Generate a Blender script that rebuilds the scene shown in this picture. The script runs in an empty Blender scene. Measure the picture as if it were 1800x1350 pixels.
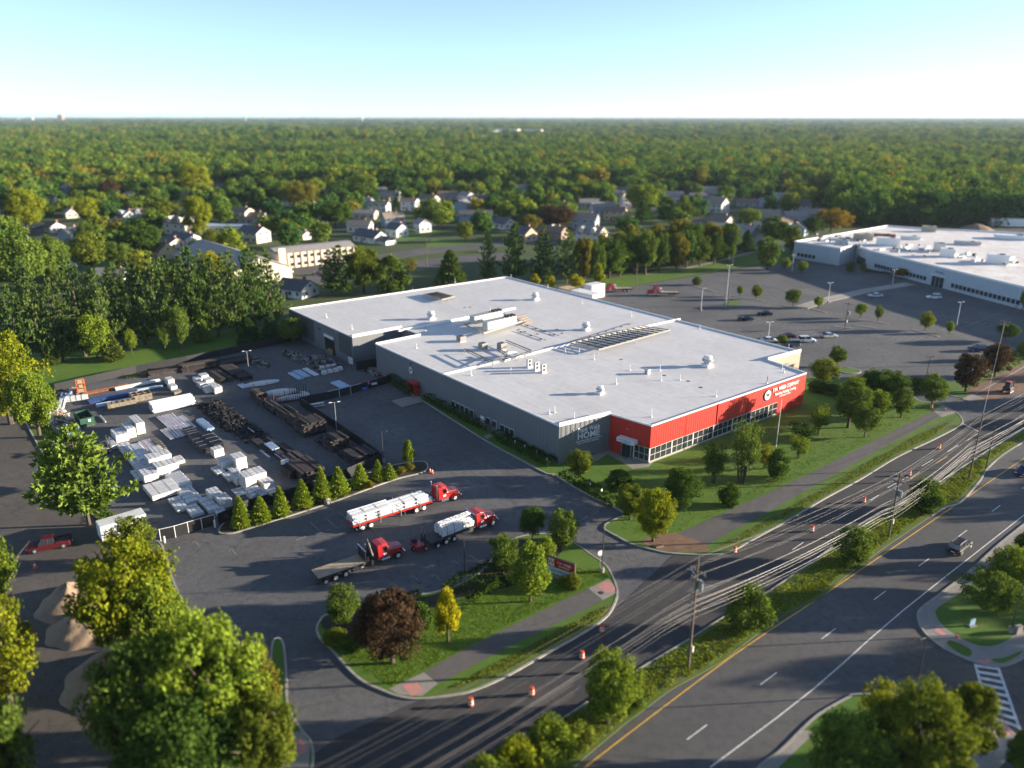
import bpy, math, random
import numpy as np
from mathutils import Vector, Matrix
R = math.radians
sc = bpy.context.scene
col = sc.collection
# ---------------------------------------------------------------- camera
F, HY, CAMH = 1340.0, 204.0, 58.0
PITCH = math.atan((675 - HY) / F)
cd = bpy.data.cameras.new('camera'); cam = bpy.data.objects.new('camera', cd); col.objects.link(cam)
cam.location = (0, 0, CAMH); cam.rotation_euler = (math.pi / 2 - PITCH, 0, 0)
cd.sensor_width = 36; cd.lens = 36 * F / 1800; cd.clip_start = 0.5; cd.clip_end = 60000
cd.dof.use_dof = True; cd.dof.focus_distance = 130; cd.dof.aperture_fstop = cd.lens / 1000 / 0.55
sc.camera = cam
# ---------------------------------------------------------------- light
SUN_EL, SUN_AZ = 9.8, 4.5            # azimuth counted from +X towards +Y
w = bpy.data.worlds.new('World'); sc.world = w; w.use_nodes = True
nt = w.node_tree; bg = nt.nodes['Background']; sky = nt.nodes.new('ShaderNodeTexSky')
sky.sky_type = 'NISHITA'; sky.sun_disc = False
sky.sun_elevation = R(SUN_EL); sky.sun_rotation = R(90 - SUN_AZ)
sky.altitude = 0; sky.air_density = 0.6; sky.dust_density = 0.0; sky.ozone_density = 3.0
mxs = nt.nodes.new('ShaderNodeMix'); mxs.data_type = 'RGBA'; mxs.blend_type = 'MULTIPLY'; mxs.inputs[0].default_value = 1; nt.links.new(sky.outputs[0], mxs.inputs[6]); mxs.inputs[7].default_value = (1.0, 1.10, 1.10, 1)
hs = nt.nodes.new('ShaderNodeHueSaturation'); hs.inputs['Saturation'].default_value = .77; nt.links.new(mxs.outputs[2], hs.inputs['Color']); nt.links.new(hs.outputs[0], bg.inputs[0]); bg.inputs[1].default_value = 0.082
sd = bpy.data.lights.new('sun', 'SUN'); sun = bpy.data.objects.new('sun', sd); col.objects.link(sun)
sd.energy = 5.0; sd.angle = R(0.5); sd.color = (1.0, 0.87, 0.70)
S = Vector((math.cos(R(SUN_EL)) * math.cos(R(SUN_AZ)), math.cos(R(SUN_EL)) * math.sin(R(SUN_AZ)), math.sin(R(SUN_EL))))
sun.rotation_euler = S.to_track_quat('Z', 'Y').to_euler()
sc.view_settings.view_transform = 'Standard'; sc.view_settings.look = 'None'
sc.view_settings.exposure = 1.72; sc.view_settings.gamma = 1
sc.cycles.max_bounces = 6; sc.cycles.diffuse_bounces = 2; sc.cycles.transparent_max_bounces = 8
sc.cycles.use_denoising = True
# ---------------------------------------------------------------- helpers
sp_, cp_ = math.sin(PITCH), math.cos(PITCH)
def g(x, y, z=0.0):                                  # photo pixel -> point on the level z
    u = (x - 900) / F; v = (y - 675) / F; t = (CAMH - z) / (sp_ + v * cp_)
    return Vector((u * t, (cp_ - v * sp_) * t, z))
def hgt(bx, by, ty, z=0.0):                          # height of a thing standing at (bx,by) whose top is at row ty
    p = g(bx, by, z); v = (ty - 675) / F
    return CAMH - p.y * (sp_ + v * cp_) / (cp_ - v * sp_) - z
def pxm(bx, by, z=0.0):                              # metres per pixel there
    p = g(bx, by, z); return (p.y * cp_ + (CAMH - z) * sp_) / F
def rnd(a, b): return random.uniform(a, b)
random.seed(5); rng = np.random.default_rng(7)
AX, BX = R(128.4), R(38.4)                           # the two building directions
ua = Vector((math.cos(AX), math.sin(AX), 0)); ub = Vector((math.cos(BX), math.sin(BX), 0))

class MB:
    def __init__(s): s.v = []; s.f = []; s.m = []
    def add(s, vs, fs, mi=0):
        b = len(s.v); s.v += [tuple(v) for v in vs]
        s.f += [tuple(i + b for i in f) for f in fs]; s.m += [mi] * len(fs); return s
    def box(s, c, d, rz=0, mi=0, tx=1.0, ty=1.0):    # centre of base, size; tx,ty top taper
        ca, sa = math.cos(rz), math.sin(rz); vs = []
        for z, ax, ay in ((0, 1, 1), (d[2], tx, ty)):
            for x, y in ((-1, -1), (1, -1), (1, 1), (-1, 1)):
                X = x * d[0] / 2 * ax; Y = y * d[1] / 2 * ay
                vs.append((c[0] + X * ca - Y * sa, c[1] + X * sa + Y * ca, c[2] + z))
        return s.add(vs, [(3, 2, 1, 0), (4, 5, 6, 7), (0, 1, 5, 4), (1, 2, 6, 5), (2, 3, 7, 6), (3, 0, 4, 7)], mi)
    def prism(s, poly, z0, z1, mi=0, bottom=True):
        n = len(poly); P = list(poly)
        a = sum(P[i][0] * P[(i + 1) % n][1] - P[(i + 1) % n][0] * P[i][1] for i in range(n))
        if a < 0: P = P[::-1]
        vs = [(p[0], p[1], z0) for p in P] + [(p[0], p[1], z1) for p in P]
        fs = [tuple(range(n, 2 * n))] + [(i, (i + 1) % n, n + (i + 1) % n, n + i) for i in range(n)]
        if bottom: fs.append(tuple(range(n - 1, -1, -1)))
        return s.add(vs, fs, mi)
    def sheet(s, poly, z, mi=0):
        P = list(poly); n = len(P)
        a = sum(P[i][0] * P[(i + 1) % n][1] - P[(i + 1) % n][0] * P[i][1] for i in range(n))
        if a < 0: P = P[::-1]
        return s.add([(p[0], p[1], z) for p in P], [tuple(range(n))], mi)
    def ribbon(s, pts, wd, z0, z1, closed=False, mi=0):
        P = [Vector((p[0], p[1], 0)) for p in pts]; n = len(P); L = []
        for i in range(n):
            a = P[(i - 1) % n] if (closed or i) else P[i]; b = P[(i + 1) % n] if (closed or i < n - 1) else P[i]
            d = (b - a); d = d.normalized() if d.length > 1e-6 else Vector((1, 0, 0)); nn = Vector((-d.y, d.x, 0)) * wd / 2
            L.append((P[i] + nn, P[i] - nn))
        vs = []
        for l, r in L: vs += [(l.x, l.y, z0), (r.x, r.y, z0), (r.x, r.y, z1), (l.x, l.y, z1)]
        fs = []
        for i in range(n if closed else n - 1):
            a = 4 * i; b = 4 * ((i + 1) % n)
            fs += [(a + 1, b + 1, b + 2, a + 2), (a + 2, b + 2, b + 3, a + 3), (a + 3, b + 3, b, a)]
        if not closed: fs += [(0, 1, 2, 3), (4 * n - 1, 4 * n - 2, 4 * n - 3, 4 * n - 4)]
        return s.add(vs, fs, mi)
    def tube(s, pts, r, n=8, mi=0, cap=True):
        P = [Vector(p) for p in pts]; rs = r if isinstance(r, (list, tuple)) else [r] * len(P)
        vs = []; up = Vector((0, 0, 1))
        for i, p in enumerate(P):
            d = (P[min(i + 1, len(P) - 1)] - P[max(i - 1, 0)]).normalized()
            a = d.cross(up if abs(d.z) < .9 else Vector((1, 0, 0))).normalized(); b = d.cross(a)
            for k in range(n):
                t = 2 * math.pi * k / n; q = p + (a * math.cos(t) + b * math.sin(t)) * rs[i]; vs.append(tuple(q))
        fs = [(i * n + k, (i + 1) * n + k, (i + 1) * n + (k + 1) % n, i * n + (k + 1) % n) for i in range(len(P) - 1) for k in range(n)]
        if cap: fs += [tuple(range(n)), tuple(range(len(P) * n - 1, (len(P) - 1) * n - 1, -1))]
        return s.add(vs, fs, mi)
    def cyl(s, c, r, h, n=12, r2=None, mi=0): return s.tube([c, (c[0], c[1], c[2] + h)], [r, r if r2 is None else r2], n, mi)
    def loft(s, secs, mi=0):                         # secs: lists of equally many points
        n = len(secs[0]); vs = [p for q in secs for p in q]
        fs = [(i * n + k, i * n + (k + 1) % n, (i + 1) * n + (k + 1) % n, (i + 1) * n + k) for i in range(len(secs) - 1) for k in range(n)]
        fs += [tuple(range(n - 1, -1, -1)), tuple(range((len(secs) - 1) * n, len(secs) * n))]
        return s.add(vs, fs, mi)
    def build(s, name, mats, parent=None, world=False, smooth=False, bevel=0):
        me = bpy.data.meshes.new(name); v = s.v
        if world and parent is not None:
            l = parent.location; v = [(a - l.x, b - l.y, c - l.z) for a, b, c in v]
        me.from_pydata(v, [], s.f)
        if not isinstance(mats, (list, tuple)): mats = [mats]
        for m in mats: me.materials.append(m)
        if len(mats) > 1: me.polygons.foreach_set('material_index', s.m)
        if smooth: me.polygons.foreach_set('use_smooth', [True] * len(me.polygons))
        me.update(); o = bpy.data.objects.new(name, me); col.objects.link(o)
        if parent is not None: o.parent = parent
        if bevel:
            b = o.modifiers.new('bevel', 'BEVEL'); b.width = bevel; b.segments = 2; b.limit_method = 'ANGLE'
        return o

def tag(o, label=None, cat=None, group=None, kind=None):
    if label: o['label'] = label
    if cat: o['category'] = cat
    if group: o['group'] = group
    if kind: o['kind'] = kind
    return o
def thing(name, label, cat, loc=(0, 0, 0), rz=0, group=None):
    o = bpy.data.objects.new(name, None); o.empty_display_size = .5; col.objects.link(o)
    o.location = loc; o.rotation_euler = (0, 0, rz); return tag(o, label, cat, group)
def copy_tree(o, parent=None):
    c = o.copy(); col.objects.link(c); c.parent = parent
    for ch in o.children: copy_tree(ch, c)
    return c
def smooth(P, closed=False, k=5):
    n = len(P); out = []
    for i in range(n if closed else n - 1):
        p = [Vector(P[(i + j) % n]) if closed else Vector(P[min(max(i + j, 0), n - 1)]) for j in (-1, 0, 1, 2)]
        for q in range(k):
            t = q / k; t2 = t * t; t3 = t2 * t
            out.append(.5 * ((2 * p[1]) + (-p[0] + p[2]) * t + (2 * p[0] - 5 * p[1] + 4 * p[2] - p[3]) * t2 + (-p[0] + 3 * p[1] - 3 * p[2] + p[3]) * t3))
    if not closed: out.append(Vector(P[-1]))
    return out
def G(L, z=0): return [g(x, y, z) for x, y in L]
def GS(L, closed=False, k=5): return smooth(G(L), closed, k)

# ---------------------------------------------------------------- materials
def newmat(name):
    m = bpy.data.materials.new(name); m.use_nodes = True; nt = m.node_tree
    b = nt.nodes['Principled BSDF']; return m, nt, b
def nd(nt, t, **kw):
    n = nt.nodes.new(t)
    for k, v in kw.items():
        if isinstance(k, str) and hasattr(n, k): setattr(n, k, v)
    return n
def mixrgb(nt, fac, a, b, mode='MIX'):
    n = nt.nodes.new('ShaderNodeMix'); n.data_type = 'RGBA'; n.blend_type = mode
    for i, x in ((0, fac), (6, a), (7, b)):
        if hasattr(x, 'links'): nt.links.new(x, n.inputs[i])
        elif i == 0: n.inputs[0].default_value = x
        else: n.inputs[i].default_value = (*x[:3], 1)
    return n.outputs[2]
def noise(nt, vec, scale, detail=4, rough=.6):
    n = nt.nodes.new('ShaderNodeTexNoise'); n.inputs['Scale'].default_value = scale; n.inputs['Detail'].default_value = detail
    n.inputs['Roughness'].default_value = rough; nt.links.new(vec, n.inputs['Vector']); return n.outputs['Fac']
def ramp(nt, fac, stops):
    n = nt.nodes.new('ShaderNodeValToRGB'); e = n.color_ramp.elements
    while len(e) < len(stops): e.new(.5)
    for i, (p, c) in enumerate(stops): e[i].position = p; e[i].color = (*c[:3], 1) if len(c) > 1 else (c[0],) * 3 + (1,)
    nt.links.new(fac, n.inputs[0]); return n.outputs[0]
def paint(name, c, rough=.5, metal=0, var=.12, scale=2.0, spec=.5, bump=0.0, dirt=None, coat=0):
    m, nt, b = newmat(name); tc = nd(nt, 'ShaderNodeTexCoord').outputs['Object']
    f = noise(nt, tc, scale, 5); d = dirt or tuple(x * (1 - var * 2) for x in c)
    r = ramp(nt, f, [(.3, d), (.62, c)])
    nt.links.new(r, b.inputs['Base Color']); b.inputs['Roughness'].default_value = rough; b.inputs['Metallic'].default_value = metal
    b.inputs['Specular IOR Level'].default_value = spec; b.inputs['Coat Weight'].default_value = coat
    if bump:
        bn = nd(nt, 'ShaderNodeBump'); bn.inputs['Strength'].default_value = bump; bn.inputs['Distance'].default_value = .05
        nt.links.new(noise(nt, tc, scale * 8, 3), bn.inputs['Height']); nt.links.new(bn.outputs[0], b.inputs['Normal'])
    return m
def ground_mat(name, c1, c2, c3, s1=.06, s2=.9, s3=12, rough=.9, bump=.3, cracks=0, spec=.25):
    m, nt, b = newmat(name); pos = nd(nt, 'ShaderNodeNewGeometry').outputs['Position']
    a = mixrgb(nt, ramp(nt, noise(nt, pos, s1, 5), [(.35, (0, 0, 0)), (.65, (1, 1, 1))]), c1, c2)
    a = mixrgb(nt, ramp(nt, noise(nt, pos, s2, 6, .7), [(.45, (0, 0, 0)), (.75, (1, 1, 1))]), a, c3)
    fine = noise(nt, pos, s3, 3, .7)
    a = mixrgb(nt, 1, a, ramp(nt, fine, [(.3, (.72,) * 3), (.7, (1.25,) * 3)]), 'MULTIPLY')
    if cracks:
        v = nd(nt, 'ShaderNodeTexVoronoi'); v.feature = 'DISTANCE_TO_EDGE'; v.inputs['Scale'].default_value = cracks
        wv = nd(nt, 'ShaderNodeVectorMath'); wv.operation = 'MULTIPLY_ADD'
        nn = nd(nt, 'ShaderNodeTexNoise'); nn.inputs['Scale'].default_value = .5; nt.links.new(pos, nn.inputs['Vector'])
        nt.links.new(nn.outputs['Color'], wv.inputs[0]); wv.inputs[1].default_value = (4, 4, 4); nt.links.new(pos, wv.inputs[2])
        nt.links.new(wv.outputs[0], v.inputs['Vector'])
        a = mixrgb(nt, ramp(nt, v.outputs[0], [(0, (.55,) * 3), (.012, (0,) * 3)]), a, tuple(x * .35 for x in c1))
    nt.links.new(a, b.inputs['Base Color']); b.inputs['Roughness'].default_value = rough; b.inputs['Specular IOR Level'].default_value = spec
    bn = nd(nt, 'ShaderNodeBump'); bn.inputs['Strength'].default_value = bump; bn.inputs['Distance'].default_value = .04
    nt.links.new(fine, bn.inputs['Height']); nt.links.new(bn.outputs[0], b.inputs['Normal'])
    return m
def leafmat(name, c1, c2, trans=.3, far=False, use_obj=True):
    m, nt, b = newmat(name); nt.nodes.remove(b); out = nt.nodes['Material Output']
    oi = nd(nt, 'ShaderNodeObjectInfo'); at = nd(nt, 'ShaderNodeAttribute'); at.attribute_name = 'tone'
    tc = nd(nt, 'ShaderNodeTexCoord').outputs['Object']
    n = noise(nt, tc, 3.5 if not far else 2.5, 2)
    add = nd(nt, 'ShaderNodeMath'); add.operation = 'MULTIPLY_ADD'; nt.links.new(at.outputs['Fac'], add.inputs[0]); add.inputs[1].default_value = .55
    nt.links.new(n, add.inputs[2])
    c = ramp(nt, add.outputs[0], [(.42, c1), (1.0, c2)])
    if far:
        cr = ramp(nt, oi.outputs['Random'], FAR)
        c = mixrgb(nt, 1, c, cr, 'MULTIPLY')
        pn = noise(nt, oi.outputs['Location'], .004, 3)
        c = mixrgb(nt, 1, c, ramp(nt, pn, [(.35, (.65, .8, .8)), (.7, (1.4, 1.3, 1.0))]), 'MULTIPLY')
    else:
        c = mixrgb(nt, 1, c, oi.outputs['Color'], 'MULTIPLY')
    d = nd(nt, 'ShaderNodeBsdfDiffuse'); t = nd(nt, 'ShaderNodeBsdfTranslucent'); mx = nd(nt, 'ShaderNodeMixShader')
    nt.links.new(c, d.inputs[0]); tcx = mixrgb(nt, 1, c, (1.15, 1.1, .5), 'MULTIPLY'); nt.links.new(tcx, t.inputs[0])
    mx.inputs[0].default_value = trans; nt.links.new(d.outputs[0], mx.inputs[1]); nt.links.new(t.outputs[0], mx.inputs[2])
    nt.links.new(mx.outputs[0], out.inputs[0]); return m
FAR = [(0, (.45, .65, .6)), (.35, (.8, .95, .8)), (.65, (1.25, 1.2, .8)), (.88, (1.8, 1.5, .75)), (1, (2.2, 1.2, .7))]
M = dict(
    lot=ground_mat('lot asphalt', (.102, .102, .104), (.146, .143, .140), (.080, .081, .085), cracks=.12),
    lot2=ground_mat('side lot asphalt', (.095, .085, .075), (.13, .115, .098), (.075, .068, .062), cracks=.2),
    road=ground_mat('road asphalt', (.094, .091, .089), (.128, .122, .117), (.077, .075, .074), s1=.04),
    fresh=ground_mat('fresh asphalt', (.058, .055, .054), (.078, .073, .070), (.048, .046, .046)),
    pathm=ground_mat('path asphalt', (.12, .11, .103), (.145, .135, .126), (.1, .094, .088)),
    conc=ground_mat('concrete', (.34, .31, .26), (.28, .255, .22), (.24, .22, .19), s2=1.5),
    kerb=ground_mat('kerb', (.42, .39, .34), (.3, .28, .24), (.24, .22, .19), s2=1.2),
    grass=ground_mat('lawn', (.065, .15, .016), (.10, .18, .022), (.13, .16, .03), s1=.09, s2=.5, s3=7, bump=1.0),
    grassdry=ground_mat('rough grass', (.075, .14, .025), (.12, .15, .04), (.13, .11, .05), s1=.15, s2=.7, s3=6, bump=1.0),
    mulch=ground_mat('mulch', (.05, .04, .028), (.075, .055, .035), (.04, .045, .02), s1=.3),
    dirt=ground_mat('red dirt', (.20, .115, .075), (.26, .16, .10), (.15, .09, .06), s1=.3),
    land=ground_mat('land', (.05, .085, .02), (.075, .105, .028), (.085, .08, .04), s1=.01, s2=.1, s3=1),
    white=paint('white line', (.72, .7, .66), .7, var=.2), yellow=paint('yellow line', (.65, .38, .05), .7, var=.15),
    pink=paint('pink paint', (.62, .22, .2), .8, var=.1, dirt=(.36, .25, .2), scale=1.5),
    iron=paint('dark iron', (.04, .04, .042), .6), steel=paint('galvanised steel', (.45, .46, .47), .45, .6),
    black=paint('black plastic', (.018, .018, .02), .5), tyre=paint('tyre rubber', (.022, .022, .023), .9),
    chrome=paint('polished aluminium', (.75, .76, .78), .22, 1.0, var=.05), bark=paint('bark', (.11, .085, .06), .95, scale=8, bump=.6, var=.3),
    wood=paint('pole wood', (.16, .12, .085), .9, scale=6, var=.25, bump=.4), pallet=paint('pallet wood', (.36, .25, .14), .9, var=.2),
    glass=paint('dark glass', (.03, .038, .045), .08, var=.05, spec=.8), red=paint('truck red', (.48, .018, .015), .3, var=.06, coat=.6),
    trimw=paint('white trim', (.78, .77, .74), .6, var=.06), orange=paint('orange plastic', (.85, .13, .025), .5),
    pvc=paint('white pvc', (.72, .72, .71), .4, var=.1, scale=.8), pvc_shade=paint('pvc shading grey', (.50, .54, .58), .4, var=.1), strap=paint('grey strap', (.22, .24, .27), .6), wrap=paint('white stretch wrap', (.66, .64, .61), .5, var=.12, scale=1.2, bump=.3),  # the greyer pvc paints bluish shading into some pipes of the white stacks
    bluep=paint('pale blue pipe', (.45, .6, .75), .4), navy=paint('navy pipe', (.03, .06, .18), .4), blackp=paint('black pipe', (.03, .03, .032), .5),
    rust=paint('rusty steel', (.28, .10, .045), .8, var=.3), lilac=paint('pinkish pvc', (.66, .58, .62), .45), sand=ground_mat('sand', (.24, .175, .12), (.30, .22, .155), (.19, .14, .10), s1=.5, s2=2),
    bluet=paint('blue tarp', (.05, .2, .55), .5), crate=paint('crate grey', (.24, .20, .15), .8, var=.3), green=paint('dumpster green', (.03, .1, .06), .5, var=.2),
    redlamp=paint('red lens', (.5, .02, .02), .3), lens=paint('clear lens', (.8, .8, .78), .15), slat=paint('fence slat', (.012, .013, .015), .6, var=.2),
)
# ---------------------------------------------------------------- the ground and roads
def sheet(name, poly, z, mat, label=None):
    return tag(MB().sheet(poly, z).build(name, mat), label, kind='structure')
# land reaches the horizon
sheet('land', [(-26000, -400), (26000, -400), (26000, 30000), (-26000, 30000)], 0, M['land'])
commercial = [(-150, 30), (-150, 90)] + [tuple(g(*p)[:2]) for p in ((0, 735), (60, 712), (95, 690), (240, 657), (500, 604), (560, 592), (640, 540), (1010, 500), (1075, 510), (1165, 495), (1290, 474), (1390, 462), (1420, 440), (1800, 440), (2200, 470))] + [(300, 60), (200, 20), (-150, 20)]
sheet('parking_lot', commercial, .04, M['lot'])
sheet('side_lot', [tuple(g(*p)[:2]) for p in ((-420, 1000), (-420, 700), (0, 712), (35, 715), (120, 840), (235, 980), (330, 1100), (400, 1250), (470, 1500), (-420, 1500))], .06, M['lot2'])
LAWN = [(0, 705), (60, 705), (95, 688), (240, 655), (500, 602), (548, 590), (540, 575), (430, 575), (200, 610), (0, 625)]
sheet('lawn', [tuple(g(*p)[:2]) for p in LAWN], .08, M['grass'])
RL = [(1062, 507), (1110, 504), (1165, 493), (1230, 482), (1290, 472), (1350, 463), (1392, 456), (1398, 440), (1350, 436), (1300, 450), (1255, 462), (1180, 474), (1120, 478), (1060, 492)]
sheet('lawn_back', [tuple(g(*p)[:2]) for p in RL], .09, M['grass'])
# worn clay path along the lawn behind the store lot
tag(MB().ribbon(G([(1130, 482), (1200, 473), (1260, 460), (1300, 449), (1350, 437)]), 2.2, 0, .12).build('footpath', M['conc']), kind='structure')
# neighbourhood ground patches: open lawns and streets that the photo shows between the houses
for i, P in enumerate([[(600, 436), (680, 430), (760, 414), (770, 404), (700, 404), (640, 418)], [(100, 470), (175, 455), (240, 462), (230, 476), (130, 478)], [(365, 412), (430, 410), (440, 402), (370, 402)], [(735, 447), (800, 440), (850, 425), (760, 420)]]):
    sheet('lawn_patch', [tuple(g(*p)[:2]) for p in P], .05, M['grass'])
def road(name, L, wd, z=.07, mat='road', k=4):
    return tag(MB().ribbon(GS(L, k=k), wd, 0, z).build(name, M[mat]), kind='structure')
road('back_street', [(100, 520), (330, 500), (520, 478), (640, 458), (760, 440), (960, 425), (1180, 440), (1320, 437)], 13)
road('back_parking', [(490, 505), (620, 480), (760, 462), (900, 450)], 17, .05)
road('side_street', [(70, 395), (105, 455), (140, 500), (200, 540)], 9, .06)
road('far_street', [(-60, 352), (10, 380), (30, 420)], 12, .06)
road('far_street', [(60, 400), (260, 402), (420, 412), (560, 410), (700, 395), (900, 402), (1060, 392)], 7.5, .06)
road('far_street', [(480, 372), (760, 358), (1000, 362), (1240, 368), (1450, 372)], 7.5, .06)
road('far_street', [(640, 345), (800, 338), (1050, 340), (1250, 345), (1480, 350)], 7, .06)
sheet('gravel_yard', [tuple(g(*p)[:2]) for p in ((1690, 398), (1700, 385), (1900, 390), (1900, 425), (1700, 412))], .06, M['lot2'])

# ---- the main road: two carriageways either side of a planted median
NEARL = [(430, 1460), (547, 1330), (600, 1293), (737, 1232), (793, 1225), (833, 1217), (890, 1192), (947, 1160), (1020, 1119), (1063, 1090), (1183, 976), (1283, 972), (1317, 955), (1383, 919), (1450, 879), (1511, 846), (1577, 806), (1640, 776), (1692, 745), (1760, 715), (1900, 650), (2100, 560)]
MEDU = [(800, 1400), (870, 1350), (1000, 1258), (1100, 1192), (1217, 1122), (1271, 1087), (1353, 1040), (1442, 978), (1528, 919), (1652, 847), (1715, 807), (1800, 754), (1960, 660)]
MEDL = [(960, 1400), (1020, 1340), (1100, 1273), (1178, 1215), (1271, 1164), (1353, 1098), (1442, 1052), (1504, 1001), (1560, 960), (1637, 908), (1662, 893), (1685, 886), (1702, 870), (1723, 845), (1743, 817), (1800, 777), (1960, 690)]
carr1 = G(NEARL) + G([(2100, 600)] + MEDU[::-1])
sheet('road_near', [p[:2] for p in carr1], .065, M['fresh'])
FARR = [(1210, 1400), (1333, 1350), (1411, 1281), (1489, 1227), (1560, 1180), (1613, 1095), (1617, 1071), (1652, 1044), (1707, 1001), (1777, 939), (1900, 850), (2100, 720)]
carr2 = G(MEDL) + G([(2050, 640)] + FARR[::-1])
sheet('road_far', [p[:2] for p in carr2], .07, M['road'])
# edge lines and dashes
mk = MB()
mk.ribbon(GS([(1248, 1350), (1431, 1211), (1586, 1075), (1800, 906), (1960, 780)], k=3), .14, .075, .085)
mk.ribbon(GS([(845, 1363), (880, 1338), (1108, 1192), (1225, 1122), (1279, 1087), (1361, 1040), (1450, 978), (1536, 919), (1660, 847), (1723, 807)], k=3), .10, .069, .080)
mk.ribbon(G([(1690, 744), (1722, 760)]), .25, .069, .080)
dash0 = g(1225, 1288); dd = Vector((math.cos(R(38.7)), math.sin(R(38.7)), 0))
for k in range(-2, 14):
    c = dash0 + dd * (12.25 * k); mk.ribbon([c - dd * 1.55, c + dd * 1.55], .13, .075, .085)
for a, b in (((1560, 858), (1575, 850)), ((1585, 845), (1600, 836)), ((1620, 820), (1640, 808)), ((1393, 967), (1412, 954)), ((1470, 915), (1490, 903)), ((1530, 880), (1545, 871)), ((1665, 795), (1684, 783)), ((1700, 775), (1720, 762))):
    mk.ribbon(G([a, b]), .12, .069, .080)
tag(mk.build('white_markings', M['white']), kind='structure')
mk = MB(); mk.ribbon(GS([(960, 1398), (1100, 1312), (1294, 1149), (1466, 1052), (1683, 900), (1800, 812), (1960, 715)], k=3), .16, .075, .085)
mk = MB(); mk.ribbon(GS([(975, 1392), (1100, 1294), (1294, 1149), (1466, 1034), (1683, 886), (1800, 806), (1960, 700)], k=3), .16, .075, .085)
for a, b in (((1645, 815), (1665, 803)), ((1600, 842), (1616, 831))): mk.ribbon(G([a, b]), .12, .069, .080)
tag(mk.build('yellow_markings', M['yellow']), kind='structure')

def island(name, outline, mat, kerb=True, z=.17, k=5, nokerb=()):
    P = smooth(G(outline), True, k)
    tag(MB().prism(P, .01, z, bottom=False).build(name, mat), kind='structure')
    if kerb: tag(MB().ribbon(P, .28, .0, z + .03, True).build(name + '_kerb', M['kerb']), kind='structure')
ISL1 = [(557, 1107), (563, 1092), (577, 1081), (640, 1068), (700, 1052), (760, 1043), (800, 1032), (850, 1003), (880, 965), (903, 948), (957, 940), (1007, 955), (1040, 977), (1063, 993), (1073, 1007), (1083, 1030), (1085, 1046), (1078, 1067), (1063, 1088), (1020, 1117), (947, 1158), (890, 1190), (833, 1215), (793, 1224), (737, 1230), (700, 1225), (673, 1215), (640, 1200), (613, 1177), (583, 1143), (563, 1123)]
island('front_island', ISL1, M['grass'])
def overlay(name, L, mat, z, k=0):
    P = smooth(G(L), True, k) if k else G(L)
    return tag(MB().sheet(P, z).build(name, mat), kind='structure')
overlay('footpath', [(745, 1184), (780, 1163), (830, 1137), (898, 1103), (960, 1072), (1034, 1036), (1060, 1057), (1010, 1083), (950, 1112), (890, 1142), (840, 1168), (770, 1204)], M['pathm'], .176)
overlay('concrete_ramp', [(1034, 1036), (1070, 1019), (1080, 1032), (1083, 1044), (1060, 1057)], M['conc'], .178)
overlay('concrete_ramp', [(684, 1213), (745, 1184), (770, 1204), (742, 1226), (702, 1223)], M['conc'], .178)
overlay('pink_patch', [(1047, 1032), (1070, 1024), (1081, 1040), (1066, 1044), (1055, 1036)], M['pink'], .184, 3)
overlay('pink_patch', [(706, 1207), (732, 1199), (746, 1218), (722, 1226)], M['pink'], .184)
tag(MB().cyl(g(1056, 1042, .18), .35, .012, 20).build('manhole_cover', M['iron']), 'dark round manhole cover set in the pinkish concrete corner', 'manhole cover')
overlay('mulch_bed', [(575, 1085), (650, 1070), (760, 1048), (805, 1034), (852, 1006), (885, 970), (905, 953), (960, 948), (990, 960), (975, 985), (930, 1020), (850, 1045), (780, 1060), (740, 1095), (700, 1110), (640, 1140), (600, 1120), (567, 1105)], M['mulch'], .173, 4)
overlay('verge_dirt', [(960, 1137), (1000, 1112), (1035, 1095), (1060, 1082), (1068, 1076), (1050, 1085), (1020, 1108), (975, 1135)], M['dirt'], .174, 3)
overlay('verge_grass', [(772, 1220), (800, 1205), (860, 1172), (925, 1138), (1000, 1098), (1062, 1064), (1076, 1062), (1062, 1084), (1020, 1113), (947, 1154), (890, 1186), (833, 1211), (793, 1219)], M['grassdry'], .172, 3)

LAWN2 = [(690, 672), (740, 703), (850, 773), (917, 810), (960, 833), (975, 835), (993, 847), (1037, 872), (1097, 903), (1085, 912), (1066, 922), (1062, 930), (1070, 936), (1083, 943), (1110, 957), (1150, 968), (1183, 974), (1243, 976), (1283, 971), (1317, 953), (1383, 917), (1450, 877), (1511, 844), (1577, 804), (1640, 774), (1677, 755), (1691, 745), (1690, 736), (1680, 726), (1650, 711), (1614, 705), (1602, 690), (1592, 676), (1540, 668), (1480, 668), (1440, 664), (1415, 662), (1380, 655)]
P = G(LAWN2); bl = [g(x, y, 7.4) for x, y in ((1418, 655), (1145, 748), (1073, 727), (983, 748), (660, 604))]
P2 = P + [Vector((p.x, p.y, 0)) for p in (g(1350, 632, 7.4), g(1000, 650, 7.4), g(800, 620, 7.4))]
tag(MB().prism(P2, .01, .17, bottom=False).build('building_lawn', M['grass']), kind='structure')
tag(MB().ribbon(smooth(P[:-6], False, 4), .28, 0, .20).build('building_lawn_kerb', M['kerb']), kind='structure')
overlay('footpath', [(1172, 948), (1250, 913), (1350, 868), (1413, 839), (1501, 794), (1597, 745), (1645, 722), (1677, 728), (1647, 736), (1602, 761), (1526, 802), (1438, 852), (1350, 902), (1283, 937), (1240, 962)], M['pathm'], .176)
overlay('concrete_ramp', [(1640, 723), (1658, 713), (1680, 727), (1655, 735)], M['conc'], .179)
overlay('dirt_patch', [(1128, 952), (1172, 938), (1205, 945), (1238, 958), (1243, 971), (1183, 971), (1150, 965)], M['dirt'], .181, 3)
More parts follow.
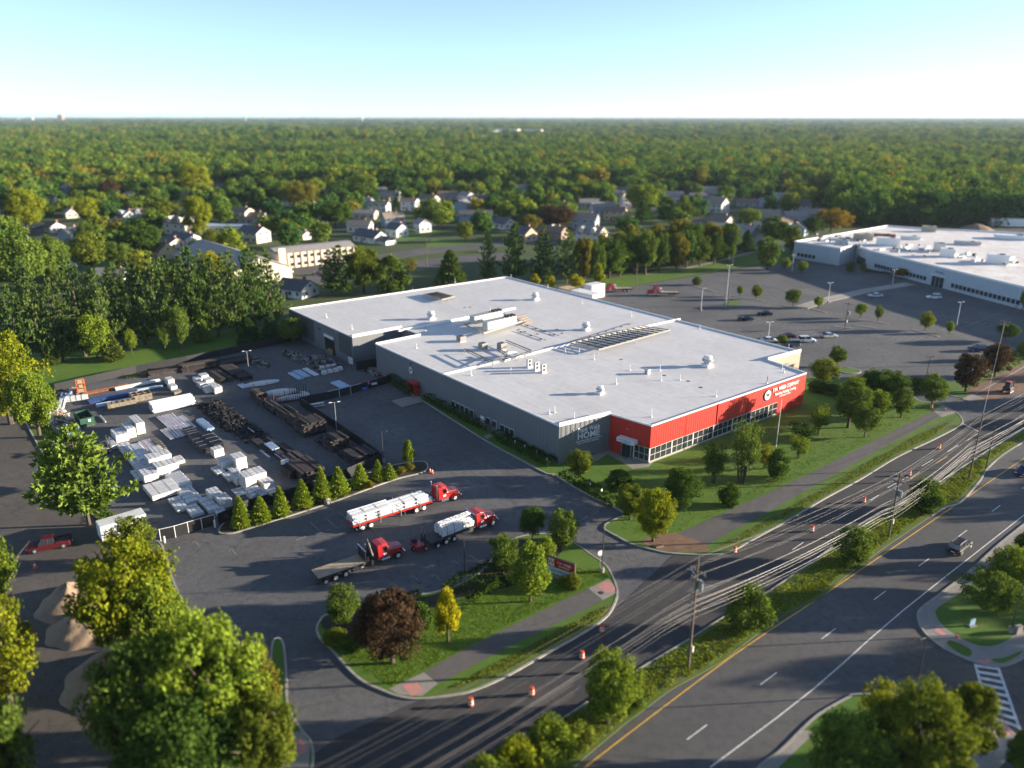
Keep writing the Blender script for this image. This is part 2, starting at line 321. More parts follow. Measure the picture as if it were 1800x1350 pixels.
overlay('verge_grass', [(1253, 966), (1300, 940), (1355, 909), (1440, 862), (1530, 809), (1610, 766), (1660, 741), (1684, 740), (1677, 751), (1640, 770), (1577, 800), (1511, 840), (1450, 873), (1383, 913), (1317, 949), (1283, 967)], M['grassdry'], .172, 3)
overlay('concrete_walk', [(1038, 805), (1068, 788), (1100, 808), (1108, 800), (1148, 814), (1140, 822), (1112, 826), (1090, 812), (1068, 800), (1048, 812)], M['conc'], .177)
overlay('concrete_walk', [(688, 706), (728, 696), (740, 699), (742, 708), (706, 718)], M['conc'], .21)
overlay('concrete_walk', [(850, 768), (866, 762), (872, 766), (856, 773)], M['conc'], .18)
overlay('pink_patch', [(969, 833), (976, 834), (982, 838), (972, 838)], M['pink'], .178)
overlay('grass_patch', [(1083, 505), (1083, 505.5), (1084, 505)], M['grass'], .1) if 0 else None

# median
MED = MEDU[:-1] + [(1870, 712), (1870, 742)] + MEDL[:-1][::-1]
P = G(MED)
tag(MB().prism(P, .01, .16, bottom=False).build('median', M['grassdry']), kind='structure')
mdk = MB(); mdk.ribbon(smooth(G(MEDU), False, 3), .22, 0, .2); mdk.ribbon(smooth(G([(1637, 908)] + MEDL[10:]), False, 4), .25, 0, .2)
tag(mdk.build('median_kerb', M['kerb']), kind='structure')

# right corner islands, crosswalk and side street
sheet('side_street_mouth', [p[:2] for p in G([(1560, 1183), (1613, 1095), (1660, 1145), (1713, 1168), (1800, 1160), (2000, 1250), (1900, 1500), (1790, 1300), (1740, 1262), (1700, 1248), (1640, 1215)])], .073, M['lot2'])
ISR = [(1900, 853), (1777, 941), (1707, 1003), (1652, 1046), (1618, 1072), (1614, 1090), (1626, 1114), (1660, 1141), (1711, 1164), (1742, 1172), (1769, 1171), (1800, 1157), (1860, 1120), (2050, 1020), (2050, 800)]
island('corner_island', ISR, M['conc'], k=4)
overlay('corner_grass', [(1691, 1042), (1650, 1069), (1645, 1083), (1660, 1104), (1699, 1129), (1730, 1138), (1761, 1132), (1800, 1106), (1900, 1040), (1960, 980), (1850, 960), (1760, 990)], M['grass'], .178, 3)
overlay('corner_grass', [(1664, 1133), (1672, 1128), (1700, 1140), (1708, 1150), (1700, 1156), (1682, 1148)], M['grass'], .178, 3)
overlay('corner_grass', [(1744, 1160), (1765, 1158), (1796, 1146), (1790, 1154), (1765, 1167), (1748, 1166)], M['grass'], .178, 3)
overlay('pink_patch', [(1640, 1110), (1648, 1106), (1664, 1118), (1654, 1120)], M['pink'], .184); overlay('pink_patch', [(1712, 1163), (1738, 1160), (1742, 1169), (1722, 1168)], M['pink'], .184)
ISB = [(1300, 1420), (1333, 1352), (1372, 1322), (1411, 1283), (1442, 1256), (1489, 1229), (1510, 1222), (1600, 1225), (1700, 1243), (1742, 1264), (1778, 1290), (1786, 1303), (1740, 1370), (1700, 1440)]
island('bottom_island', ISB, M['grass'], k=4)
overlay('concrete_walk', [(1745, 1270), (1778, 1290), (1786, 1303), (1720, 1400), (1660, 1400), (1700, 1340)], M['conc'], .179, 3)
overlay('concrete_walk', [(1333, 1354), (1411, 1285), (1432, 1290), (1370, 1350), (1340, 1420), (1310, 1420)], M['conc'], .179)
overlay('pink_patch', [(1752, 1275), (1764, 1270), (1782, 1290), (1770, 1296)], M['pink'], .185)
ISC = [(1786, 1360), (1800, 1330), (1850, 1300), (1950, 1290), (1950, 1450), (1760, 1450)]
island('far_corner_island', ISC, M['grass'], k=3)
cw = MB(); A0, A1, B0, B1 = [g(*p) for p in ((1714, 1168), (1742, 1270), (1754, 1173), (1794, 1288))]
for a, b in ((A0, A1), (B0, B1)): cw.ribbon([a, b], .3, .08, .092)
for k in range(9):
    t0 = (k + .1) / 9; t1 = (k + .55) / 9
    cw.sheet([A0.lerp(A1, t0), B0.lerp(B1, t0), B0.lerp(B1, t1), A0.lerp(A1, t1)], .087)
tag(cw.build('crosswalk', M['white']), kind='structure')
# bottom left corner: pavement and grass beside the drive
ISD = [(497, 1130), (503, 1180), (506, 1240), (530, 1285), (548, 1310), (546, 1360), (500, 1450), (300, 1450), (300, 1330), (420, 1300), (470, 1200), (480, 1130)]
island('drive_verge', ISD, M['grass'], k=4)
overlay('concrete_walk', [(505, 1290), (530, 1288), (545, 1310), (543, 1360), (500, 1440), (420, 1440), (480, 1330)], M['conc'], .178)
overlay('pink_patch', [(515, 1305), (528, 1298), (541, 1318), (530, 1330)], M['pink'], .185)
# strip of trees between the yard and the side lot
ISE = [(28, 700), (60, 700), (98, 760), (150, 850), (195, 905), (262, 945), (285, 960), (300, 1010), (330, 1070), (400, 1130), (470, 1180), (480, 1260), (400, 1320), (330, 1180), (255, 1050), (228, 975), (180, 920), (110, 850), (60, 770)]
island('tree_strip', ISE, M['grassdry'], k=3)
# bed along the yard's front fence and its end island
ISF = [(385, 936), (400, 915), (440, 898), (520, 875), (600, 850), (680, 822), (740, 812), (752, 822), (740, 832), (690, 845), (600, 878), (540, 898), (470, 920), (410, 938)]
island('fence_bed', ISF, M['mulch'], k=4)
# red-earth works area beside the second entrance
overlay('dirt_ground', [(1705, 685), (1740, 665), (1800, 640), (1900, 600), (2000, 620), (1900, 660), (1800, 690), (1730, 705), (1700, 700)], M['dirt'], .11, 3)
overlay('concrete_ramp', [(1690, 702), (1710, 692), (1732, 703), (1705, 706)], M['conc'], .12)
island('entrance_verge', [(1662, 692), (1700, 700), (1720, 690), (1760, 668), (1800, 645), (1850, 610), (1800, 618), (1740, 650), (1690, 668), (1664, 672)], M['grass'], k=3, z=.10)
island('lot_island', [(1433, 650), (1440, 640), (1480, 646), (1508, 650), (1511, 656), (1490, 657), (1460, 650), (1440, 654)], M['grass'], k=3)
for L in ([(1210, 500), (1258, 514)], [(1288, 521), (1343, 529)], [(1375, 537), (1412, 543)], [(1425, 543), (1453, 550)], [(1490, 559), (1562, 570)], [(1603, 580), (1650, 592)], [(1465, 574), (1498, 578)], [(1500, 572), (1545, 578)]):
    tag(MB().ribbon(G(L), .6, 0, .15).build('planting_kerb', M['conc']), kind='structure')
overlay('grass_patch', [(1272, 536), (1284, 529), (1302, 531), (1297, 536)], M['grass'], .1, 3)
tag(MB().ribbon(G([(1408, 541), (1450, 528), (1520, 512), (1600, 499)]), 4.6, .03, .16).build('concrete_walkway', M['kerb']), kind='structure')
# faded bay lines in the store's lot
bl_ = MB()
for r0, r1, n in (((1215, 515), (1440, 560), 22), ((1330, 500), (1560, 545), 22), ((1480, 585), (1660, 605), 14), ((1560, 540), (1800, 590), 20), ((1300, 560), (1460, 600), 14), ((1620, 520), (1800, 545), 14)):
    a, b = g(*r0), g(*r1)
    for k in range(n):
        c = a.lerp(b, k / n); bl_.ribbon([c, c + ub * 5], .08, .045, .052)
bl_.ribbon(G([(1700, 573), (1770, 545)]), .12, .045, .052)
tag(bl_.build('faded_bay_lines', M['conc']), kind='structure')
for q in ([(760, 800), (800, 790), (835, 806), (795, 817)], [(860, 850), (890, 842), (925, 858), (893, 868)], [(1205, 1040), (1230, 1024), (1262, 1032), (1236, 1050)], [(420, 960), (470, 948), (495, 965), (445, 978)], [(1300, 575), (1345, 570), (1360, 580), (1315, 586)], [(60, 820), (100, 812), (118, 842), (74, 852)], [(520, 1130), (552, 1118), (556, 1160), (524, 1172)]): overlay('asphalt_patch', q, M['road'], .078 if q[0][0] > 1200 and q[0][1] > 900 else .064 if q[0][0] < 150 else .048)
# little faded hooks in the front lot
hk = MB()
for x, y in ((835, 865), (838, 985), (810, 995), (775, 1020), (737, 1022), (700, 1035), (885, 1000), (930, 985), (880, 835), (905, 800), (1010, 900), (1040, 905), (1020, 915), (520, 950), (350, 960), (415, 975), (980, 845)):
    c = g(x, y); d = ub if rnd(0, 1) < .5 else ua
    n_ = Vector((-d.y, d.x, 0)); hk.ribbon([c, c + d * 1.6, c + d * 1.7 + n_ * .25, c + d * 1.4 + n_ * .45], .09, .045, .052)
for x in range(14):
    c = g(545 + x * 26, 918 - x * 8.2); hk.ribbon([c, c - ua * 4.2], .09, .045, .052)
tag(hk.build('faded_lot_marks', M['conc']), kind='structure')

# ---------------------------------------------------------------- tree shapes (height 1, crown width about 1)
def leaf_object_mesh(name, C, N, size, aspect, mats, rough=.6, up=0.0):
    C = np.asarray(C, float); N = np.asarray(N, float); n = len(C)
    N = N / (np.linalg.norm(N, axis=1, keepdims=True) + 1e-9)
    Rn = rng.normal(size=(n, 3)); Nn = N + rough * Rn; Nn[:, 2] += up; Nn /= np.linalg.norm(Nn, axis=1, keepdims=True)
    T = np.cross(Nn, rng.normal(size=(n, 3))); T /= np.linalg.norm(T, axis=1, keepdims=True) + 1e-9; B = np.cross(Nn, T)
    s = (size * rng.uniform(.6, 1.35, n))[:, None]
    V = np.stack([C + T * s, C + B * s * aspect, C - T * s, C - B * s * aspect], 1).reshape(-1, 3)
    return quadmesh(name, V, mats, rng.uniform(0, 1, n))
def quadmesh(name, V, mats, tone):
    n = len(V) // 4; me = bpy.data.meshes.new(name); me.vertices.add(4 * n); me.vertices.foreach_set('co', V.astype(np.float32).ravel())
    me.loops.add(4 * n); me.loops.foreach_set('vertex_index', np.arange(4 * n, dtype=np.int32))
    me.polygons.add(n); me.polygons.foreach_set('loop_start', np.arange(0, 4 * n, 4, dtype=np.int32))
    a = me.attributes.new('tone', 'FLOAT', 'FACE'); a.data.foreach_set('value', np.asarray(tone, np.float32))
    me.materials.append(mats); me.update(calc_edges=True); return me
LEAF = leafmat('leaves', (.026, .058, .010), (.155, .215, .036), .34)
NEED = leafmat('needles', (.028, .062, .020), (.145, .21, .05), .25)
FLEAF = leafmat('far leaves', (.036, .078, .024), (.145, .205, .056), .32, far=True)
def crown_broad(name, ncl, nper, lsize, wid=.5, z0=.2, prof=None, clr=(.11, .19), fill=.5, mat=None, hole=0):
    cc = []
    for _ in range(ncl):
        d = rng.normal(size=3); d /= np.linalg.norm(d); r = rng.uniform(fill, 1) ** .6
        z = d[2] * r; p = 1.0
        if prof: p = prof((z + 1) / 2)
        cc.append((d[0] * r * wid * p, d[1] * r * wid * p, z0 + (1 - z0) * .5 * (1 + z * .86)))
    cc = np.array(cc); rad = rng.uniform(*clr, ncl)
    idx = np.repeat(np.arange(ncl), nper); m = len(idx)
    d = rng.normal(size=(m, 3)); d /= np.linalg.norm(d, axis=1, keepdims=True)
    rr = rad[idx] * rng.uniform(.35, 1.0, m) ** .45
    sq = np.array([1, 1, .72])
    # clumps are a little ragged: push some leaves outwards
    rr *= np.where(rng.uniform(size=m) < .12, rng.uniform(1.05, 1.5, m), 1)
    C = cc[idx] + d * rr[:, None] * sq
    N = d * .8 + np.array([0, 0, .35]) + (C - np.array([0, 0, .5])) * .6
    C[:, 2] = np.clip(C[:, 2], .02, 1.06)
    return leaf_object_mesh(name, C, N, lsize, .62, mat or LEAF), cc
def trunk_mesh(name, cc, r0=.022, h=.62, nl=9, lean=0, multi=1):
    mb = MB()
    for s in range(multi):
        ox, oy = (0, 0) if multi == 1 else (rnd(-.05, .05), rnd(-.05, .05))
        top = (ox * 4 + rnd(-.03, .03), oy * 4 + rnd(-.03, .03), h)
        pts = [(ox, oy, 0), (ox * 1.5 + rnd(-.01, .01), oy * 1.5 + rnd(-.01, .01), h * .35), (ox * 2.5, oy * 2.5, h * .7), top]
        mb.tube(pts, [r0 * 1.3, r0, r0 * .7, r0 * .35], 7)
    sel = rng.choice(len(cc), min(nl, len(cc)), replace=False)
    for i in sel:
        c = cc[i]; z = max(.12, min(h * .8, c[2] * .55)); mb.tube([(0, 0, z), (c[0] * .5, c[1] * .5, (z + c[2]) / 2 - .02), tuple(c)], [r0 * .5, r0 * .33, r0 * .12], 5)
    me = bpy.data.meshes.new(name); me.from_pydata(mb.v, [], mb.f); me.materials.append(M['bark']); me.update(); return me
def pine_mesh(name, nwh=20, nbr=6, blade=.035, z0=.2, mat=None, drop=.15):
    V = []; tone = []; tips = []
    for k in range(nwh):
        t = k / (nwh - 1); z = z0 + (.97 - z0) * t; L = (.5 * (1 - t) ** .62 + .06) * rng.uniform(.8, 1.1)
        if t < .2: L *= .8 + t
        ph = rng.uniform(0, 6.3); nb = max(3, int(nbr * (1 - .45 * t)))
        for b in range(nb):
            if rng.uniform() < drop: continue
            a = ph + 6.283 * b / nb + rng.uniform(-.3, .3); l = L * rng.uniform(.55, 1.2); u = np.array([math.cos(a), math.sin(a), 0]); sd_ = np.array([-u[1], u[0], 0])
            tips.append((u[0] * l, u[1] * l, z + l * .18))
            nt_ = max(4, int(l / .5 * 16))
            for q in range(nt_):
                s = .2 + .8 * (q + rng.uniform(-.3, .3)) / nt_; c = u * l * s + np.array([0, 0, z + l * s * s * .22]) + sd_ * rng.uniform(-.36, .36) * l * (1.15 - s * .7) + np.array([0, 0, rng.uniform(-.006, .008)])
                tn = rng.uniform(0, 1)
                for _ in range(10):
                    d = u * .7 + np.array([0, 0, .55]) + rng.normal(size=3) * .6; d /= np.linalg.norm(d)
                    sdv = np.cross(d, rng.normal(size=3)); sdv /= np.linalg.norm(sdv); bl = blade * rng.uniform(.7, 1.3)
                    V += [c, c + d * bl * .5 + sdv * bl * .24, c + d * bl, c + d * bl * .5 - sdv * bl * .24]; tone.append(.35 * tn + .25 * rng.uniform() + .55 * max(0, s - .35))
    return quadmesh(name, np.array(V), mat or NEED, tone), tips
def pine_trunk(name, tips):
    mb = MB(); mb.tube([(0, 0, 0), (0, 0, .5), (0, 0, .97)], [.02, .013, .003], 7)
    for i in rng.choice(len(tips), min(26, len(tips)), replace=False):
        p = tips[i]; mb.tube([(0, 0, max(.1, p[2] - .05)), (p[0] * .6, p[1] * .6, p[2] - .02)], [.004, .0015], 4)
    me = bpy.data.meshes.new(name); me.from_pydata(mb.v, [], mb.f); me.materials.append(M['bark']); me.update(); return me
def cone_mesh(name, n=6500, blade=.04, z0=.03, pw=.8, mat=None):
    t = rng.uniform(0, 1, n) ** 1.25; a = rng.uniform(0, 6.283, n)
    lump = 1 + .16 * np.sin(a * 5 + t * 31) + .13 * np.sin(a * 3 - t * 53)
    r = .5 * (1 - t) ** pw * rng.uniform(.55, 1.04, n) * lump + .012
    C = np.stack([r * np.cos(a), r * np.sin(a), z0 + (1 - z0) * t], 1)
    U = np.stack([np.cos(a), np.sin(a), np.full(n, .25)], 1) + rng.normal(size=(n, 3)) * .35; U /= np.linalg.norm(U, axis=1, keepdims=True)
    Sd = np.cross(U, rng.normal(size=(n, 3))); Sd /= np.linalg.norm(Sd, axis=1, keepdims=True); bl = (blade * rng.uniform(.6, 1.3, n))[:, None]
    V = np.stack([C - U * bl * .3, C + Sd * bl * .3 + U * bl * .3, C + U * bl, C - Sd * bl * .3 + U * bl * .3], 1).reshape(-1, 3)
    return quadmesh(name, V, mat or NEED, rng.uniform(0, 1, n)), [(0, 0, .5)] * 3
TP = {}
def reg(kind, crown, trunk): TP.setdefault(kind, []).append((crown, trunk))
oval = lambda t: (1 - abs(2 * t - .75) ** 2.2 * .35) if t < 1 else .5
ov2 = lambda t: .55 + .6 * math.sin(min(1, t * 1.1) * math.pi) if t < .91 else .5
for i in range(3):
    c, cc = crown_broad(f'round_crown', 62, 150, .021, .38, .16, None, (.10, .17)); reg('round', c, trunk_mesh('trunk', cc, .02, .6, 8))
for i in range(2):
    c, cc = crown_broad(f'oval_crown', 56, 135, .022, .34, .14, lambda t: 1.15 - .75 * t, (.09, .15)); reg('oval', c, trunk_mesh('trunk', cc, .018, .75, 8))
for i in range(3):
    c, cc = crown_broad(f'spreading_crown', 90, 215, .0162, .40, .10, lambda t: .9 + .25 * math.sin(t * 3.1), (.07, .15), .3); reg('spread', c, trunk_mesh('trunk', cc, .025, .6, 12))
for i in range(2):
    c, cc = crown_broad(f'airy_crown', 110, 46, .018, .38, .12, lambda t: .8 + .4 * t, (.05, .12), .15); reg('airy', c, trunk_mesh('trunk', cc, .012, .8, 26, multi=4))
for i in range(2):
    c, cc = crown_broad(f'bush_crown', 56, 150, .026, .42, .0, lambda t: 1.15 - .4 * t, (.12, .2), .5); reg('bush', c, trunk_mesh('trunk', cc, .02, .5, 4))
for i in range(4):
    c, tp = pine_mesh('pine_crown', 12 + i, 7, .046, .08 + .05 * (i % 2), drop=.2); reg('pine', c, pine_trunk('trunk', tp))
for i in range(2):
    c, tp = pine_mesh('pine_crown', 9 + i, 8, .06, .2, drop=.1); reg('bigpine', c, pine_trunk('trunk', tp))
for i in range(3):
    c, tp = cone_mesh('spruce_crown', 5200, .07, pw=.75); reg('spruce', c, trunk_mesh('trunk', np.array(tp), .02, .8, 1))
for i in range(4):
    c, cc = crown_broad('far_crown', 42, 50, .042, .40, .10, None, (.13, .22), .4); reg('far', c, trunk_mesh('trunk', cc, .025, .6, 3))
for i in range(2):
    c, tp = cone_mesh('conifer_crown', 520, .16, .1, .7); reg('farpine', c, trunk_mesh('trunk', np.array(tp), .02, .7, 1))
TREES = []      # (x, y, radius) of every placed tree, so scattered ones keep clear
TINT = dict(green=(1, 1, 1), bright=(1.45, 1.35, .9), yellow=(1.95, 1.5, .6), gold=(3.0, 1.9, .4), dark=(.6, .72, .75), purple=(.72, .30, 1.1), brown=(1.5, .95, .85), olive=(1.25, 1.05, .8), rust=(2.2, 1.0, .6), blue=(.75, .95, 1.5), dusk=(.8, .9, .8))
KN = dict(round='broadleaf_tree', oval='maple_tree', spread='broadleaf_tree', airy='birch_tree', bush='shrub', pine='pine_tree', bigpine='pine_tree', spruce='spruce_tree', far='broadleaf_tree', farpine='conifer_tree')
def tree_at(kind, p, H, W, tint, label, group=None, cat='tree', k=None):
    L = TP[kind]; cm, tm = L[random.randrange(len(L))] if k is None else L[k % len(L)]
    name = KN[kind]
    o = thing(name, label, cat if kind != 'bush' or cat != 'tree' else 'shrub', p, rnd(0, 6.28), group)
    ww = W / (.92 if kind in ('round', 'spread', 'bush', 'far', 'airy') else .85 if kind == 'oval' else 1.0)
    tn = TINT[tint] if isinstance(tint, str) else tint; j = rnd(.88, 1.12)
    for nm, me in (('crown', cm), ('trunk', tm)):
        c = bpy.data.objects.new(nm, me); col.objects.link(c); c.parent = o; c.scale = (ww, ww, H)
        if nm == 'crown': c.color = (tn[0] * j, tn[1] * j, tn[2] * j, 1)
        else: c.scale = (H * .9, H * .9, H * .97) if kind != 'pine' else (H, H, H)
    TREES.append((p.x, p.y, W / 2)); return o
def tree(kind, bx, by, ty, wpx, tint, label, group=None, cat='tree', k=None, z=.12):
    return tree_at(kind, g(bx, by, z), max(.8, hgt(bx, by, ty, z)), wpx * pxm(bx, by), tint, label, group, cat, k)
# ---------------------------------------------------------------- trees one by one
T = tree
T('round', 606, 1102, 1027, 60, 'green', 'small round green tree with a bare stem at the left tip of the front island')
T('spread', 690, 1166, 1040, 122, 'purple', 'large dark purple leaved tree whose crown reaches the ground on the front island')
T('oval', 788, 1130, 1030, 52, 'gold', 'slim golden yellow tree right of the big purple tree on the front island')
T('oval', 932, 1058, 950, 88, 'bright', 'tall bright green tree left of the red roadside sign')
T('round', 884, 1010, 937, 54, 'green', 'green tree between the lot and the tall bright tree of the front island')
T('round', 936, 950, 889, 50, 'dark', 'dark green tree at the top edge of the front island, left of its twin')
T('round', 988, 968, 893, 56, 'green', 'green tree at the top edge of the front island right above the red sign')
T('bush', 958, 992, 942, 36, 'bright', 'yellow green bush behind the red roadside sign')
T('bush', 1006, 1035, 1008, 30, 'olive', 'low olive bush at the foot of the red roadside sign')
T('bush', 990, 1030, 1012, 20, 'bright', 'small bright bush right under the red roadside sign panel')
T('bush', 742, 1100, 1060, 50, 'dark', 'dark shrub between the purple tree and the yellow tree')
T('bush', 590, 1130, 1108, 44, 'olive', 'low olive shrub under the small round tree at the island tip')
T('bush', 622, 1142, 1122, 40, 'dusk', 'low dull green shrub left of the purple tree foot')
T('round', 1017, 840, 789, 46, 'olive', 'olive green tree before the grey wall beneath the white wall lettering')
T('bush', 1088, 862, 826, 46, 'dark', 'round dark shrub on the lawn below the store entrance')
T('spread', 1107, 914, 847, 54, 'olive', 'twiggy green tree at the lawn edge left of the yellowing tree')
T('spread', 1148, 952, 856, 66, 'yellow', 'green and yellow tree at the lawn corner where the drive meets the road')
T('spread', 1195, 895, 822, 70, 'dark', 'broad dark tree on the lawn in front of the red wall windows')
T('bush', 1280, 890, 849, 38, 'dark', 'small dark round tree beside the path below the lawn')
T('airy', 1305, 850, 730, 64, 'green', 'tall feathery green tree hiding the end of the window band')
T('airy', 1253, 848, 775, 58, 'dark', 'thin airy tree in front of the red wall windows')
T('bush', 1367, 842, 787, 42, 'dark', 'dense dark cone like tree beside the thin white pole')
T('airy', 1343, 824, 777, 30, 'yellow', 'yellowing thin bush left of the thin white pole')
T('airy', 1408, 778, 738, 54, 'dark', 'dark spreading bush on the lawn right of the white pole')
T('airy', 1403, 806, 764, 44, 'bright', 'bright yellow green bush above the path right of the dark cone tree')
T('airy', 1437, 765, 706, 46, 'bright', 'loose bright tree on the lawn before the right end of the red wall')
T('spread', 1490, 752, 659, 56, 'green', 'tall full green tree beyond the right end of the red wall')
T('round', 1540, 736, 683, 48, 'bright', 'round yellow green tree right of the tallest lawn tree')
T('round', 1519, 769, 712, 46, 'green', 'round green tree with its trunk showing just above the path')
T('spread', 1558, 704, 646, 60, 'dusk', 'broad dull green tree behind the lawn trees by the store lot')
T('spread', 1530, 700, 648, 44, 'dark', 'dark tree merging with the broad dull tree by the store lot')
T('spread', 1583, 734, 680, 36, 'green', 'slim green tree at the foot of the broad dull one')
T('round', 1637, 716, 655, 46, 'green', 'dense round green tree at the second entrance corner')
T('bush', 1610, 690, 662, 34, 'green', 'green bush behind the dense round tree at the second entrance')
T('spread', 1447, 678, 628, 48, 'olive', 'olive tree at the right end of the red building')
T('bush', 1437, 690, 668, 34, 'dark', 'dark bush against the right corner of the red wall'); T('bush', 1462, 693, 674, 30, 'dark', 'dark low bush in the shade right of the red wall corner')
T('spread', 1697, 688, 619, 56, 'purple', 'dark purple tree nearest the second entrance')
T('spread', 1748, 662, 602, 52, 'purple', 'dark purple tree beside the utility pole at the right')
T('round', 1471, 644, 606, 30, 'green', 'small green tree on the grass island in the store lot')
T('round', 1768, 600, 566, 36, 'dark', 'dark green tree behind the wooden pole in the right lot'); T('round', 1798, 632, 596, 26, 'green', 'green tree cut by the right picture edge above the works area')
# median
T('bush', 1493, 990, 922, 64, 'green', 'bushy green tree on the planted median, middle of its row')
T('bush', 1314, 1112, 1030, 80, 'green', 'bushy green tree on the median beside the near wooden pole')
T('bush', 1624, 898, 840, 58, 'dusk', 'dark green tree on the median by its kerb end')
T('spread', 1068, 1272, 1140, 100, 'bright', 'tall bright tree on the median near the bottom of the view')
T('bush', 968, 1345, 1262, 84, 'bright', 'bright leafy bush at the bottom end of the median'); T('bush', 910, 1380, 1300, 84, 'yellow', 'yellow green bush at the very bottom of the median'); T('bush', 1010, 1310, 1262, 70, 'olive', 'low leafy bush below the tall median tree'); T('bush', 860, 1420, 1330, 90, 'bright', 'bright bush cut by the bottom edge on the median')
T('bush', 1105, 1250, 1205, 50, 'green', 'leafy bush right of the tall median tree')
# right corners
T('spread', 1772, 1042, 960, 74, 'bright', 'bright green tree on the corner island nearest the road'); T('spread', 1735, 1072, 1006, 104, 'green', 'wide low green tree on the corner island grass')
T('spread', 1800, 990, 930, 40, 'green', 'green tree at the right picture edge above the corner island')
T('spread', 1605, 1400, 1200, 145, 'olive', 'large blurred olive tree on the bottom right island'); T('airy', 1530, 1330, 1182, 80, 'yellow', 'thin yellowing tree on the bottom right island')
T('spread', 1490, 1420, 1262, 150, 'green', 'blurred green tree at the lower left of the bottom right island'); T('spread', 1688, 1345, 1200, 96, 'olive', 'blurred olive tree nearest the crosswalk')
T('spread', 1792, 1360, 1290, 64, 'green', 'dark green tree in the bottom right corner of the view')
# left trees between yard and side lot
T('spread', 20, 745, 572, 120, 'yellow', 'tall yellow green tree at the left edge beside the yard corner'); T('spread', 70, 768, 648, 76, 'bright', 'yellow green tree hiding the yard corner with the white racks')
T('bigpine', 157, 922, 752, 175, 'bright', 'wide layered pine between the yard and the side lot'); T('bigpine', 110, 860, 788, 80, 'green', 'smaller pine left of the wide layered pine')
T('spread', 238, 990, 903, 74, 'olive', 'round olive tree over the white trailer')
T('spread', 245, 1160, 932, 165, 'yellow', 'tall yellow and green tree above the sand piles'); T('spread', 290, 1180, 1010, 110, 'bright', 'bright tree leaning over the front lot beside the yellow tree')
T('spread', 270, 1350, 1120, 170, 'green', 'large blurred green tree at bottom left, left of two'); T('spread', 385, 1330, 1075, 190, 'bright', 'large blurred green tree at bottom left, right of two')
T('spread', 455, 1290, 1130, 90, 'brown', 'browning tree beside the drive at bottom left'); T('spread', 330, 1420, 1220, 200, 'dark', 'dark green tree at the bottom edge left of the drive')
T('spread', 478, 1385, 1205, 110, 'olive', 'olive green tree over the grass beside the bottom of the drive'); T('spread', -15, 1130, 905, 110, 'bright', 'yellow green tree cut by the left edge near the red pickup'); T('spread', 20, 1250, 1045, 130, 'yellow', 'yellowing tree at the left edge beside the second sand pile')
T('spread', 0, 1440, 1185, 150, 'green', 'green tree in the bottom left corner of the view'); T('spread', -60, 1300, 960, 160, 'green', 'green tree mostly out of view at the left edge')
# small conifers along the yard fence
for i, (x, by, ty, wd, nm) in enumerate(((425, 925, 874, 31, 'first'), (460, 915, 874, 34, 'second'), (495, 905, 856, 28, 'third'), (533, 890, 844, 32, 'fourth'), (567, 878, 822, 30, 'fifth'), (597, 868, 822, 34, 'sixth'), (634, 854, 816, 30, 'seventh'), (665, 843, 809, 24, 'eighth'), (685, 841, 815, 24, 'ninth'))):
    T('spruce', x, by, ty, wd, (2.3, 1.95, .8), f'{nm} small green conifer from the left along the yard fence', 'small conifers along the front fence of the yard')
T('oval', 719, 822, 772, 30, 'bright', 'small bright tree at the end of the fence bed in the front lot')
for x, y, nm in ((705, 832, 'brown'), (650, 858, 'tan'), (720, 826, 'reddish')): T('bush', x, y, y - 12, 18, 'brown', f'tiny {nm} shrub in the bed beside the yard fence')
# pines left and their little neighbours
pines = [(10, 640, 492, 74), (42, 646, 520, 60), (78, 640, 478, 70), (112, 634, 500, 64), (150, 626, 476, 74), (190, 622, 482, 66), (222, 612, 470, 66), (255, 606, 482, 60), (283, 606, 458, 76), (318, 600, 470, 70), (350, 597, 452, 78), (385, 592, 462, 70), (418, 586, 450, 72), (450, 580, 456, 70), (480, 574, 446, 62)]
for i, (x, by, ty, wd) in enumerate(pines):
    T('pine', x, by, ty - 8 - 10 * (i % 3 == 1), wd, ('green', 'dusk', 'green')[i % 3], f'tall white pine number {i + 1} from the left in the front row behind the yard lawn'.replace('number 15 from the left', 'at the right end').replace('number 1 from the left', 'at the left end'), 'tall pines behind the yard lawn')
for i, (x, by, ty, wd) in enumerate([(60, 590, 455, 66), (130, 585, 470, 60), (205, 580, 474, 60), (240, 570, 455, 60), (300, 568, 452, 64), (365, 562, 440, 60), (330, 572, 450, 60), (400, 560, 445, 56), (440, 555, 440, 56), (170, 590, 480, 60)]):
    T('pine', x, by, ty, wd, ('dusk', 'green')[i % 2], 'tall pine in the back rows behind the yard lawn', 'pines of the back rows behind the yard lawn')
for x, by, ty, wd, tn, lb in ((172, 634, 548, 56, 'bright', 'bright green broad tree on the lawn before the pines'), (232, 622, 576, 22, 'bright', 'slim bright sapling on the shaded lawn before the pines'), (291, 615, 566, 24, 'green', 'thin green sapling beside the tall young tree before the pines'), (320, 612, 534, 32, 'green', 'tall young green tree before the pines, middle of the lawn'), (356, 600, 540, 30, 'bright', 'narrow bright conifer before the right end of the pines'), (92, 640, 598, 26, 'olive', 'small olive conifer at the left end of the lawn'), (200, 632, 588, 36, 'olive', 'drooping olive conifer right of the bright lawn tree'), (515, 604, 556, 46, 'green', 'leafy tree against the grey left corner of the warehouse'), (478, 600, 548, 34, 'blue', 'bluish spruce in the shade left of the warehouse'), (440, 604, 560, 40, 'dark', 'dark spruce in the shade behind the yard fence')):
    T('spruce' if 'conifer' in lb or 'spruce' in lb else 'round', x, by, ty, wd, tn, lb)
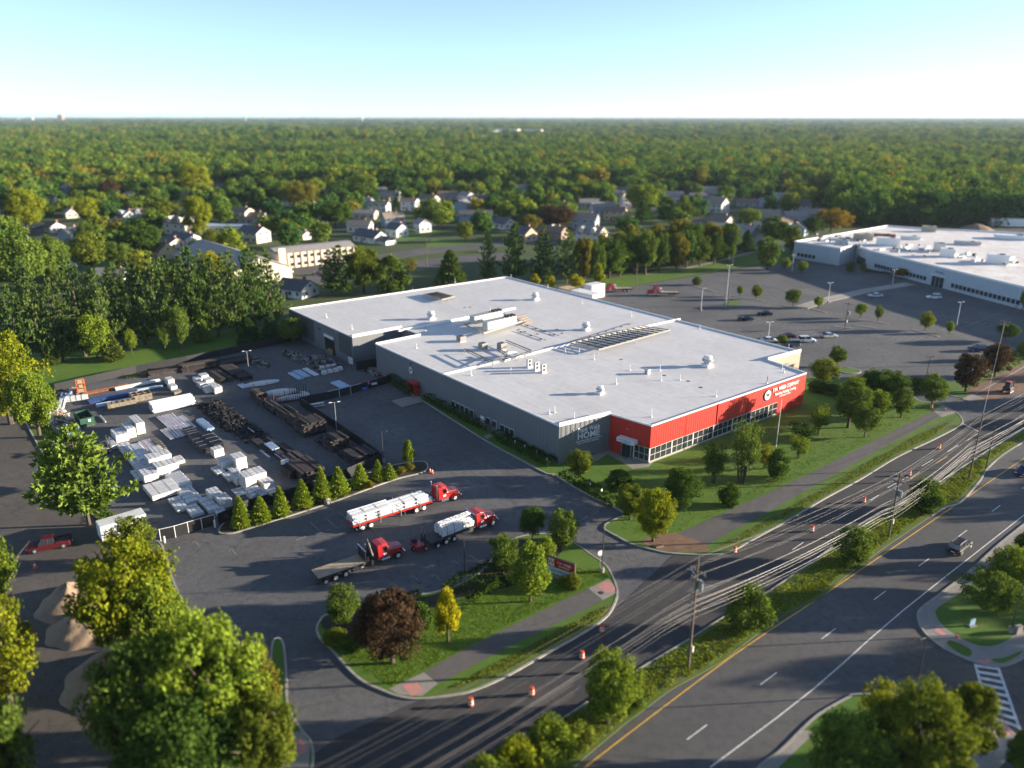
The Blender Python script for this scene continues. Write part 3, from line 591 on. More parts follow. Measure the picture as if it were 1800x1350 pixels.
# behind the warehouse
for x, by, ty, wd, k, tn, lb in ((600, 520, 432, 72, 'pine', 'dusk', 'dark pine behind the left end of the warehouse roof'), (640, 515, 424, 66, 'spread', 'olive', 'broad yellowing tree just behind the warehouse roof'), (690, 515, 446, 62, 'bush', 'green', 'round dense tree behind the warehouse roof left of the pyramid tree'), (583, 515, 440, 50, 'pine', 'green', 'pine next to the long cream building'), (793, 508, 441, 56, 'spruce', 'green', 'pyramid shaped evergreen right behind the warehouse roof'), (858, 500, 402, 40, 'pine', 'green', 'narrow tall evergreen behind the roof, left of the tallest'), (905, 498, 392, 66, 'pine', 'dusk', 'tallest evergreen behind the roof peak'), (955, 498, 398, 60, 'pine', 'dark', 'dark evergreen right of the roof peak'), (995, 498, 404, 50, 'pine', 'green', 'evergreen at the left end of the back wood'), (968, 512, 483, 16, 'round', 'gold', 'tiny yellow tree behind the right roof edge'), (1013, 510, 481, 28, 'round', 'gold', 'rounded orange yellow tree behind the warehouse'), (1052, 506, 462, 26, 'oval', 'yellow', 'taller yellowing tree at the edge of the back wood'), (940, 505, 480, 22, 'oval', 'gold', 'small golden tree left of the rounded orange tree'), (722, 480, 452, 34, 'airy', 'brown', 'bare pinkish tree beside the back street'), (375, 505, 440, 44, 'spread', 'gold', 'orange tinted tree among the pine tops'), (455, 520, 440, 40, 'pine', 'green', 'pine before the cream building')):
    T(k, x, by, ty, wd, tn, lb)
wood = 0
for i in range(34):
    t = i / 33; x = 1020 + t * 262 + rnd(-6, 6); row = i % 3; by = 497 - t * 36 - row * 9 + rnd(-2, 2); ty = by - 72 + row * 4 + rnd(-12, 10) + t * 6
    T('far' if i % 5 == 4 else ('spread', 'round', 'bush')[i % 3], x, by, ty, rnd(30, 48), ('dark', 'dusk', 'olive', 'green', 'dusk', 'brown')[i % 6] if i % 7 else 'brown', 'full tree in the dense wood beside the back lawn', 'trees of the dense wood beside the back lawn')
T('round', 1358, 432, 378, 56, 'dark', 'big round dark tree standing alone beside the white roofed building'); T('spruce', 1312, 440, 405, 30, 'dark', 'dark evergreen before the blue gabled house'); T('spread', 1265, 452, 400, 40, 'dusk', 'grey green pine at the right end of the wood')
T('spread', 1460, 408, 362, 60, 'rust', 'green and rusty tree behind the white roofed building'); T('spread', 1430, 412, 380, 40, 'dark', 'dark tree at the left corner of the white roofed building')
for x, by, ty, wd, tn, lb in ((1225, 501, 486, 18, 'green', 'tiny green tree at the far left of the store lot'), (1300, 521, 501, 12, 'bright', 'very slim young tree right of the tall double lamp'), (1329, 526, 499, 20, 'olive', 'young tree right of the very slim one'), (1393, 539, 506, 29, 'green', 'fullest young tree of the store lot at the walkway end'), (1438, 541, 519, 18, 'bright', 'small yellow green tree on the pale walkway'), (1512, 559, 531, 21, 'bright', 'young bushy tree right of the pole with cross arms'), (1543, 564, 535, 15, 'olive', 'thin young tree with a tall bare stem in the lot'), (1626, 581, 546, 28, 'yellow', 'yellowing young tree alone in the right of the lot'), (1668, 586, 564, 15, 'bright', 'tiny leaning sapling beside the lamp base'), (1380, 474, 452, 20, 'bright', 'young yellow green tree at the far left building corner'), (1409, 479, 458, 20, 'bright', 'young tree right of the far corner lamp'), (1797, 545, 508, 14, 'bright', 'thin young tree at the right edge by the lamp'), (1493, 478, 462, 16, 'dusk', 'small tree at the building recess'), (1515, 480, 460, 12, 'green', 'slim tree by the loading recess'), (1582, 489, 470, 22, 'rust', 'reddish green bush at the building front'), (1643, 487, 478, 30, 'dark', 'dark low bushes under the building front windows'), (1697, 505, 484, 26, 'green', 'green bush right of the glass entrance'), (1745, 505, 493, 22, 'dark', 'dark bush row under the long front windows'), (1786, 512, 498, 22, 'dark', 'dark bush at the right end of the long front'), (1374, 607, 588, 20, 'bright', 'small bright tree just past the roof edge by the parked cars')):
    T('round' if by - ty > 18 else 'bush', x, by, ty, wd, tn, lb, z=.05)
# trees out of view to the right, whose long shadows fall across the roads and lots
for i, (x, y, h) in enumerate(((72, 48, 9), (84, 58, 13), (92, 66, 9), (96, 50, 14), (104, 74, 14), (110, 62, 11), (118, 84, 13), (122, 98, 10), (104, 91, 9), (130, 110, 13), (136, 126, 9), (150, 118, 13), (150, 138, 11), (150, 155, 12), (170, 172, 11), (165, 145, 14), (185, 190, 12), (205, 205, 11), (70, 34, 10), (130, 72, 15), (140, 95, 12))):
    tree_at('spread', Vector((x, y, 0)), h, h * .7, 'green', 'green roadside tree beyond the right edge of the view', 'roadside trees beyond the right edge')

# clipped hedges
def hedge(L, w_, h_, label, tint=(.42, .52, .45)):
    P = GS(L, k=6); C = []; N = []
    seg = [(P[i], P[i + 1], (P[i + 1] - P[i]).length) for i in range(len(P) - 1)]; tot = sum(s[2] for s in seg)
    n = int(tot * (w_ + 2 * h_) * 34); ls = np.array([s[2] for s in seg]); pick = rng.choice(len(seg), n, p=ls / ls.sum())
    base = P[0]
    for i in pick:
        a, b, _ = seg[i]; q = a.lerp(b, rnd(0, 1)); d = (b - a).normalized(); nn = Vector((-d.y, d.x, 0)); s = rnd(-1, 1)
        hh = h_ * (.88 + .12 * math.sin(q.x * 2.1) + .1 * math.sin(q.y * 3.3)); z = rnd(0, 1) ** .5
        if z > .85: off = s * w_ / 2
        else: off = math.copysign(w_ / 2 * rnd(.8, 1.05), s) * (1.08 - .2 * z)
        C.append((q.x + nn.x * off - base.x, q.y + nn.y * off - base.y, .15 + hh * z)); N.append((nn.x * off, nn.y * off, .6))
    me = leaf_object_mesh('hedge', C, N, .14, .6, LEAF); o = bpy.data.objects.new('hedge', me); col.objects.link(o)
    o.location = (base.x, base.y, 0); o.color = (*tint, 1); return tag(o, label, 'hedge')
hedge([(692, 668), (712, 684), (733, 698)], 3.4, 2.2, 'thick dark hedge left of the red door canopy along the grey wall')
hedge([(752, 703), (800, 728), (862, 760)], 2.4, 1.7, 'long dark hedge right of the red door canopy under the grey wall')
hedge([(872, 768), (920, 795), (972, 820)], 2.4, 1.5, 'dark hedge along the front end of the grey wall')
hedge([(990, 838), (1030, 860), (1085, 895)], 2.2, 1.4, 'dark planting along the lot kerb beside the lawn')
hedge([(800, 1052), (850, 1025), (898, 1010)], 5.0, 1.6, 'dark spreading hedge on the lot side of the front island')
hedge([(640, 1090), (700, 1075), (745, 1062)], 3.4, 1.5, 'dark low hedge behind the purple tree of the front island')
hedge([(1425, 690), (1450, 688), (1475, 690)], 2, 1.4, 'dark low hedge by the right end of the red wall')
hedge([(1770, 632), (1800, 622), (1840, 605)], 2, 1.3, 'clipped green hedge at the right edge above the works area')
hedge([(1520, 478), (1640, 492), (1790, 512)], 1.6, 1.0, 'low planting strip along the white roofed building front')
def cover(name, label, poly, n, size, hmax, tints, cat='ground plants'):
    P = G(poly); xs = [p.x for p in P]; ys = [p.y for p in P]; C = []
    def inside(x, y):
        c = False; j = len(P) - 1
        for i in range(len(P)):
            if (P[i].y > y) != (P[j].y > y) and x < (P[j].x - P[i].x) * (y - P[i].y) / (P[j].y - P[i].y) + P[i].x: c = not c
            j = i
        return c
    pat = []
    while len(C) < n:
        x = rnd(min(xs), max(xs)); y = rnd(min(ys), max(ys))
        if not inside(x, y): continue
        hh = hmax * (.25 + .75 * max(0, math.sin(x * .9 + 1.3 * math.sin(y * .5)) * math.cos(y * .8 + x * .3)) * rnd(.5, 1)); k = rnd(3, 9)
        for _ in range(int(k)): C.append((x + rnd(-.2, .2), y + rnd(-.2, .2), .17 + hh * rnd(0, 1)))
    N = [(rnd(-1, 1), rnd(-1, 1), 1.2) for _ in C]
    me = leaf_object_mesh(name, C, N, size, .45, LEAF); o = bpy.data.objects.new(name, me); col.objects.link(o); o.color = (*tints, 1)
    return tag(o, label, cat, kind='stuff')
inM = [(x + 4, y + 5) for x, y in MEDU[1:-1]] + [(x - 4, y - 5) for x, y in MEDL[1:-1]][::-1]
cover('weeds', 'overgrown yellow green weeds filling the long median', inM, 42000, .10, .55, (1.9, 1.55, .75))
cover('verge_plants', 'rough tufts of grass on the kerb verge of the front island', [(785, 1214), (860, 1175), (925, 1141), (1000, 1102), (1068, 1066), (1058, 1086), (1015, 1113), (940, 1152), (880, 1186)], 9000, .085, .12, (2.0, 1.7, .9))
cover('verge_plants', 'rough tufts of grass on the kerb verge below the lawn path', [(1265, 962), (1355, 912), (1440, 865), (1530, 812), (1610, 769), (1672, 742), (1640, 768), (1577, 798), (1511, 838), (1450, 871), (1383, 911), (1310, 948)], 12000, .085, .12, (2.0, 1.7, .9))
cover('lawn_grass', 'short tufted grass of the front island lawn', [(700, 1120), (830, 1055), (990, 1000), (1060, 1002), (1072, 1015), (1030, 1034), (895, 1100), (745, 1180), (690, 1208), (620, 1170), (590, 1135)], 26000, .07, .06, (1.7, 1.75, .8))
cover('lawn_grass', 'short tufted grass of the lawn in front of the red wall', [(1050, 830), (1150, 825), (1280, 780), (1400, 715), (1430, 680), (1590, 690), (1640, 720), (1500, 790), (1350, 865), (1170, 945), (1090, 935), (1100, 905)], 30000, .08, .06, (1.7, 1.75, .8))
cover('strip_plants', 'low wild plants under the trees beside the yard', [(60, 720), (110, 790), (170, 870), (240, 950), (290, 1040), (330, 1110), (440, 1200), (400, 1290), (330, 1170), (260, 1050), (180, 925), (110, 850)], 16000, .14, .5, (.9, 1, .8))
cover('strip_plants', 'creeping plants along the yard side of the back fence', [(220, 662), (260, 655), (330, 640), (335, 646), (262, 662), (224, 669)], 1500, .12, .9, (1.7, 1.4, .7))

# ---------------------------------------------------------------- far houses
WALL = {}
def wmat(c, kind='siding'):
    k = tuple(c)
    if k not in WALL: WALL[k] = paint('house ' + kind, c, .75, var=.06, scale=.6)
    return WALL[k]
CR, WH, BL, TAN, GY, YL, BR = (.62, .55, .42), (.66, .64, .60), (.28, .36, .43), (.55, .40, .24), (.35, .35, .34), (.65, .48, .25), (.26, .17, .11)
RD, RG, RB, RT = (.09, .09, .10), (.27, .25, .23), (.20, .14, .10), (.30, .24, .18)
HOUSES = []
def house(px, py, W_, D_, h_, r_, rot, wc, rc, label, cat='house', st=1, name='house', dormer=False, chim=True, wing=False, garage=False):
    p = g(px, py); p.y += D_ * .3; o = thing(name, label, cat, p, R(rot + 22 if rot < -50 else rot)); wm, rm = wmat(wc), wmat(rc, 'shingles')
    W2, D2 = W_ / 2, D_ / 2; mb = MB()
    mb.box((0, 0, 0), (W_, D_, h_)); mb.add([(-W2, -D2, h_), (-W2, D2, h_), (-W2, 0, h_ + r_), (W2, -D2, h_), (W2, D2, h_), (W2, 0, h_ + r_)], [(0, 2, 1), (3, 4, 5)])
    if wing:
        mb.box((W2 + W_ * .22, 0, 0), (W_ * .44, D_ * .75, h_ * .62))
    mb.build('wall', wm, o)
    e = .45; rf = MB(); t = .16
    def gable(cx, cy, w2, d2, z, rr, rotd=0):
        for s in (-1, 1):
            y0 = s * (d2 + e); z0 = z - e * rr / d2
            a = [(cx - w2 - e, cy + y0, z0), (cx + w2 + e, cy + y0, z0), (cx + w2 + e, cy, z + rr), (cx - w2 - e, cy, z + rr)]
            if rotd: a = [(cx + (y - cy), cy + (x - cx), q) for x, y, q in a]
            rf.add(a + [(x, y, q + t) for x, y, q in a], [(0, 1, 2, 3), (4, 5, 6, 7), (0, 1, 5, 4), (1, 2, 6, 5), (2, 3, 7, 6), (3, 0, 4, 7)])
    gable(0, 0, W2, D2, h_, r_)
    if wing: gable(W2 + W_ * .22, 0, W_ * .22, D_ * .375, h_ * .62, r_ * .6)
    ro = rf.build('roof', rm, o)
    if chim: MB().box((W_ * .22, D_ * .12, h_), (.9, .9, r_ + .9)).build('chimney', wmat((.3, .14, .1), 'brick'), ro)
    if dormer:
        for x in ((-W_ * .25, W_ * .25) if W_ > 9 else (0,)):
            d = MB(); d.box((x, -D2 * .55, h_), (2.2, D2 * .9, r_ * .62)); d.add([(x - 1.4, -D2 * 1.02, h_ + r_ * .6), (x + 1.4, -D2 * 1.02, h_ + r_ * .6), (x, -D2 * 1.02, h_ + r_ * .95), (x - 1.4, -D2 * .1, h_ + r_ * .6), (x + 1.4, -D2 * .1, h_ + r_ * .6), (x, -D2 * .1, h_ + r_ * .95)], [(0, 1, 2), (0, 3, 5, 2), (1, 4, 5, 2)])
            d.build('dormer', wm, o)
    def win(x, y, z, sx, sz, side):
        f = MB(); q = MB()
        if side == 0: f.box((x, y, z), (sx + .25, .12, sz + .25)); q.box((x, y - .05, z + .12), (sx, .1, sz))
        else: f.box((x, y, z), (.12, sx + .25, sz + .25)); q.box((x + .05 * side, y, z + .12), (.1, sx, sz))
        fo = f.build('window', M['trimw'], o); q.build('pane', M['glass'], fo)
    nf = 2 if h_ > 4.6 else 1
    for fl in range(nf):
        z = .9 + fl * 2.8
        for x in ((-.32, .05, .34) if W_ > 10 else (-.28, .28)):
            win(x * W_, -D2 - .03, z, 1.1, 1.3, 0)
        for y in (-.22, .22): win(W2 + .03, y * D_, z, 1.0, 1.3, 1)
    if r_ > 2: win(W2 + .03, 0, h_ + .3, .9, .9, 1)
    MB().box((-.08 * W_, -D2 - .05, 0), (1.0, .12, 2.1)).build('door', wmat((.25, .05, .04), 'door') if W_ > 9 else M['trimw'], o)
    if garage: MB().box((W_ * .3, -D2 - .06, 0), (2.6, .14, 2.2)).build('garage_door', M['trimw'], o)
    HOUSES.append((p.x, p.y, max(W_, D_) * .62 + (W_ * .3 if wing else 0), label)); return o
H = house
H(122, 383, 8, 7, 3, 2.6, -70, CR, RG, 'tiny cream gabled house among the trees at upper left'); H(92, 408, 9, 8, 3, 2.2, -60, WH, RD, 'low house with a white gable left of the blue dormered house')
H(125, 430, 9, 10, 5.4, 2.4, 60, BL, RD, 'pale blue house with a white dormer beside the left side street', dormer=True); H(221, 388, 10, 8, 3.2, 2.8, -65, WH, RD, 'white cottage with a round topped gable facing the light', dormer=True)
H(252, 386, 13, 8, 3.4, 3, 20, BL, RB, 'pale blue gabled house right of the white cottage', dormer=True); H(205, 400, 14, 8, 2.8, 1.5, 5, GY, RG, 'low grey roofed house in shade below the white cottage')
H(318, 412, 15, 10, 6, 3.4, -25, CR, RB, 'largest cream two storey house with a tall arched porch gable', dormer=True); H(322, 430, 13, 9, 3.2, 2, -30, WH, RD, 'low bright white house below the largest cream house')
H(298, 437, 9, 8, 3, 1.8, -30, CR, RD, 'small cream house left of the low bright white one'); H(280, 455, 13, 9, 3.6, 3.2, -62, YL, RB, 'house with a big tan yellow gable wall before the blue roofed hall')
H(246, 440, 8, 7, 3, 2, 10, CR, RB, 'small cream house hidden left of the tan gable'); H(424, 391, 11, 9, 6.2, 2, -18, CR, RB, 'tall cream house with a flat brown roof above the long white shed')
H(446, 392, 14, 9, 3.4, 2.4, -15, GY, RB, 'grey house with a brown gable right of the tall cream house', wing=True); H(445, 426, 13, 9, 5, 2.6, -30, CR, RD, 'beige house with dark roof behind the hall ridge')
H(396, 335, 20, 9, 3.2, 2.6, -12, WH, RD, 'long white house with a black roof in the upper left clearing'); H(450, 322, 11, 9, 4, 3, -55, WH, RG, 'white double gabled house right of the long black roofed one', wing=True)
H(380, 325, 12, 9, 3.5, 2.4, 10, GY, RG, 'grey roofed house behind the long black roofed one'); H(508, 362, 8, 7, 4, 2.6, -75, CR, RD, 'small cream gable end left of the bare tree'); H(547, 370, 7, 7, 4, 2.6, -70, CR, RG, 'small cream gable end right below the bare tree')
H(530, 421, 7, 6, 2.6, 1.4, -30, CR, RG, 'small cream shed above the long cream building'); H(562, 398, 8, 7, 2.8, 1.6, 0, YL, RG, 'small yellowish house under a dark tree crown')
H(642, 385, 13, 8, 3.6, 1.6, -8, CR, RG, 'cream house with a flat grey roof above the white houses'); H(676, 360, 12, 9, 5.5, 2.2, -20, YL, RT, 'tan roofed house hidden by trees above the white houses')
H(632, 408, 12, 8, 3.6, 2.4, -8, WH, RT, 'white house with a tan roof left in the white cluster'); H(650, 426, 16, 9, 3, 2.8, -62, WH, RD, 'white house with a wide front gable beside the green field', wing=True, garage=True)
H(690, 400, 11, 9, 5.2, 2.6, 25, BL, RT, 'pale blue house with a tan roof in the white cluster'); H(697, 416, 9, 8, 4, 2.6, -65, WH, RD, 'white gabled house at the right of the white cluster')
H(720, 370, 10, 9, 6, 1.6, -10, WH, RB, 'tall white two storey house right of the tan roofed house'); H(742, 408, 7, 7, 4.6, 2.2, -78, WH, RG, 'single bright white gabled house at the end of the green field', chim=False)
H(836, 392, 19, 8, 5.2, 1.8, 6, BL, RD, 'long pale blue two storey house in the middle distance'); H(812, 374, 11, 9, 5, 2.8, 70, BL, RG, 'pale blue gabled house behind the long blue one')
H(886, 402, 12, 9, 3, 2.8, -76, WH, RD, 'white gable facing the light right of the long blue house'); H(918, 343, 11, 9, 6.2, 1.8, 3, BL, RD, 'tall pale blue house alone at the wood edge')
H(766, 374, 12, 8, 3.4, 2.4, -60, WH, RB, 'white house with two small gables in the middle'); H(787, 350, 14, 9, 3.6, 2, 0, GY, RB, 'grey house at the upper edge of the neighbourhood')
H(845, 358, 11, 8, 4, 2, 10, GY, RD, 'dark roofed house in the trees above the long blue one'); H(1030, 402, 13, 10, 5, 3, -20, BL, RT, 'blue house with a tan hipped roof beside the dark red trees')
H(1040, 427, 13, 9, 4.8, 3, -35, CR, RG, 'cream dormered house in front of the tan hipped roof', dormer=True); H(922, 424, 10, 8, 4, 3, -70, TAN, RD, 'house with a tan gable half hidden by evergreens')
H(972, 420, 13, 9, 3.6, 2.4, -30, BR, RB, 'brown roofed house behind the evergreens'); H(1036, 365, 13, 9, 3.4, 2.2, 0, GY, RG, 'grey house above the tan hipped roof'); H(1060, 376, 15, 9, 4.4, 2.6, 8, BL, RG, 'pale blue house left of the tan front')
H(1082, 387, 12, 9, 5.2, 2.4, -22, TAN, RB, 'house with a tan lit front above the wood', wing=True); H(985, 372, 10, 8, 4, 2.2, -40, CR, RD, 'cream fronted house behind the dark red trees')
H(1243, 342, 24, 10, 3.6, 2.2, -4, TAN, RT, 'long low tan building at the back right'); H(1286, 345, 14, 9, 4.2, 1.4, -8, CR, RB, 'cream flat fronted building right of the long tan one')
H(1262, 374, 12, 9, 6, 3.6, -70, WH, RT, 'tall white gabled house with a blue shaded side'); H(1180, 348, 18, 9, 3, 1.6, 0, GY, RD, 'low grey roofed building left of the long tan one')
H(1317, 363, 16, 9, 3, 2, -10, GY, RB, 'low brown roofed house behind the big brown roof'); H(1341, 393, 20, 13, 3.6, 4, -18, GY, RT, 'house with the biggest plain brown roof at right')
H(1350, 364, 12, 8, 3.6, 2.4, 15, BL, RG, 'small blue house above the big brown roof'); H(1268, 404, 11, 9, 4.6, 3, -68, WH, RB, 'white arched gable house left of the blue gabled one'); H(1244, 400, 15, 9, 3.2, 2, -10, GY, RB, 'brown roofed house left of the white arched gable')
H(1306, 430, 13, 10, 5.4, 3.6, -65, BL, RG, 'blue house with two gables nearest the back lawn', wing=True); H(1410, 374, 10, 8, 5, 2.6, -60, CR, RD, 'cream house under the tall tree at right'); H(1430, 388, 14, 9, 4, 2.6, 10, BL, RG, 'blue grey house behind the white roofed building')
H(1397, 392, 12, 9, 4, 2.4, 5, GY, RG, 'grey house in shade left of the white roofed building'); H(1404, 414, 12, 9, 4, 3, 60, BL, RD, 'pale blue gabled house next to the white roofed building'); H(1375, 402, 10, 8, 3.4, 2.2, 30, BL, RB, 'small blue house right of the big brown roof')
H(1540, 336, 16, 9, 4, 2.6, 0, BL, RG, 'blue house alone in the far wood at right'); H(1463, 348, 11, 8, 4, 2.4, -40, CR, RB, 'cream fronted house alone beyond the tall tree'); H(1423, 320, 8, 8, 6, 2, -60, WH, RG, 'small white building deep in the far wood')
H(520, 522, 11, 9, 3, 2.6, -25, WH, RD, 'white house with a black roof just left of the warehouse roof', garage=True); H(75, 318, 10, 8, 4, 2, -50, CR, RD, 'cream house among trees at far upper left'); H(172, 326, 14, 8, 4, 1.8, -20, CR, RG, 'cream flat roofed house in the upper left trees')
H(266, 329, 8, 8, 4, 1.8, -50, YL, RG, 'small yellow topped house in the upper left trees'); H(272, 346, 14, 9, 3.2, 2.4, 8, WH, RD, 'white porch house below the small yellow one'); H(232, 350, 10, 8, 3.2, 2, -20, WH, RG, 'little white house left of the porch house')
H(324, 278, 16, 9, 4, 2.4, 0, GY, RG, 'grey roofed house deep in the left wood'); H(20, 440, 12, 9, 3.6, 2.4, 20, GY, RD, 'dark roofed house at the left edge behind the trees'); H(5, 460, 12, 9, 3.6, 2.4, -30, WH, RD, 'white house cut by the left edge')
H(195, 500, 11, 9, 3.6, 2, 0, GY, RG, 'grey house glimpsed between the pine tops')
# the long white shed, the hall with the wide blue roof and the long cream building
p0 = g(395, 405); o = thing('storage_shed', 'long low white shed with a pale blue roof by the green field', 'shed', p0, R(-2))
MB().box((0, 0, 0), (25, 6, 2.8)).build('wall', M['trimw'], o); MB().box((0, .5, 2.8), (27, 8, .5), ty=.6).build('roof', wmat((.45, .52, .55), 'metal'), o); MB().box((9, -3.05, 0), (6, .12, 2.3)).build('garage_door', M['trimw'], o); HOUSES.append((p0.x, p0.y, 15, 'the white shed'))
a, b = g(354, 421, 9.5), g(462, 458, 7.0); b.z = 9.5; a.z = 9.5
b = g(457, 453, 9.5); d = (b - a); L_ = d.length; c0 = (a + b) / 2; o = thing('hall', 'wide gabled hall with a huge blue grey roof behind the pines', 'hall', (c0.x, c0.y, 0), math.atan2(d.y, d.x))
mb = MB(); W2 = 12.5; mb.box((0, 0, 0), (L_ - 1, 2 * W2 - 1, 4.6)); mb.add([(-L_ / 2 + .5, -W2 + .5, 4.6), (-L_ / 2 + .5, W2 - .5, 4.6), (-L_ / 2 + .5, 0, 9.3), (L_ / 2 - .5, -W2 + .5, 4.6), (L_ / 2 - .5, W2 - .5, 4.6), (L_ / 2 - .5, 0, 9.3)], [(0, 1, 2), (3, 4, 5)]); mb.build('wall', wmat(CR), o)
mb = MB()
for s in (-1, 1):
    q = [(-L_ / 2, s * (W2 + .6), 4.3), (L_ / 2, s * (W2 + .6), 4.3), (L_ / 2, 0, 9.5), (-L_ / 2, 0, 9.5)]; mb.add(q + [(x, y, z + .25) for x, y, z in q], [(0, 1, 2, 3), (4, 5, 6, 7), (0, 1, 5, 4), (1, 2, 6, 5), (2, 3, 7, 6), (3, 0, 4, 7)])
mb.build('roof', paint('hall roof', (.30, .27, .24), .6, var=.08, scale=.3), o); HOUSES.append((c0.x, c0.y, 24, 'the hall'))
a, b = g(490, 474), g(625, 458); d = b - a; L_ = d.length; c0 = (a + b) / 2; o = thing('long_building', 'long cream two storey building with rows of pilasters behind the pines', 'building', (c0.x, c0.y, 0), math.atan2(d.y, d.x))
MB().box((0, 6, 0), (L_, 12, 6.2)).build('wall', wmat(CR), o); MB().box((0, 6, 6.2), (L_ + .8, 13, 1.6), ty=.25).build('roof', wmat(RG, 'shingles'), o); MB().box((-L_ / 2 + 1.4, -.9, 0), (2.8, 1.8, 8.6)).build('stair_tower', wmat(CR), o)
for k in range(11):
    x = -L_ / 2 + 4 + k * (L_ - 5) / 10; MB().box((x, -.12, 0), (.4, .24, 6)).build('pilaster', wmat(BR), o)
    for z in (.9, 3.9):
        if k < 10: MB().box((x + 1.9, -.05, z), (1.5, .1, 1.2)).build('window', M['glass'], o)
HOUSES.append((c0.x, c0.y + 5, 22, 'the long building'))
for x, y, W_, h_, lb in ((157, 221, 55, 12, 'white block far off near the left horizon'), (235, 222, 90, 10, 'long white building far off right of the white block'), (545, 227, 110, 12, 'long cream building on the far wood line at left centre'), (582, 226, 36, 9, 'small bluish white building right of the long cream far one'), (893, 234, 90, 12, 'row like white building far off in the middle'), (938, 235, 60, 12, 'bright end block of the far middle buildings'), (847, 246, 50, 9, 'pinkish white building nearer in the far middle'), (866, 235, 30, 9, 'tiny white building in the far middle')):
    p = g(x, y); o = thing('distant_building', lb, 'building', p, R(-30)); MB().box((0, 0, 0), (W_, 25, h_)).build('wall', wmat(WH), o); MB().box((0, 0, h_), (W_ + 2, 27, 1.2)).build('roof', wmat(WH, 'roof'), o)
for x, y, W_, h_, c_, lb in ((108, 213, 55, 70, (.5, .24, .15), 'reddish tower block on the left horizon'), (52, 213, 90, 38, GY, 'grey block on the left horizon'), (30, 213, 60, 28, WH, 'pale block at the far left of the horizon')):
    p = g(x, y); o = thing('tower_block', lb, 'building', p, 0); MB().box((0, 0, 0), (W_, 40, h_)).build('wall', wmat(c_), o); MB().box((0, 0, h_), (W_ * .5, 20, 5)).build('roof_house', wmat(GY, 'roof'), o)
for x, y, lb in ((432, 216, 'pale blue water tower rising from the left horizon'), (637, 218, 'pale water tower near the middle of the horizon')):
    p = g(x, y); o = thing('water_tower', lb, 'water tower', p, 0); zt = 56 if x < 500 else 50; MB().tube([(0, 0, 0), (0, 0, zt - 12)], 3, 10).build('column', wmat((.5, .6, .62), 'steel'), o)
    MB().tube([(0, 0, zt - 14), (0, 0, zt - 11), (0, 0, zt - 5), (0, 0, zt - 1), (0, 0, zt)], [4, 12, 14, 9, 2], 16).build('tank', wmat((.55, .68, .7), 'steel'), o, smooth=True)
nh = 0; tr_ = 0
while nh < 24 and tr_ < 3000:
    tr_ += 1; x = rnd(60, 1450); y = rnd(330, 402) if x > 480 else rnd(335, 395); p = g(x, y)
    if any(math.hypot(p.x - h[0], p.y - h[1]) < h[2] + 9 for h in HOUSES): continue
    best = min(HOUSES, key=lambda h: math.hypot(h[0] - p.x, h[1] - p.y)); dx = p.x - best[0]; dy = p.y - best[1]; w_ = ('right of' if dx > 0 else 'left of') if abs(dx) > abs(dy) else ('behind' if dy > 0 else 'in front of')
    c_, cn = random.choice(((WH, 'white'), (WH, 'white'), (CR, 'cream'), (BL, 'pale blue'), (GY, 'grey'), (WH, 'white'))); r_, rn_ = random.choice(((RD, 'dark'), (RG, 'grey'), (RT, 'tan'), (RB, 'brown')))
    lb = ' '.join(f'{cn} house with {rn_} roof {w_} the {best[3]}'.split()[:16]); H(x, y, rnd(8, 14), rnd(7, 9), rnd(3, 5), rnd(1.8, 2.8), random.choice((-40, -35, -25, -15, 10)), c_, r_, lb, garage=rnd(0, 1) < .3); nh += 1
# ---------------------------------------------------------------- neighbourhood trees, single ones
ROADS = []
for L in ([(100, 520), (330, 500), (520, 478), (640, 458), (760, 440), (960, 425), (1180, 440), (1320, 437)],): ROADS += [(p.x, p.y, 11) for p in smooth(G(L), False, 14)]
for L in ([(70, 395), (105, 455), (140, 500), (200, 540)], [(-60, 352), (10, 380), (30, 420)], [(490, 500), (620, 475), (760, 458), (900, 446)]): ROADS += [(p.x, p.y, 10) for p in smooth(G(L), False, 14)]
for L in ([(600, 427), (680, 422), (740, 412), (765, 410)], [(370, 407), (435, 405)], [(120, 470), (230, 468)], [(490, 482), (600, 470)]): ROADS += [(p.x, p.y, 9) for p in smooth(G(L), False, 10)]
def free(x, y, r, c=.8):
    for hx, hy, hr, _ in HOUSES:
        dx, dy = x - hx, y - hy
        if dx * dx + dy * dy < (hr + r * .5) ** 2: return False
        # keep the view of each house open: nothing tall straight in front of it
        L = math.hypot(hx, hy); fx, fy = hx / L, hy / L; along = -(dx * fx + dy * fy); side = abs(-dx * fy + dy * fx)
        if 0 < along < 42 and side < hr * .9: return False
    for rx, ry, rr in ROADS:
        if (x - rx) ** 2 + (y - ry) ** 2 < (rr + r * .4) ** 2: return False
    for tx, ty, tr in TREES:
        if (x - tx) ** 2 + (y - ty) ** 2 < ((tr + r) * c) ** 2: return False
    return True
def side_of(x, y):
    best = min(HOUSES, key=lambda h: (h[0] - x) ** 2 + (h[1] - y) ** 2); dx, dy = x - best[0], y - best[1]
    w_ = ('right of' if dx > 0 else 'left of') if abs(dx) > abs(dy) else ('behind' if dy > 0 else 'in front of')
    return w_, best[3]
ntree = 0; tints = ['green', 'green', 'green', 'dusk', 'bright', 'olive', 'dark', 'green', 'olive', 'bright', 'yellow', 'brown', 'green', 'dusk', 'dark', 'green']
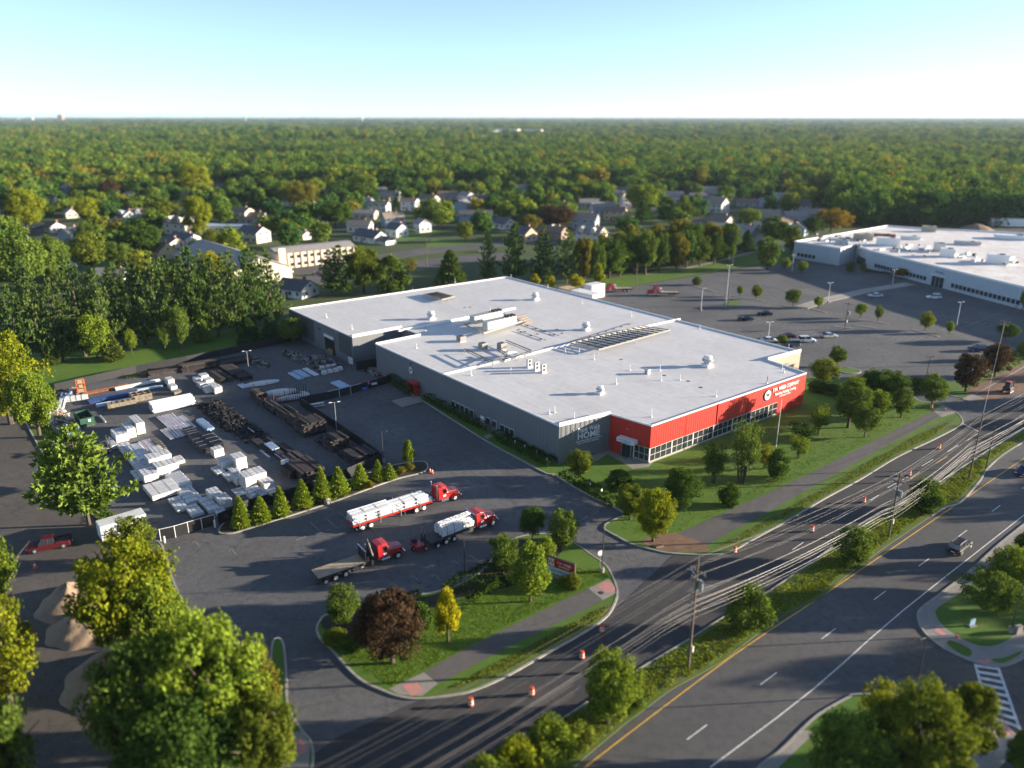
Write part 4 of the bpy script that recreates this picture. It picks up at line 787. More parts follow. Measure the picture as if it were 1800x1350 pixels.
for (x, by, ty, wd, tn, lb) in ((45, 520, 392, 92, 'green', 'tall leafy tree with forked trunk left of the side street'), (95, 505, 410, 70, 'green', 'leafy tree beside the side street left of the lone lawn tree'), (162, 478, 405, 66, 'olive', 'green and orange tree on the lawn right of the side street'), (208, 470, 420, 50, 'green', 'green tree between the lawn and the tan gable house'), (255, 455, 382, 66, 'dark', 'broad dark tree above the tan gable house'), (50, 410, 330, 64, 'yellow', 'tall yellowish tree with bare forked trunk at upper left'), (158, 395, 343, 40, 'yellow', 'tall thin tree with a pale bare trunk'), (350, 420, 340, 50, 'yellow', 'large yellow green tree right of the largest cream house'), (345, 345, 280, 52, 'yellow', 'tall pale green tree left of the long black roofed house'), (290, 400, 345, 56, 'olive', 'brownish green tree left of the largest cream house'), (195, 350, 312, 36, 'purple', 'dark purple tree at upper left'), (530, 370, 312, 66, 'brown', 'large nearly bare brown tree in the middle left'), (975, 400, 358, 70, 'purple', 'dark red tree mass left of the tan hipped roof'), (930, 408, 376, 40, 'brown', 'brownish tree left of the dark red mass'), (640, 355, 300, 50, 'green', 'tall green tree above the flat grey roof'), (590, 400, 352, 56, 'dark', 'dark dense tree left of the white cluster'), (1413, 362, 320, 44, 'yellow', 'tall yellow green tree behind the cream house at right'), (1130, 380, 316, 60, 'bright', 'large bright tree above the wood'), (760, 395, 345, 40, 'green', 'green tree right of the tall white house'), (1315, 400, 362, 40, 'bright', 'bright tree with yellow side left of the big brown roof')):
    T('spread' if ntree % 2 else 'round', x, by, ty, wd, tn, lb); ntree += 1
tries = 0; lab_used = {}
while ntree < 118 and tries < 9000:
    tries += 1
    px = rnd(-60, 1860); py = 300 + 190 * rnd(0, 1) ** 1.1
    if px > 1400 and py > 385: continue
    if py > 500 - max(0, (px - 500)) * .03: continue
    if 480 < px < 1330 and py > 445: continue
    if px < 520 and py > 480: continue
    p = g(px, py, .05); h_ = rnd(8, 14); wd = h_ * rnd(.65, .9)
    if not free(p.x, p.y, wd / 2): continue
    tn = random.choice(tints); kd = random.choice(['far', 'round', 'spread', 'far'])
    sd_, hl = side_of(p.x, p.y); word = dict(green='mid green', dusk='dull green', bright='light green', olive='olive', dark='dark green', yellow='yellowing', brown='brownish')[tn]
    lb = f'{word} tree {sd_} the {hl}'
    lb = ' '.join(lb.split()[:16])
    tree_at(kd, p, h_, wd, tn, lb, 'trees among the far houses'); ntree += 1

# ---------------------------------------------------------------- the endless wood behind (countless trees)
def protos():
    out = []
    for k in range(4):
        m_, cc = crown_broad('wood_tree', 46, 44, .052, .42, .06, None, (.14, .24), .35, FLEAF); out.append(m_)
    m_, _ = cone_mesh('wood_tree', 1300, .10, .05, .65, FLEAF); out.append(m_)
    return out
pts = []; scs = []; kinds = []
def addp(x, y, s, sz, k): pts.append((x, y, 0)); scs.append((s, s, sz)); kinds.append(k)
HX = np.array([(h[0], h[1], h[2]) for h in HOUSES]); TX = np.array(TREES); RX = np.array(ROADS)
def ok(x, y, r):
    d = np.hypot(HX[:, 0] - x, HX[:, 1] - y)
    if (d < HX[:, 2] + r * .6).any(): return False
    L = np.hypot(HX[:, 0], HX[:, 1]); fx, fy = HX[:, 0] / L, HX[:, 1] / L; al = -((x - HX[:, 0]) * fx + (y - HX[:, 1]) * fy); sd = abs(-(x - HX[:, 0]) * fy + (y - HX[:, 1]) * fx)
    if ((al > 0) & (al < 46) & (sd < HX[:, 2] * .95)).any(): return False
    if (np.hypot(RX[:, 0] - x, RX[:, 1] - y) < RX[:, 2] + r * .5).any(): return False
    if (np.hypot(TX[:, 0] - x, TX[:, 1] - y) < (TX[:, 2] + r) * .75).any(): return False
    return True
def px_of(x, y):
    dz = CAMH; d = y * cp_ + dz * sp_; return 900 + F * x / d, 675 + F * (-(y * sp_) + dz * cp_) / d
step = 10.5; y = 190.0
while y < 1500:
    st = step if y < 700 else step * 1.25; x = -(y * .78 + 60)
    while x < y * .78 + 60:
        X = x + rnd(-3.5, 3.5); Y = y + rnd(-3.5, 3.5); u, v = px_of(X, Y); good = True
        if v > 500 - (0 if u > 520 else -0) or (u > 520 and v > 447 and u < 1330) or (u >= 1330 and v > 398 + max(0, 1400 - u) * .3): good = False
        if u > 1330 and v > 372 and u < 1420: good = good and rnd(0, 1) < .4
        dens = 1.0
        if 60 < u < 1460 and v > 335: dens = .25 if v > 352 else .5
        if u < 480 and v < 345: dens = .9
        if good and rnd(0, 1) < dens and (Y > 720 or ok(X, Y, 5)): s = rnd(9, 14) if v > 335 and 60 < u < 1460 else rnd(12, 20); addp(X, Y, s, rnd(9, 13.5) if v > 335 and 60 < u < 1460 else rnd(11, 20), 4 if rnd(0, 1) < .07 else random.randrange(4))
        x += st
    y += st * .9
DB = [(g(x, y), w_) for x, y, w_ in ((157, 221, 70), (235, 222, 110), (545, 227, 130), (582, 226, 60), (893, 234, 190), (938, 235, 80), (847, 246, 60), (866, 235, 40))]
CL = [(rnd(-3500, 3500), rnd(900, 6500)) for _ in range(46)]
def shown(x, y):
    for p, w_ in DB:
        L = p.y; fx, fy = p.x / p.length, p.y / p.length; dx, dy = x - p.x, y - p.y; al = -(dx * fx + dy * fy); sd = abs(-dx * fy + dy * fx)
        if -30 < al < L * .13 and sd < w_ * .5: return False
    for cx_, cy_ in CL:
        if abs(x - cx_) < 45 + cy_ * .03 and abs(y - cy_) < 40 + cy_ * .045: return False
    return True
keep = [i for i, p in enumerate(pts) if shown(p[0], p[1])]; pts = [pts[i] for i in keep]; scs = [scs[i] for i in keep]; kinds = [kinds[i] for i in keep]
y = 1500.0
while y < 24000:
    k_ = y / 1500; st = 13 * k_ ** 1.0; x = -(y * .76 + 60)
    while x < y * .76 + 60:
        s = 15 * k_ ** .95; X, Y = x + rnd(-.5, .5) * st, y + rnd(-.5, .5) * st; x += st
        if shown(X, Y): addp(X, Y, s * rnd(.6, 1.35), rnd(9, 19) + (8 if rnd(0, 1) < .15 else 0) + 4 * math.sin(X * .003 + Y * .0017), random.randrange(4))
    y += st * 1.5
me = bpy.data.meshes.new('forest'); me.from_pydata(pts, [], [])
a = me.attributes.new('sc', 'FLOAT_VECTOR', 'POINT'); a.data.foreach_set('vector', np.array(scs, np.float32).ravel())
a = me.attributes.new('kd', 'INT', 'POINT'); a.data.foreach_set('value', np.array(kinds, np.int32))
a = me.attributes.new('rt', 'FLOAT', 'POINT'); a.data.foreach_set('value', rng.uniform(0, 6.28, len(pts)).astype(np.float32))
fo = bpy.data.objects.new('forest', me); col.objects.link(fo); tag(fo, 'endless rolling wood of green and yellowing trees reaching the horizon', 'forest', kind='stuff')
ng = bpy.data.node_groups.new('forest', 'GeometryNodeTree'); ng.interface.new_socket('Geometry', in_out='INPUT', socket_type='NodeSocketGeometry'); ng.interface.new_socket('Geometry', in_out='OUTPUT', socket_type='NodeSocketGeometry')
gi = ng.nodes.new('NodeGroupInput'); go = ng.nodes.new('NodeGroupOutput'); jn = ng.nodes.new('GeometryNodeJoinGeometry')
def attr(nm, tp):
    n = ng.nodes.new('GeometryNodeInputNamedAttribute'); n.data_type = tp; n.inputs['Name'].default_value = nm; return n.outputs['Attribute']
sA, kA, rA = attr('sc', 'FLOAT_VECTOR'), attr('kd', 'INT'), attr('rt', 'FLOAT')
cx = ng.nodes.new('ShaderNodeCombineXYZ'); ng.links.new(rA, cx.inputs[2])
for k, m_ in enumerate(protos()):
    po = bpy.data.objects.new('wood_tree', m_)
    oi = ng.nodes.new('GeometryNodeObjectInfo'); oi.inputs[0].default_value = po; oi.inputs['As Instance'].default_value = True
    cm = ng.nodes.new('FunctionNodeCompare'); cm.data_type = 'INT'; cm.operation = 'EQUAL'; ng.links.new(kA, cm.inputs[2]); cm.inputs[3].default_value = k
    ip = ng.nodes.new('GeometryNodeInstanceOnPoints'); ng.links.new(gi.outputs[0], ip.inputs['Points']); ng.links.new(cm.outputs[0], ip.inputs['Selection'])
    ng.links.new(oi.outputs['Geometry'], ip.inputs['Instance']); ng.links.new(cx.outputs[0], ip.inputs['Rotation']); ng.links.new(sA, ip.inputs['Scale']); ng.links.new(ip.outputs[0], jn.inputs[0])
ng.links.new(jn.outputs[0], go.inputs[0]); md = fo.modifiers.new('wood', 'NODES'); md.node_group = ng
print('forest points', len(pts), 'trees', len(TREES), 'scattered', ntree)
# ---------------------------------------------------------------- the warehouse store
RZ = 7.4
def roofmat():
    m, nt, b = newmat('roof membrane'); pos = nd(nt, 'ShaderNodeNewGeometry').outputs['Position']
    mp = nd(nt, 'ShaderNodeMapping'); mp.inputs['Rotation'].default_value = (0, 0, -AX); nt.links.new(pos, mp.inputs[0])
    br = nd(nt, 'ShaderNodeTexBrick'); nt.links.new(mp.outputs[0], br.inputs['Vector']); br.inputs['Scale'].default_value = 1
    br.inputs['Brick Width'].default_value = 30; br.inputs['Row Height'].default_value = 1.9; br.inputs['Mortar Size'].default_value = .05; br.inputs['Mortar Smooth'].default_value = .3
    br.inputs['Color1'].default_value = (.66, .64, .61, 1); br.inputs['Color2'].default_value = (.63, .61, .585, 1); br.inputs['Mortar'].default_value = (.52, .505, .48, 1)
    d = ramp(nt, noise(nt, pos, .07, 6, .7), [(.3, (.88, .87, .86)), (.6, (1, 1, 1))]); c = mixrgb(nt, 1, br.outputs['Color'], d, 'MULTIPLY')
    d2 = ramp(nt, noise(nt, mp.outputs[0], .6, 5, .75), [(.38, (.92, .915, .905)), (.55, (1, 1, 1))]); c = mixrgb(nt, 1, c, d2, 'MULTIPLY')
    st = ramp(nt, noise(nt, pos, .25, 4, .8), [(.70, (1, 1, 1)), (.78, (.74, .70, .66))]); c = mixrgb(nt, 1, c, st, 'MULTIPLY')
    nt.links.new(c, b.inputs['Base Color']); b.inputs['Roughness'].default_value = .55; return m
ROOFM = roofmat()
GREYW = paint('grey cladding', (.155, .16, .165), .6, var=.05, scale=.3); REDW = paint('red cladding', (.52, .030, .018), .45, var=.05, scale=.3); BEIGE = paint('beige masonry', (.40, .35, .27), .85, var=.08, scale=1)
DKRIB = paint('dark ribbed panel', (.10, .10, .105), .55); MULL = paint('window frame white', (.66, .64, .58), .5)
PX = dict(A=(508, 542), B=(891, 486), D=(1408, 617), E=(1350, 632), F=(1418, 655), G=(1145, 748), H=(1073, 727), I=(983, 748), J=(660, 604), K=(739, 588), L=(706, 576), M=(619, 592))
RP = {k: g(*v, RZ) for k, v in PX.items()}
order = 'ABDEFGHIJKLM'
W_ = thing('warehouse', 'huge flat white roofed warehouse store with grey walls and a red front wing', 'warehouse', Vector((10, 150, 0)))
MB().sheet([RP[k][:2] for k in order], RZ - .25).build('roof', ROOFM, W_, world=True)
def wall(mb, a, b, z0, z1, rib=.0, pitch=.5, out=0.0, t0=0, t1=1, mi=0):
    a = Vector((a.x, a.y, 0)); b = Vector((b.x, b.y, 0)); d = (b - a); L = d.length; u = d / L; n = Vector((u.y, -u.x, 0))
    if not rib:
        p = [a + u * L * t0 + n * out, a + u * L * t1 + n * out]
        mb.add([(p[0].x, p[0].y, z0), (p[1].x, p[1].y, z0), (p[1].x, p[1].y, z1), (p[0].x, p[0].y, z1)], [(0, 1, 2, 3)], mi); return
    N = max(1, int(L * (t1 - t0) / pitch)); pts = []
    for i in range(N):
        s0 = L * t0 + i * L * (t1 - t0) / N; w = L * (t1 - t0) / N
        for f, o_ in ((0, 0), (.35, 0), (.45, rib), (.9, rib)): q = a + u * (s0 + w * f) + n * (o_ + out); pts.append(q)
    pts.append(a + u * L * t1 + n * out); vs = [(q.x, q.y, z0) for q in pts] + [(q.x, q.y, z1) for q in pts]; m = len(pts)
    mb.add(vs, [(i, i + 1, m + i + 1, m + i) for i in range(m - 1)], mi)
# outline runs A B D E F G H I J K L M clockwise from above, so the outer side is on the left: pass the ends swapped
ga = MB()
for a, b in (('I', 'J'), ('H', 'I'), ('M', 'A')): wall(ga, RP[b], RP[a], 0, RZ, .05, 1.0)
for a, b in (('J', 'K'), ('K', 'L'), ('L', 'M'), ('A', 'B'), ('B', 'D')): wall(ga, RP[b], RP[a], 0, RZ)
ga.build('grey_wall', GREYW, W_, world=True)
be = MB(); wall(be, RP['E'], RP['D'], 0, RZ + .5); wall(be, RP['F'], RP['E'], 0, RZ); be.build('beige_wall', BEIGE, W_, world=True)
rw = MB(); wall(rw, RP['G'], RP['F'], 3.05, RZ, 0.03, .62, 0, 0, .80); wall(rw, RP['G'], RP['F'], 0, RZ, 0.03, .62, 0, .80, 1)
wall(rw, RP['H'], RP['G'], 3.05, RZ, 0.03, .62, 0, .30, 1); wall(rw, RP['H'], RP['G'], 0, RZ, 0.03, .62, 0, 0, .30)
rw.build('red_wall', REDW, W_, world=True)
cp = MB()
for i, k in enumerate(order):
    a, b = RP[k], RP[order[(i + 1) % len(order)]]; h_ = .5 if k in 'DHL' else .04
    seg = [a, b]; n_ = Vector((b.y - a.y, a.x - b.x, 0)).normalized()
    if k in 'J': h_ = .22
    cp.ribbon([a + n_ * .06, b + n_ * .06], .24, RZ - .24, RZ + h_, mi=0)
cp.build('roof_coping', M['trimw'], W_, world=True)
# joint curbs running over the roof
rc = MB(); rc.ribbon([g(700, 581, RZ), g(905, 541, RZ)], .7, RZ - .25, RZ + .22); rc.ribbon([g(778, 657, RZ), g(915, 625, RZ), g(1003, 603, RZ), g(1133, 573, RZ), g(1195, 560, RZ)], .6, RZ - .25, RZ + .1)
rc.build('roof_curb', M['trimw'], W_, world=True)
# window bands of the red wing
def uvn(a, b):
    a, b = RP[a], RP[b]; d = Vector((b.x - a.x, b.y - a.y, 0)); L = d.length; u = d / L; return Vector((a.x, a.y, 0)), u, Vector((u.y, -u.x, 0)), L
def glaze(a, b, t0, t1, n, big=4, door=()):
    o_, u, nn, L = uvn(a, b); ang = math.atan2(u.y, u.x); w = L * (t1 - t0) / n
    plinth = MB(); c = o_ + u * L * (t0 + t1) / 2 - nn * .1; plinth.box((c.x, c.y, 0), (L * (t1 - t0), .3, .45), ang); plinth.build('plinth', M['conc'], W_, world=True)
    for i in range(n):
        x = L * t0 + w * (i + .5); fr = MB(); pn = MB(); c = o_ + u * x; fo = nn * 0
        for dz in (.45, 1.65, 2.93): q = c - nn * .03; fr.box((q.x, q.y, dz), (w, .07, .07), ang)
        q = o_ + u * (L * t0 + w * i) - nn * .06; wd = .26 if i % big == 0 else .07; fr.box((q.x, q.y, .45), (wd, .09 if wd < .2 else .2, 2.6), ang)
        f = fr.build('window', MULL, W_, world=True); q = c - nn * .06; pm = MB().box((q.x, q.y, .5), (w - .02, .04, 2.5), ang); pm.v = [(x_ - W_.location.x, y_ - W_.location.y, z_) for x_, y_, z_ in pm.v]; pm.build('pane', M['glass'], f)
glaze('G', 'F', 0, .80, 26, 4)
o_, u, nn, L = uvn('G', 'F')
glaze('H', 'G', .62, 1, 3, 3)
# entrance door recess, canopy with its sign
o_, u, nn, L = uvn('H', 'G'); ang = math.atan2(u.y, u.x)
c = o_ + u * L * .44 + nn * .02; MB().box((c.x, c.y, .0), (2.1, .16, 3.0), ang).build('door_surround', M['steel'], W_, world=True)
for s in (-.45, .45): q = c + u * s + nn * .11; dr = MB().box((q.x, q.y, .05), (.82, .07, 2.4), ang).build('glass_door', M['glass'], W_, world=True)
c = o_ + u * L * .5 + nn * .75; MB().box((c.x, c.y, 3.25), (3.6, 1.4, .75), ang).build('entrance_canopy', M['trimw'], W_, world=True, bevel=.03)
def text(s, size, depth, mat, loc, rot, name='lettering', parent=None, align='CENTER', sx=1, bold=0):
    cu = bpy.data.curves.new(name, 'FONT'); cu.body = s; cu.size = size; cu.extrude = depth; cu.align_x = align; cu.align_y = 'CENTER'; cu.offset = bold; cu.resolution_u = 2
    t = bpy.data.objects.new(name, cu); col.objects.link(t); bpy.context.view_layer.update(); me = bpy.data.meshes.new_from_object(t.evaluated_get(bpy.context.evaluated_depsgraph_get()))
    bpy.data.objects.remove(t); me.materials.clear(); me.materials.append(mat); o = bpy.data.objects.new(name, me); col.objects.link(o)
    o.scale = (sx, 1, 1)
    if parent: o.parent = parent; o.location = Vector(loc) - Vector(parent.location) if parent.rotation_euler.z == 0 and parent is W_ else loc
    else: o.location = loc
    o.rotation_euler = rot; return o
BLUE = paint('sign blue', (.02, .10, .32), .5); NAVY = paint('badge navy', (.012, .018, .06), .5)
q = o_ + u * L * .5 + nn * 1.47; text('Frank Webb Home', .36, .01, BLUE, (q.x, q.y, 3.78), (R(90), 0, ang), parent=W_, sx=.9); text('SHOWROOM', .22, .01, BLUE, (q.x, q.y, 3.44), (R(90), 0, ang), parent=W_)
q = o_ + u * L * .45 + nn * .12; MB().box((q.x, q.y, 5.4), (.4, .25, .18), ang).build('wall_lamp', M['steel'], W_, world=True)
# grey wall lettering
o_, u, nn, L = uvn('I', 'H'); ang = math.atan2(u.y, u.x); q = o_ + u * L * .57 + nn * .12
text('Frank Webb', 1.25, .04, M['trimw'], (q.x, q.y, 5.55), (R(90), 0, ang), parent=W_, sx=.78, bold=.012); text('HOME', 1.75, .04, M['trimw'], (q.x, q.y, 4.35), (R(90), 0, ang), parent=W_, sx=1.0, bold=.02)
cc_ = q; MB().box((cc_.x, cc_.y, 3.42), (5.6, .06, .1), ang).build('lettering', M['trimw'], W_, world=True)
text('BATH  KITCHEN  LIGHTING', .42, .03, M['trimw'], (q.x, q.y, 3.05), (R(90), 0, ang), parent=W_, sx=.9)
q = o_ + u * L * .26 + nn * .1; MB().tube([(q.x, q.y, 4.2), (q.x, q.y, 6), (q.x + u.x * .5, q.y + u.y * .5, 6.15)], .07, 6).build('drain_pipe', M['steel'], W_, world=True)
# red wall lettering with its round badge
o_, u, nn, L = uvn('G', 'F'); ang = math.atan2(u.y, u.x); q0 = o_ + u * L * .715 + nn * .12
def badge(q, z, r, ang, parent):
    for rr, d_, m_ in ((r, .06, NAVY), (r * .86, .10, M['trimw']), ):
        mb = MB(); N_ = 28; uu = Vector((math.cos(ang), math.sin(ang), 0)); n2 = Vector((uu.y, -uu.x, 0)); a_ = [q + uu * rr * math.cos(t * 2 * math.pi / N_) + Vector((0, 0, z + rr * math.sin(t * 2 * math.pi / N_))) for t in range(N_)]
        mb.loft([[tuple(p) for p in a_], [tuple(p + n2 * d_) for p in a_]]); mb.build('badge', m_, parent, world=True)
    text('W', r * 1.0, .03, NAVY, (q + n2 * .13 + Vector((0, 0, z))), (R(90), 0, ang), parent=parent, sx=.9); mb = MB(); pp = [q + uu * r * .68 * math.cos(t * 2 * math.pi / 24) + Vector((0, 0, z + r * .68 * math.sin(t * 2 * math.pi / 24))) + n2 * .11 for t in range(25)]; mb.tube(pp, .03, 4, cap=False); mb.build('badge_ring', NAVY, parent, world=True)
badge(q0, 5.45, 1.15, ang, W_)
q = q0 + u * 6.2; text('F.W. WEBB COMPANY', 1.15, .05, M['trimw'], (q.x, q.y, 6.0), (R(90), 0, ang), parent=W_, sx=.78, bold=.015)
text('Plumbing Heating Cooling', .85, .05, M['trimw'], (q.x, q.y, 4.95), (R(90), 0, ang), parent=W_, sx=.82, bold=.008); text('PIPE VALVES FITTINGS', .45, .04, M['trimw'], (q.x, q.y, 4.2), (R(90), 0, ang), parent=W_, sx=.9)
q = o_ + u * L * .385 + nn * .1; MB().box((q.x, q.y, 3.1), (.14, .16, 4.2), ang).build('rain_pipe', REDW, W_, world=True)
# long grey wall: badge, low windows, doors, red door canopy, dock door, ribbed panels
o_, u, nn, L = uvn('J', 'I'); ang = math.atan2(u.y, u.x)
badge(o_ + u * L * .245 + nn * .08, 4.9, .95, ang, W_)
def wl(t, z, w, h, nm, m_, d=.1, par=None): q = o_ + u * L * t + nn * (.06 + d / 2); return MB().box((q.x, q.y, z), (w, d, h), ang).build(nm, m_, W_, world=True)
for t in list(np.linspace(.50, .60, 5)) + list(np.linspace(.685, .715, 2)) + list(np.linspace(.755, .80, 3)) : wl(t, 1.0, 1.25, 1.5, 'window', MULL, .1); wl(t, 1.1, 1.1, 1.3, 'pane', M['glass'], .16)
wl(.655, 0, 1.1, 2.2, 'door', M['trimw'], .1); wl(.66, 4.6, .3, .2, 'wall_lamp', M['steel'], .25); wl(.25, 6.4, .5, .25, 'wall_lamp', M['iron'], .3)
wl(.278, 0, 1.6, 2.3, 'door', M['crate'], .12)
for s in (-1, 1):
    q = o_ + u * (L * .278 + s * 1.35) + nn * 1.5; MB().box((q.x, q.y, 0), (.22, .22, 2.7), ang).build('canopy_post', M['red'], W_, world=True)
q = o_ + u * L * .278 + nn * .9; MB().box((q.x, q.y, 2.7), (3.0, 1.6, .35), ang, tx=.9).build('door_canopy', M['red'], W_, world=True)
for s in (-1, 1): q = o_ + u * (L * .278 + s * 1.4) + nn * .8; MB().box((q.x, q.y, 0), (.1, 1.2, 2.5), ang).build('canopy_screen', M['red'], W_, world=True)
o_, u, nn, L = uvn('A', 'M'); ang = math.atan2(u.y, u.x)
for t0, t1 in ((.0, .42), (.80, .98)):
    mb = MB(); wall(mb, RP['A'], RP['M'], 2.0 if t0 else 1.2, 7.1, .12, .7, .07, t0, t1); mb.build('ribbed_panel', DKRIB, W_, world=True)
q = o_ + u * L * .66 + nn * .1; MB().box((q.x, q.y, 0), (5.2, .16, 4.7), ang).build('dock_dark_panel', paint('painted dark interior', (.012, .011, .010), .9), W_, world=True)  # near-black slab on the wall, painted as the unlit inside of the dock
q = o_ + u * L * .66 + nn * .24; MB().box((q.x, q.y, 4.3), (5.4, .2, .7), ang).build('roller_door', M['trimw'], W_, world=True)
q = o_ + u * L * .52 + nn * .2; MB().box((q.x, q.y, 5.6), (.5, .3, .3), ang).build('wall_lamp', M['iron'], W_, world=True)
for dx in (-1.3, .2, 1.2): q = o_ + u * (L * .66 + dx) + nn * .3; MB().box((q.x, q.y, 0), (.9, .4, rnd(.9, 1.6)), ang).build('stored_box', M['pallet'], W_, world=True)
# loading extension with white canopies behind the right roof edge
o = thing('dock_annex', 'low annex with tan and white roof panels behind the right roof edge', 'annex', g(1030, 524, 0))
for i, (x, y) in enumerate(((1000, 511), (1018, 515), (1040, 520))): MB().box(g(x, y, 3.8), (4.5, 5.5, 1.0), BX).build('roof_panel', wmat(TAN) if i == 0 else M['trimw'], o, world=True)
MB().box(g(1044, 522, 0), (6, 4, 4.6), BX).build('wall', M['trimw'], o, world=True)

# ---------------------------------------------------------------- things standing on the warehouse roof
ZR = RZ - .25
def on(x, y): return g(x, y, ZR)
def mushroom(x, y, s, label):
    o = thing('roof_ventilator', label, 'ventilator', on(x, y), BX); MB().box((0, 0, 0), (1.5 * s, 1.5 * s, .5 * s)).build('curb', M['trimw'], o); MB().tube([(0, 0, .5 * s), (0, 0, .9 * s)], .55 * s, 14).build('duct', M['steel'], o)
    MB().tube([(0, 0, .85 * s), (0, 0, 1.0 * s), (0, 0, 1.35 * s), (0, 0, 1.4 * s)], [.7 * s, .95 * s, .95 * s, .8 * s], 18).build('drum', M['steel'], o); MB().tube([(0, 0, 1.4 * s), (0, 0, 1.8 * s), (0, 0, 1.95 * s)], [.72 * s, .72 * s, .5 * s], 18).build('cap', M['trimw'], o)
mushroom(941, 527, 1.15, 'drum shaped roof ventilator nearest the roof peak'); mushroom(758, 561, 1.15, 'drum shaped roof ventilator on the left half of the roof'); mushroom(1030, 580, 1.1, 'drum shaped roof ventilator above the frame of dark slats'); mushroom(1243, 644, 1.25, 'largest drum ventilator, alone right of the roof centre'); mushroom(1055, 692, .85, 'small drum ventilator on the front part of the roof')
o = thing('roof_fan', 'small square grey fan box between the ventilators of the front roof', 'fan', on(1138, 657), BX); MB().box((0, 0, 0), (.9, .9, .9)).build('body', M['steel'], o, bevel=.04); MB().box((0, 0, .95), (1.05, 1.05, .12)).build('cap', M['steel'], o)
def vent(x, y, h, label, dark=False):
    o = thing('vent_pipe', label, 'vent pipe', on(x, y), 0); MB().cyl((0, 0, 0), .06, h, 8).build('pipe', M['iron'] if dark else M['trimw'], o); MB().tube([(0, 0, 0), (0, 0, .28)], [.22, .1], 10).build('collar', M['trimw'], o)
vp = [(975, 725, 1.3, 'thin white vent pipe near the front corner above the grey wall'), (1145, 733, 1.6, 'vent pipe at the tip of the red wing roof'), (1009, 736, 1.3, 'thin pipe beside the parapet above the wall lettering'), (1258, 697, 1.5, 'vent pipe near the edge above the red wall, middle'), (1348, 674, 1.5, 'dark vent pipe above the round badge of the red wall'), (1107, 651, 1.3, 'vent pipe left of the small fan box'), (1160, 652, 1.3, 'vent pipe right of the small fan box'), (1162, 669, 1.2, 'vent pipe below the small fan box'), (1195, 668, 1.3, 'white vent pipe in the middle of the front roof'), (1083, 675, 1.3, 'short white pipe above the small drum ventilator'), (1044, 632, 1.3, 'vent pipe left below the slatted frame'), (1018, 622, 1.4, 'hooked pipe below the left end of the slatted frame'), (898, 657, 1.4, 'bent white pipe left of the three small condensers'), (828, 660, 1.2, 'white pipe on the lower left roof edge'), (732, 612, 1.2, 'vent pipe near the inner corner of the roof'), (748, 582, 1.2, 'short dark pipe by the upper roof joint'), (619, 579, 1.4, 'vent pipe above the dock door corner'), (574, 558, 1.2, 'small white pipe on the left roof'), (862, 548, 1.3, 'thin pipe behind the upper roof joint'), (725, 510, 1.5, 'dark pipe at the back left roof edge'), (800, 497, 1.3, 'short white pipe on the back edge'), (898, 489, 1.3, 'white pipe at the roof peak corner'), (963, 507, 1.3, 'vent pipe on the back right edge near the peak'), (1023, 534, 1.2, 'pipe in the quiet right part of the roof'), (1109, 556, 1.5, 'thin pipe behind the right roof joint'), (1230, 578, 1.1, 'short pipe at the right end of the back edge'), (1386, 613, 1.2, 'white pipe at the far right corner of the roof'), (1375, 648, 1.0, 'short pipe by the lower right roof edge'), (1378, 655, 1.0, 'second short pipe by the lower right roof edge'), (966, 728, 1.1, 'pipe stub left of the front corner pipe'), (994, 620, 1.0, 'pipe beside the roof joint under the slatted frame')]
for a_ in vp: vent(*a_[:3], a_[3], 'dark' in a_[3])
# two long air handlers on a steel frame
def frame_rail(o, pts, w=.22, h=.35, m_=None): mb = MB(); mb.ribbon(pts, w, 0, h); v = mb.v; mb.v = [(a_, b_, c_ + pts[0].z) for a_, b_, c_ in v]; mb.build('rail', m_ or BEIGE, o, world=True)
o = thing('steel_platform', 'tan steel platform carrying the two long air handlers', 'platform', on(870, 580)); zz = ZR + .7
for a_, b_ in (((817, 572), (850, 587)), ((850, 587), (917, 566)), ((817, 572), (884, 552)), ((884, 552), (917, 566))):
    frame_rail(o, [g(*a_, zz), g(*b_, zz)])
for x, y in ((817, 572), (850, 587), (917, 566), (884, 552), (884, 577)): MB().cyl(g(x, y, ZR), .12, .7, 8).build('leg', M['steel'], o, world=True)
UNITM = paint('air handler beige', (.50, .50, .43), .5, var=.05)
for (x, y, lb) in ((855, 570, 'long pale air handler nearer the front on the roof platform'), (832, 560, 'long pale air handler at the back of the roof platform')):
    p = g(x + 2, y + 8, ZR + 1.06); p2 = g(x + 47, y - 3, ZR + 1.06); d = p2 - p; L = 9.6; an = BX + .06; o = thing('air_handler', lb, 'air handler', p + ub * 0, an)
    MB().box((L / 2 - .8, 0, 0), (L, 2.1, 2.0)).build('casing', UNITM, o, bevel=.05)
    for k in range(8): MB().box((.1 + k * 1.05, -1.07, .1), (.92, .06, 1.75)).build('side_panel', UNITM, o)
    for k in range(3): MB().cyl((L - 3.2 + k * 1.05, .45, 2.0), .42, .35, 14).build('fan_housing', M['iron'], o); MB().cyl((L - 3.2 + k * 1.05, -.5, 2.0), .42, .35, 14).build('fan_housing', M['iron'], o)
    for k in range(6): MB().box((.0 + k * .95, 0, 2.0), (.08, 2.1, .07)).build('roof_seam', UNITM, o)
def cond(x, y, s, hh, lb, m_=None):
    o = thing('condenser', lb, 'condenser unit', on(x, y), BX); MB().box((0, 0, .18), (s, s, hh)).build('casing', m_ or paint('condenser', (.34, .31, .27), .6), o, bevel=.04); MB().box((0, 0, 0), (s * .9, s * .9, .18)).build('base', M['trimw'], o)
    for k in range(6): MB().box((0, 0, .35 + k * hh * .13), (s + .04, s + .04, .03)).build('louvre', M['iron'], o)
    MB().cyl((0, 0, .18 + hh), s * .36, .08, 16).build('fan_guard', M['iron'], o)
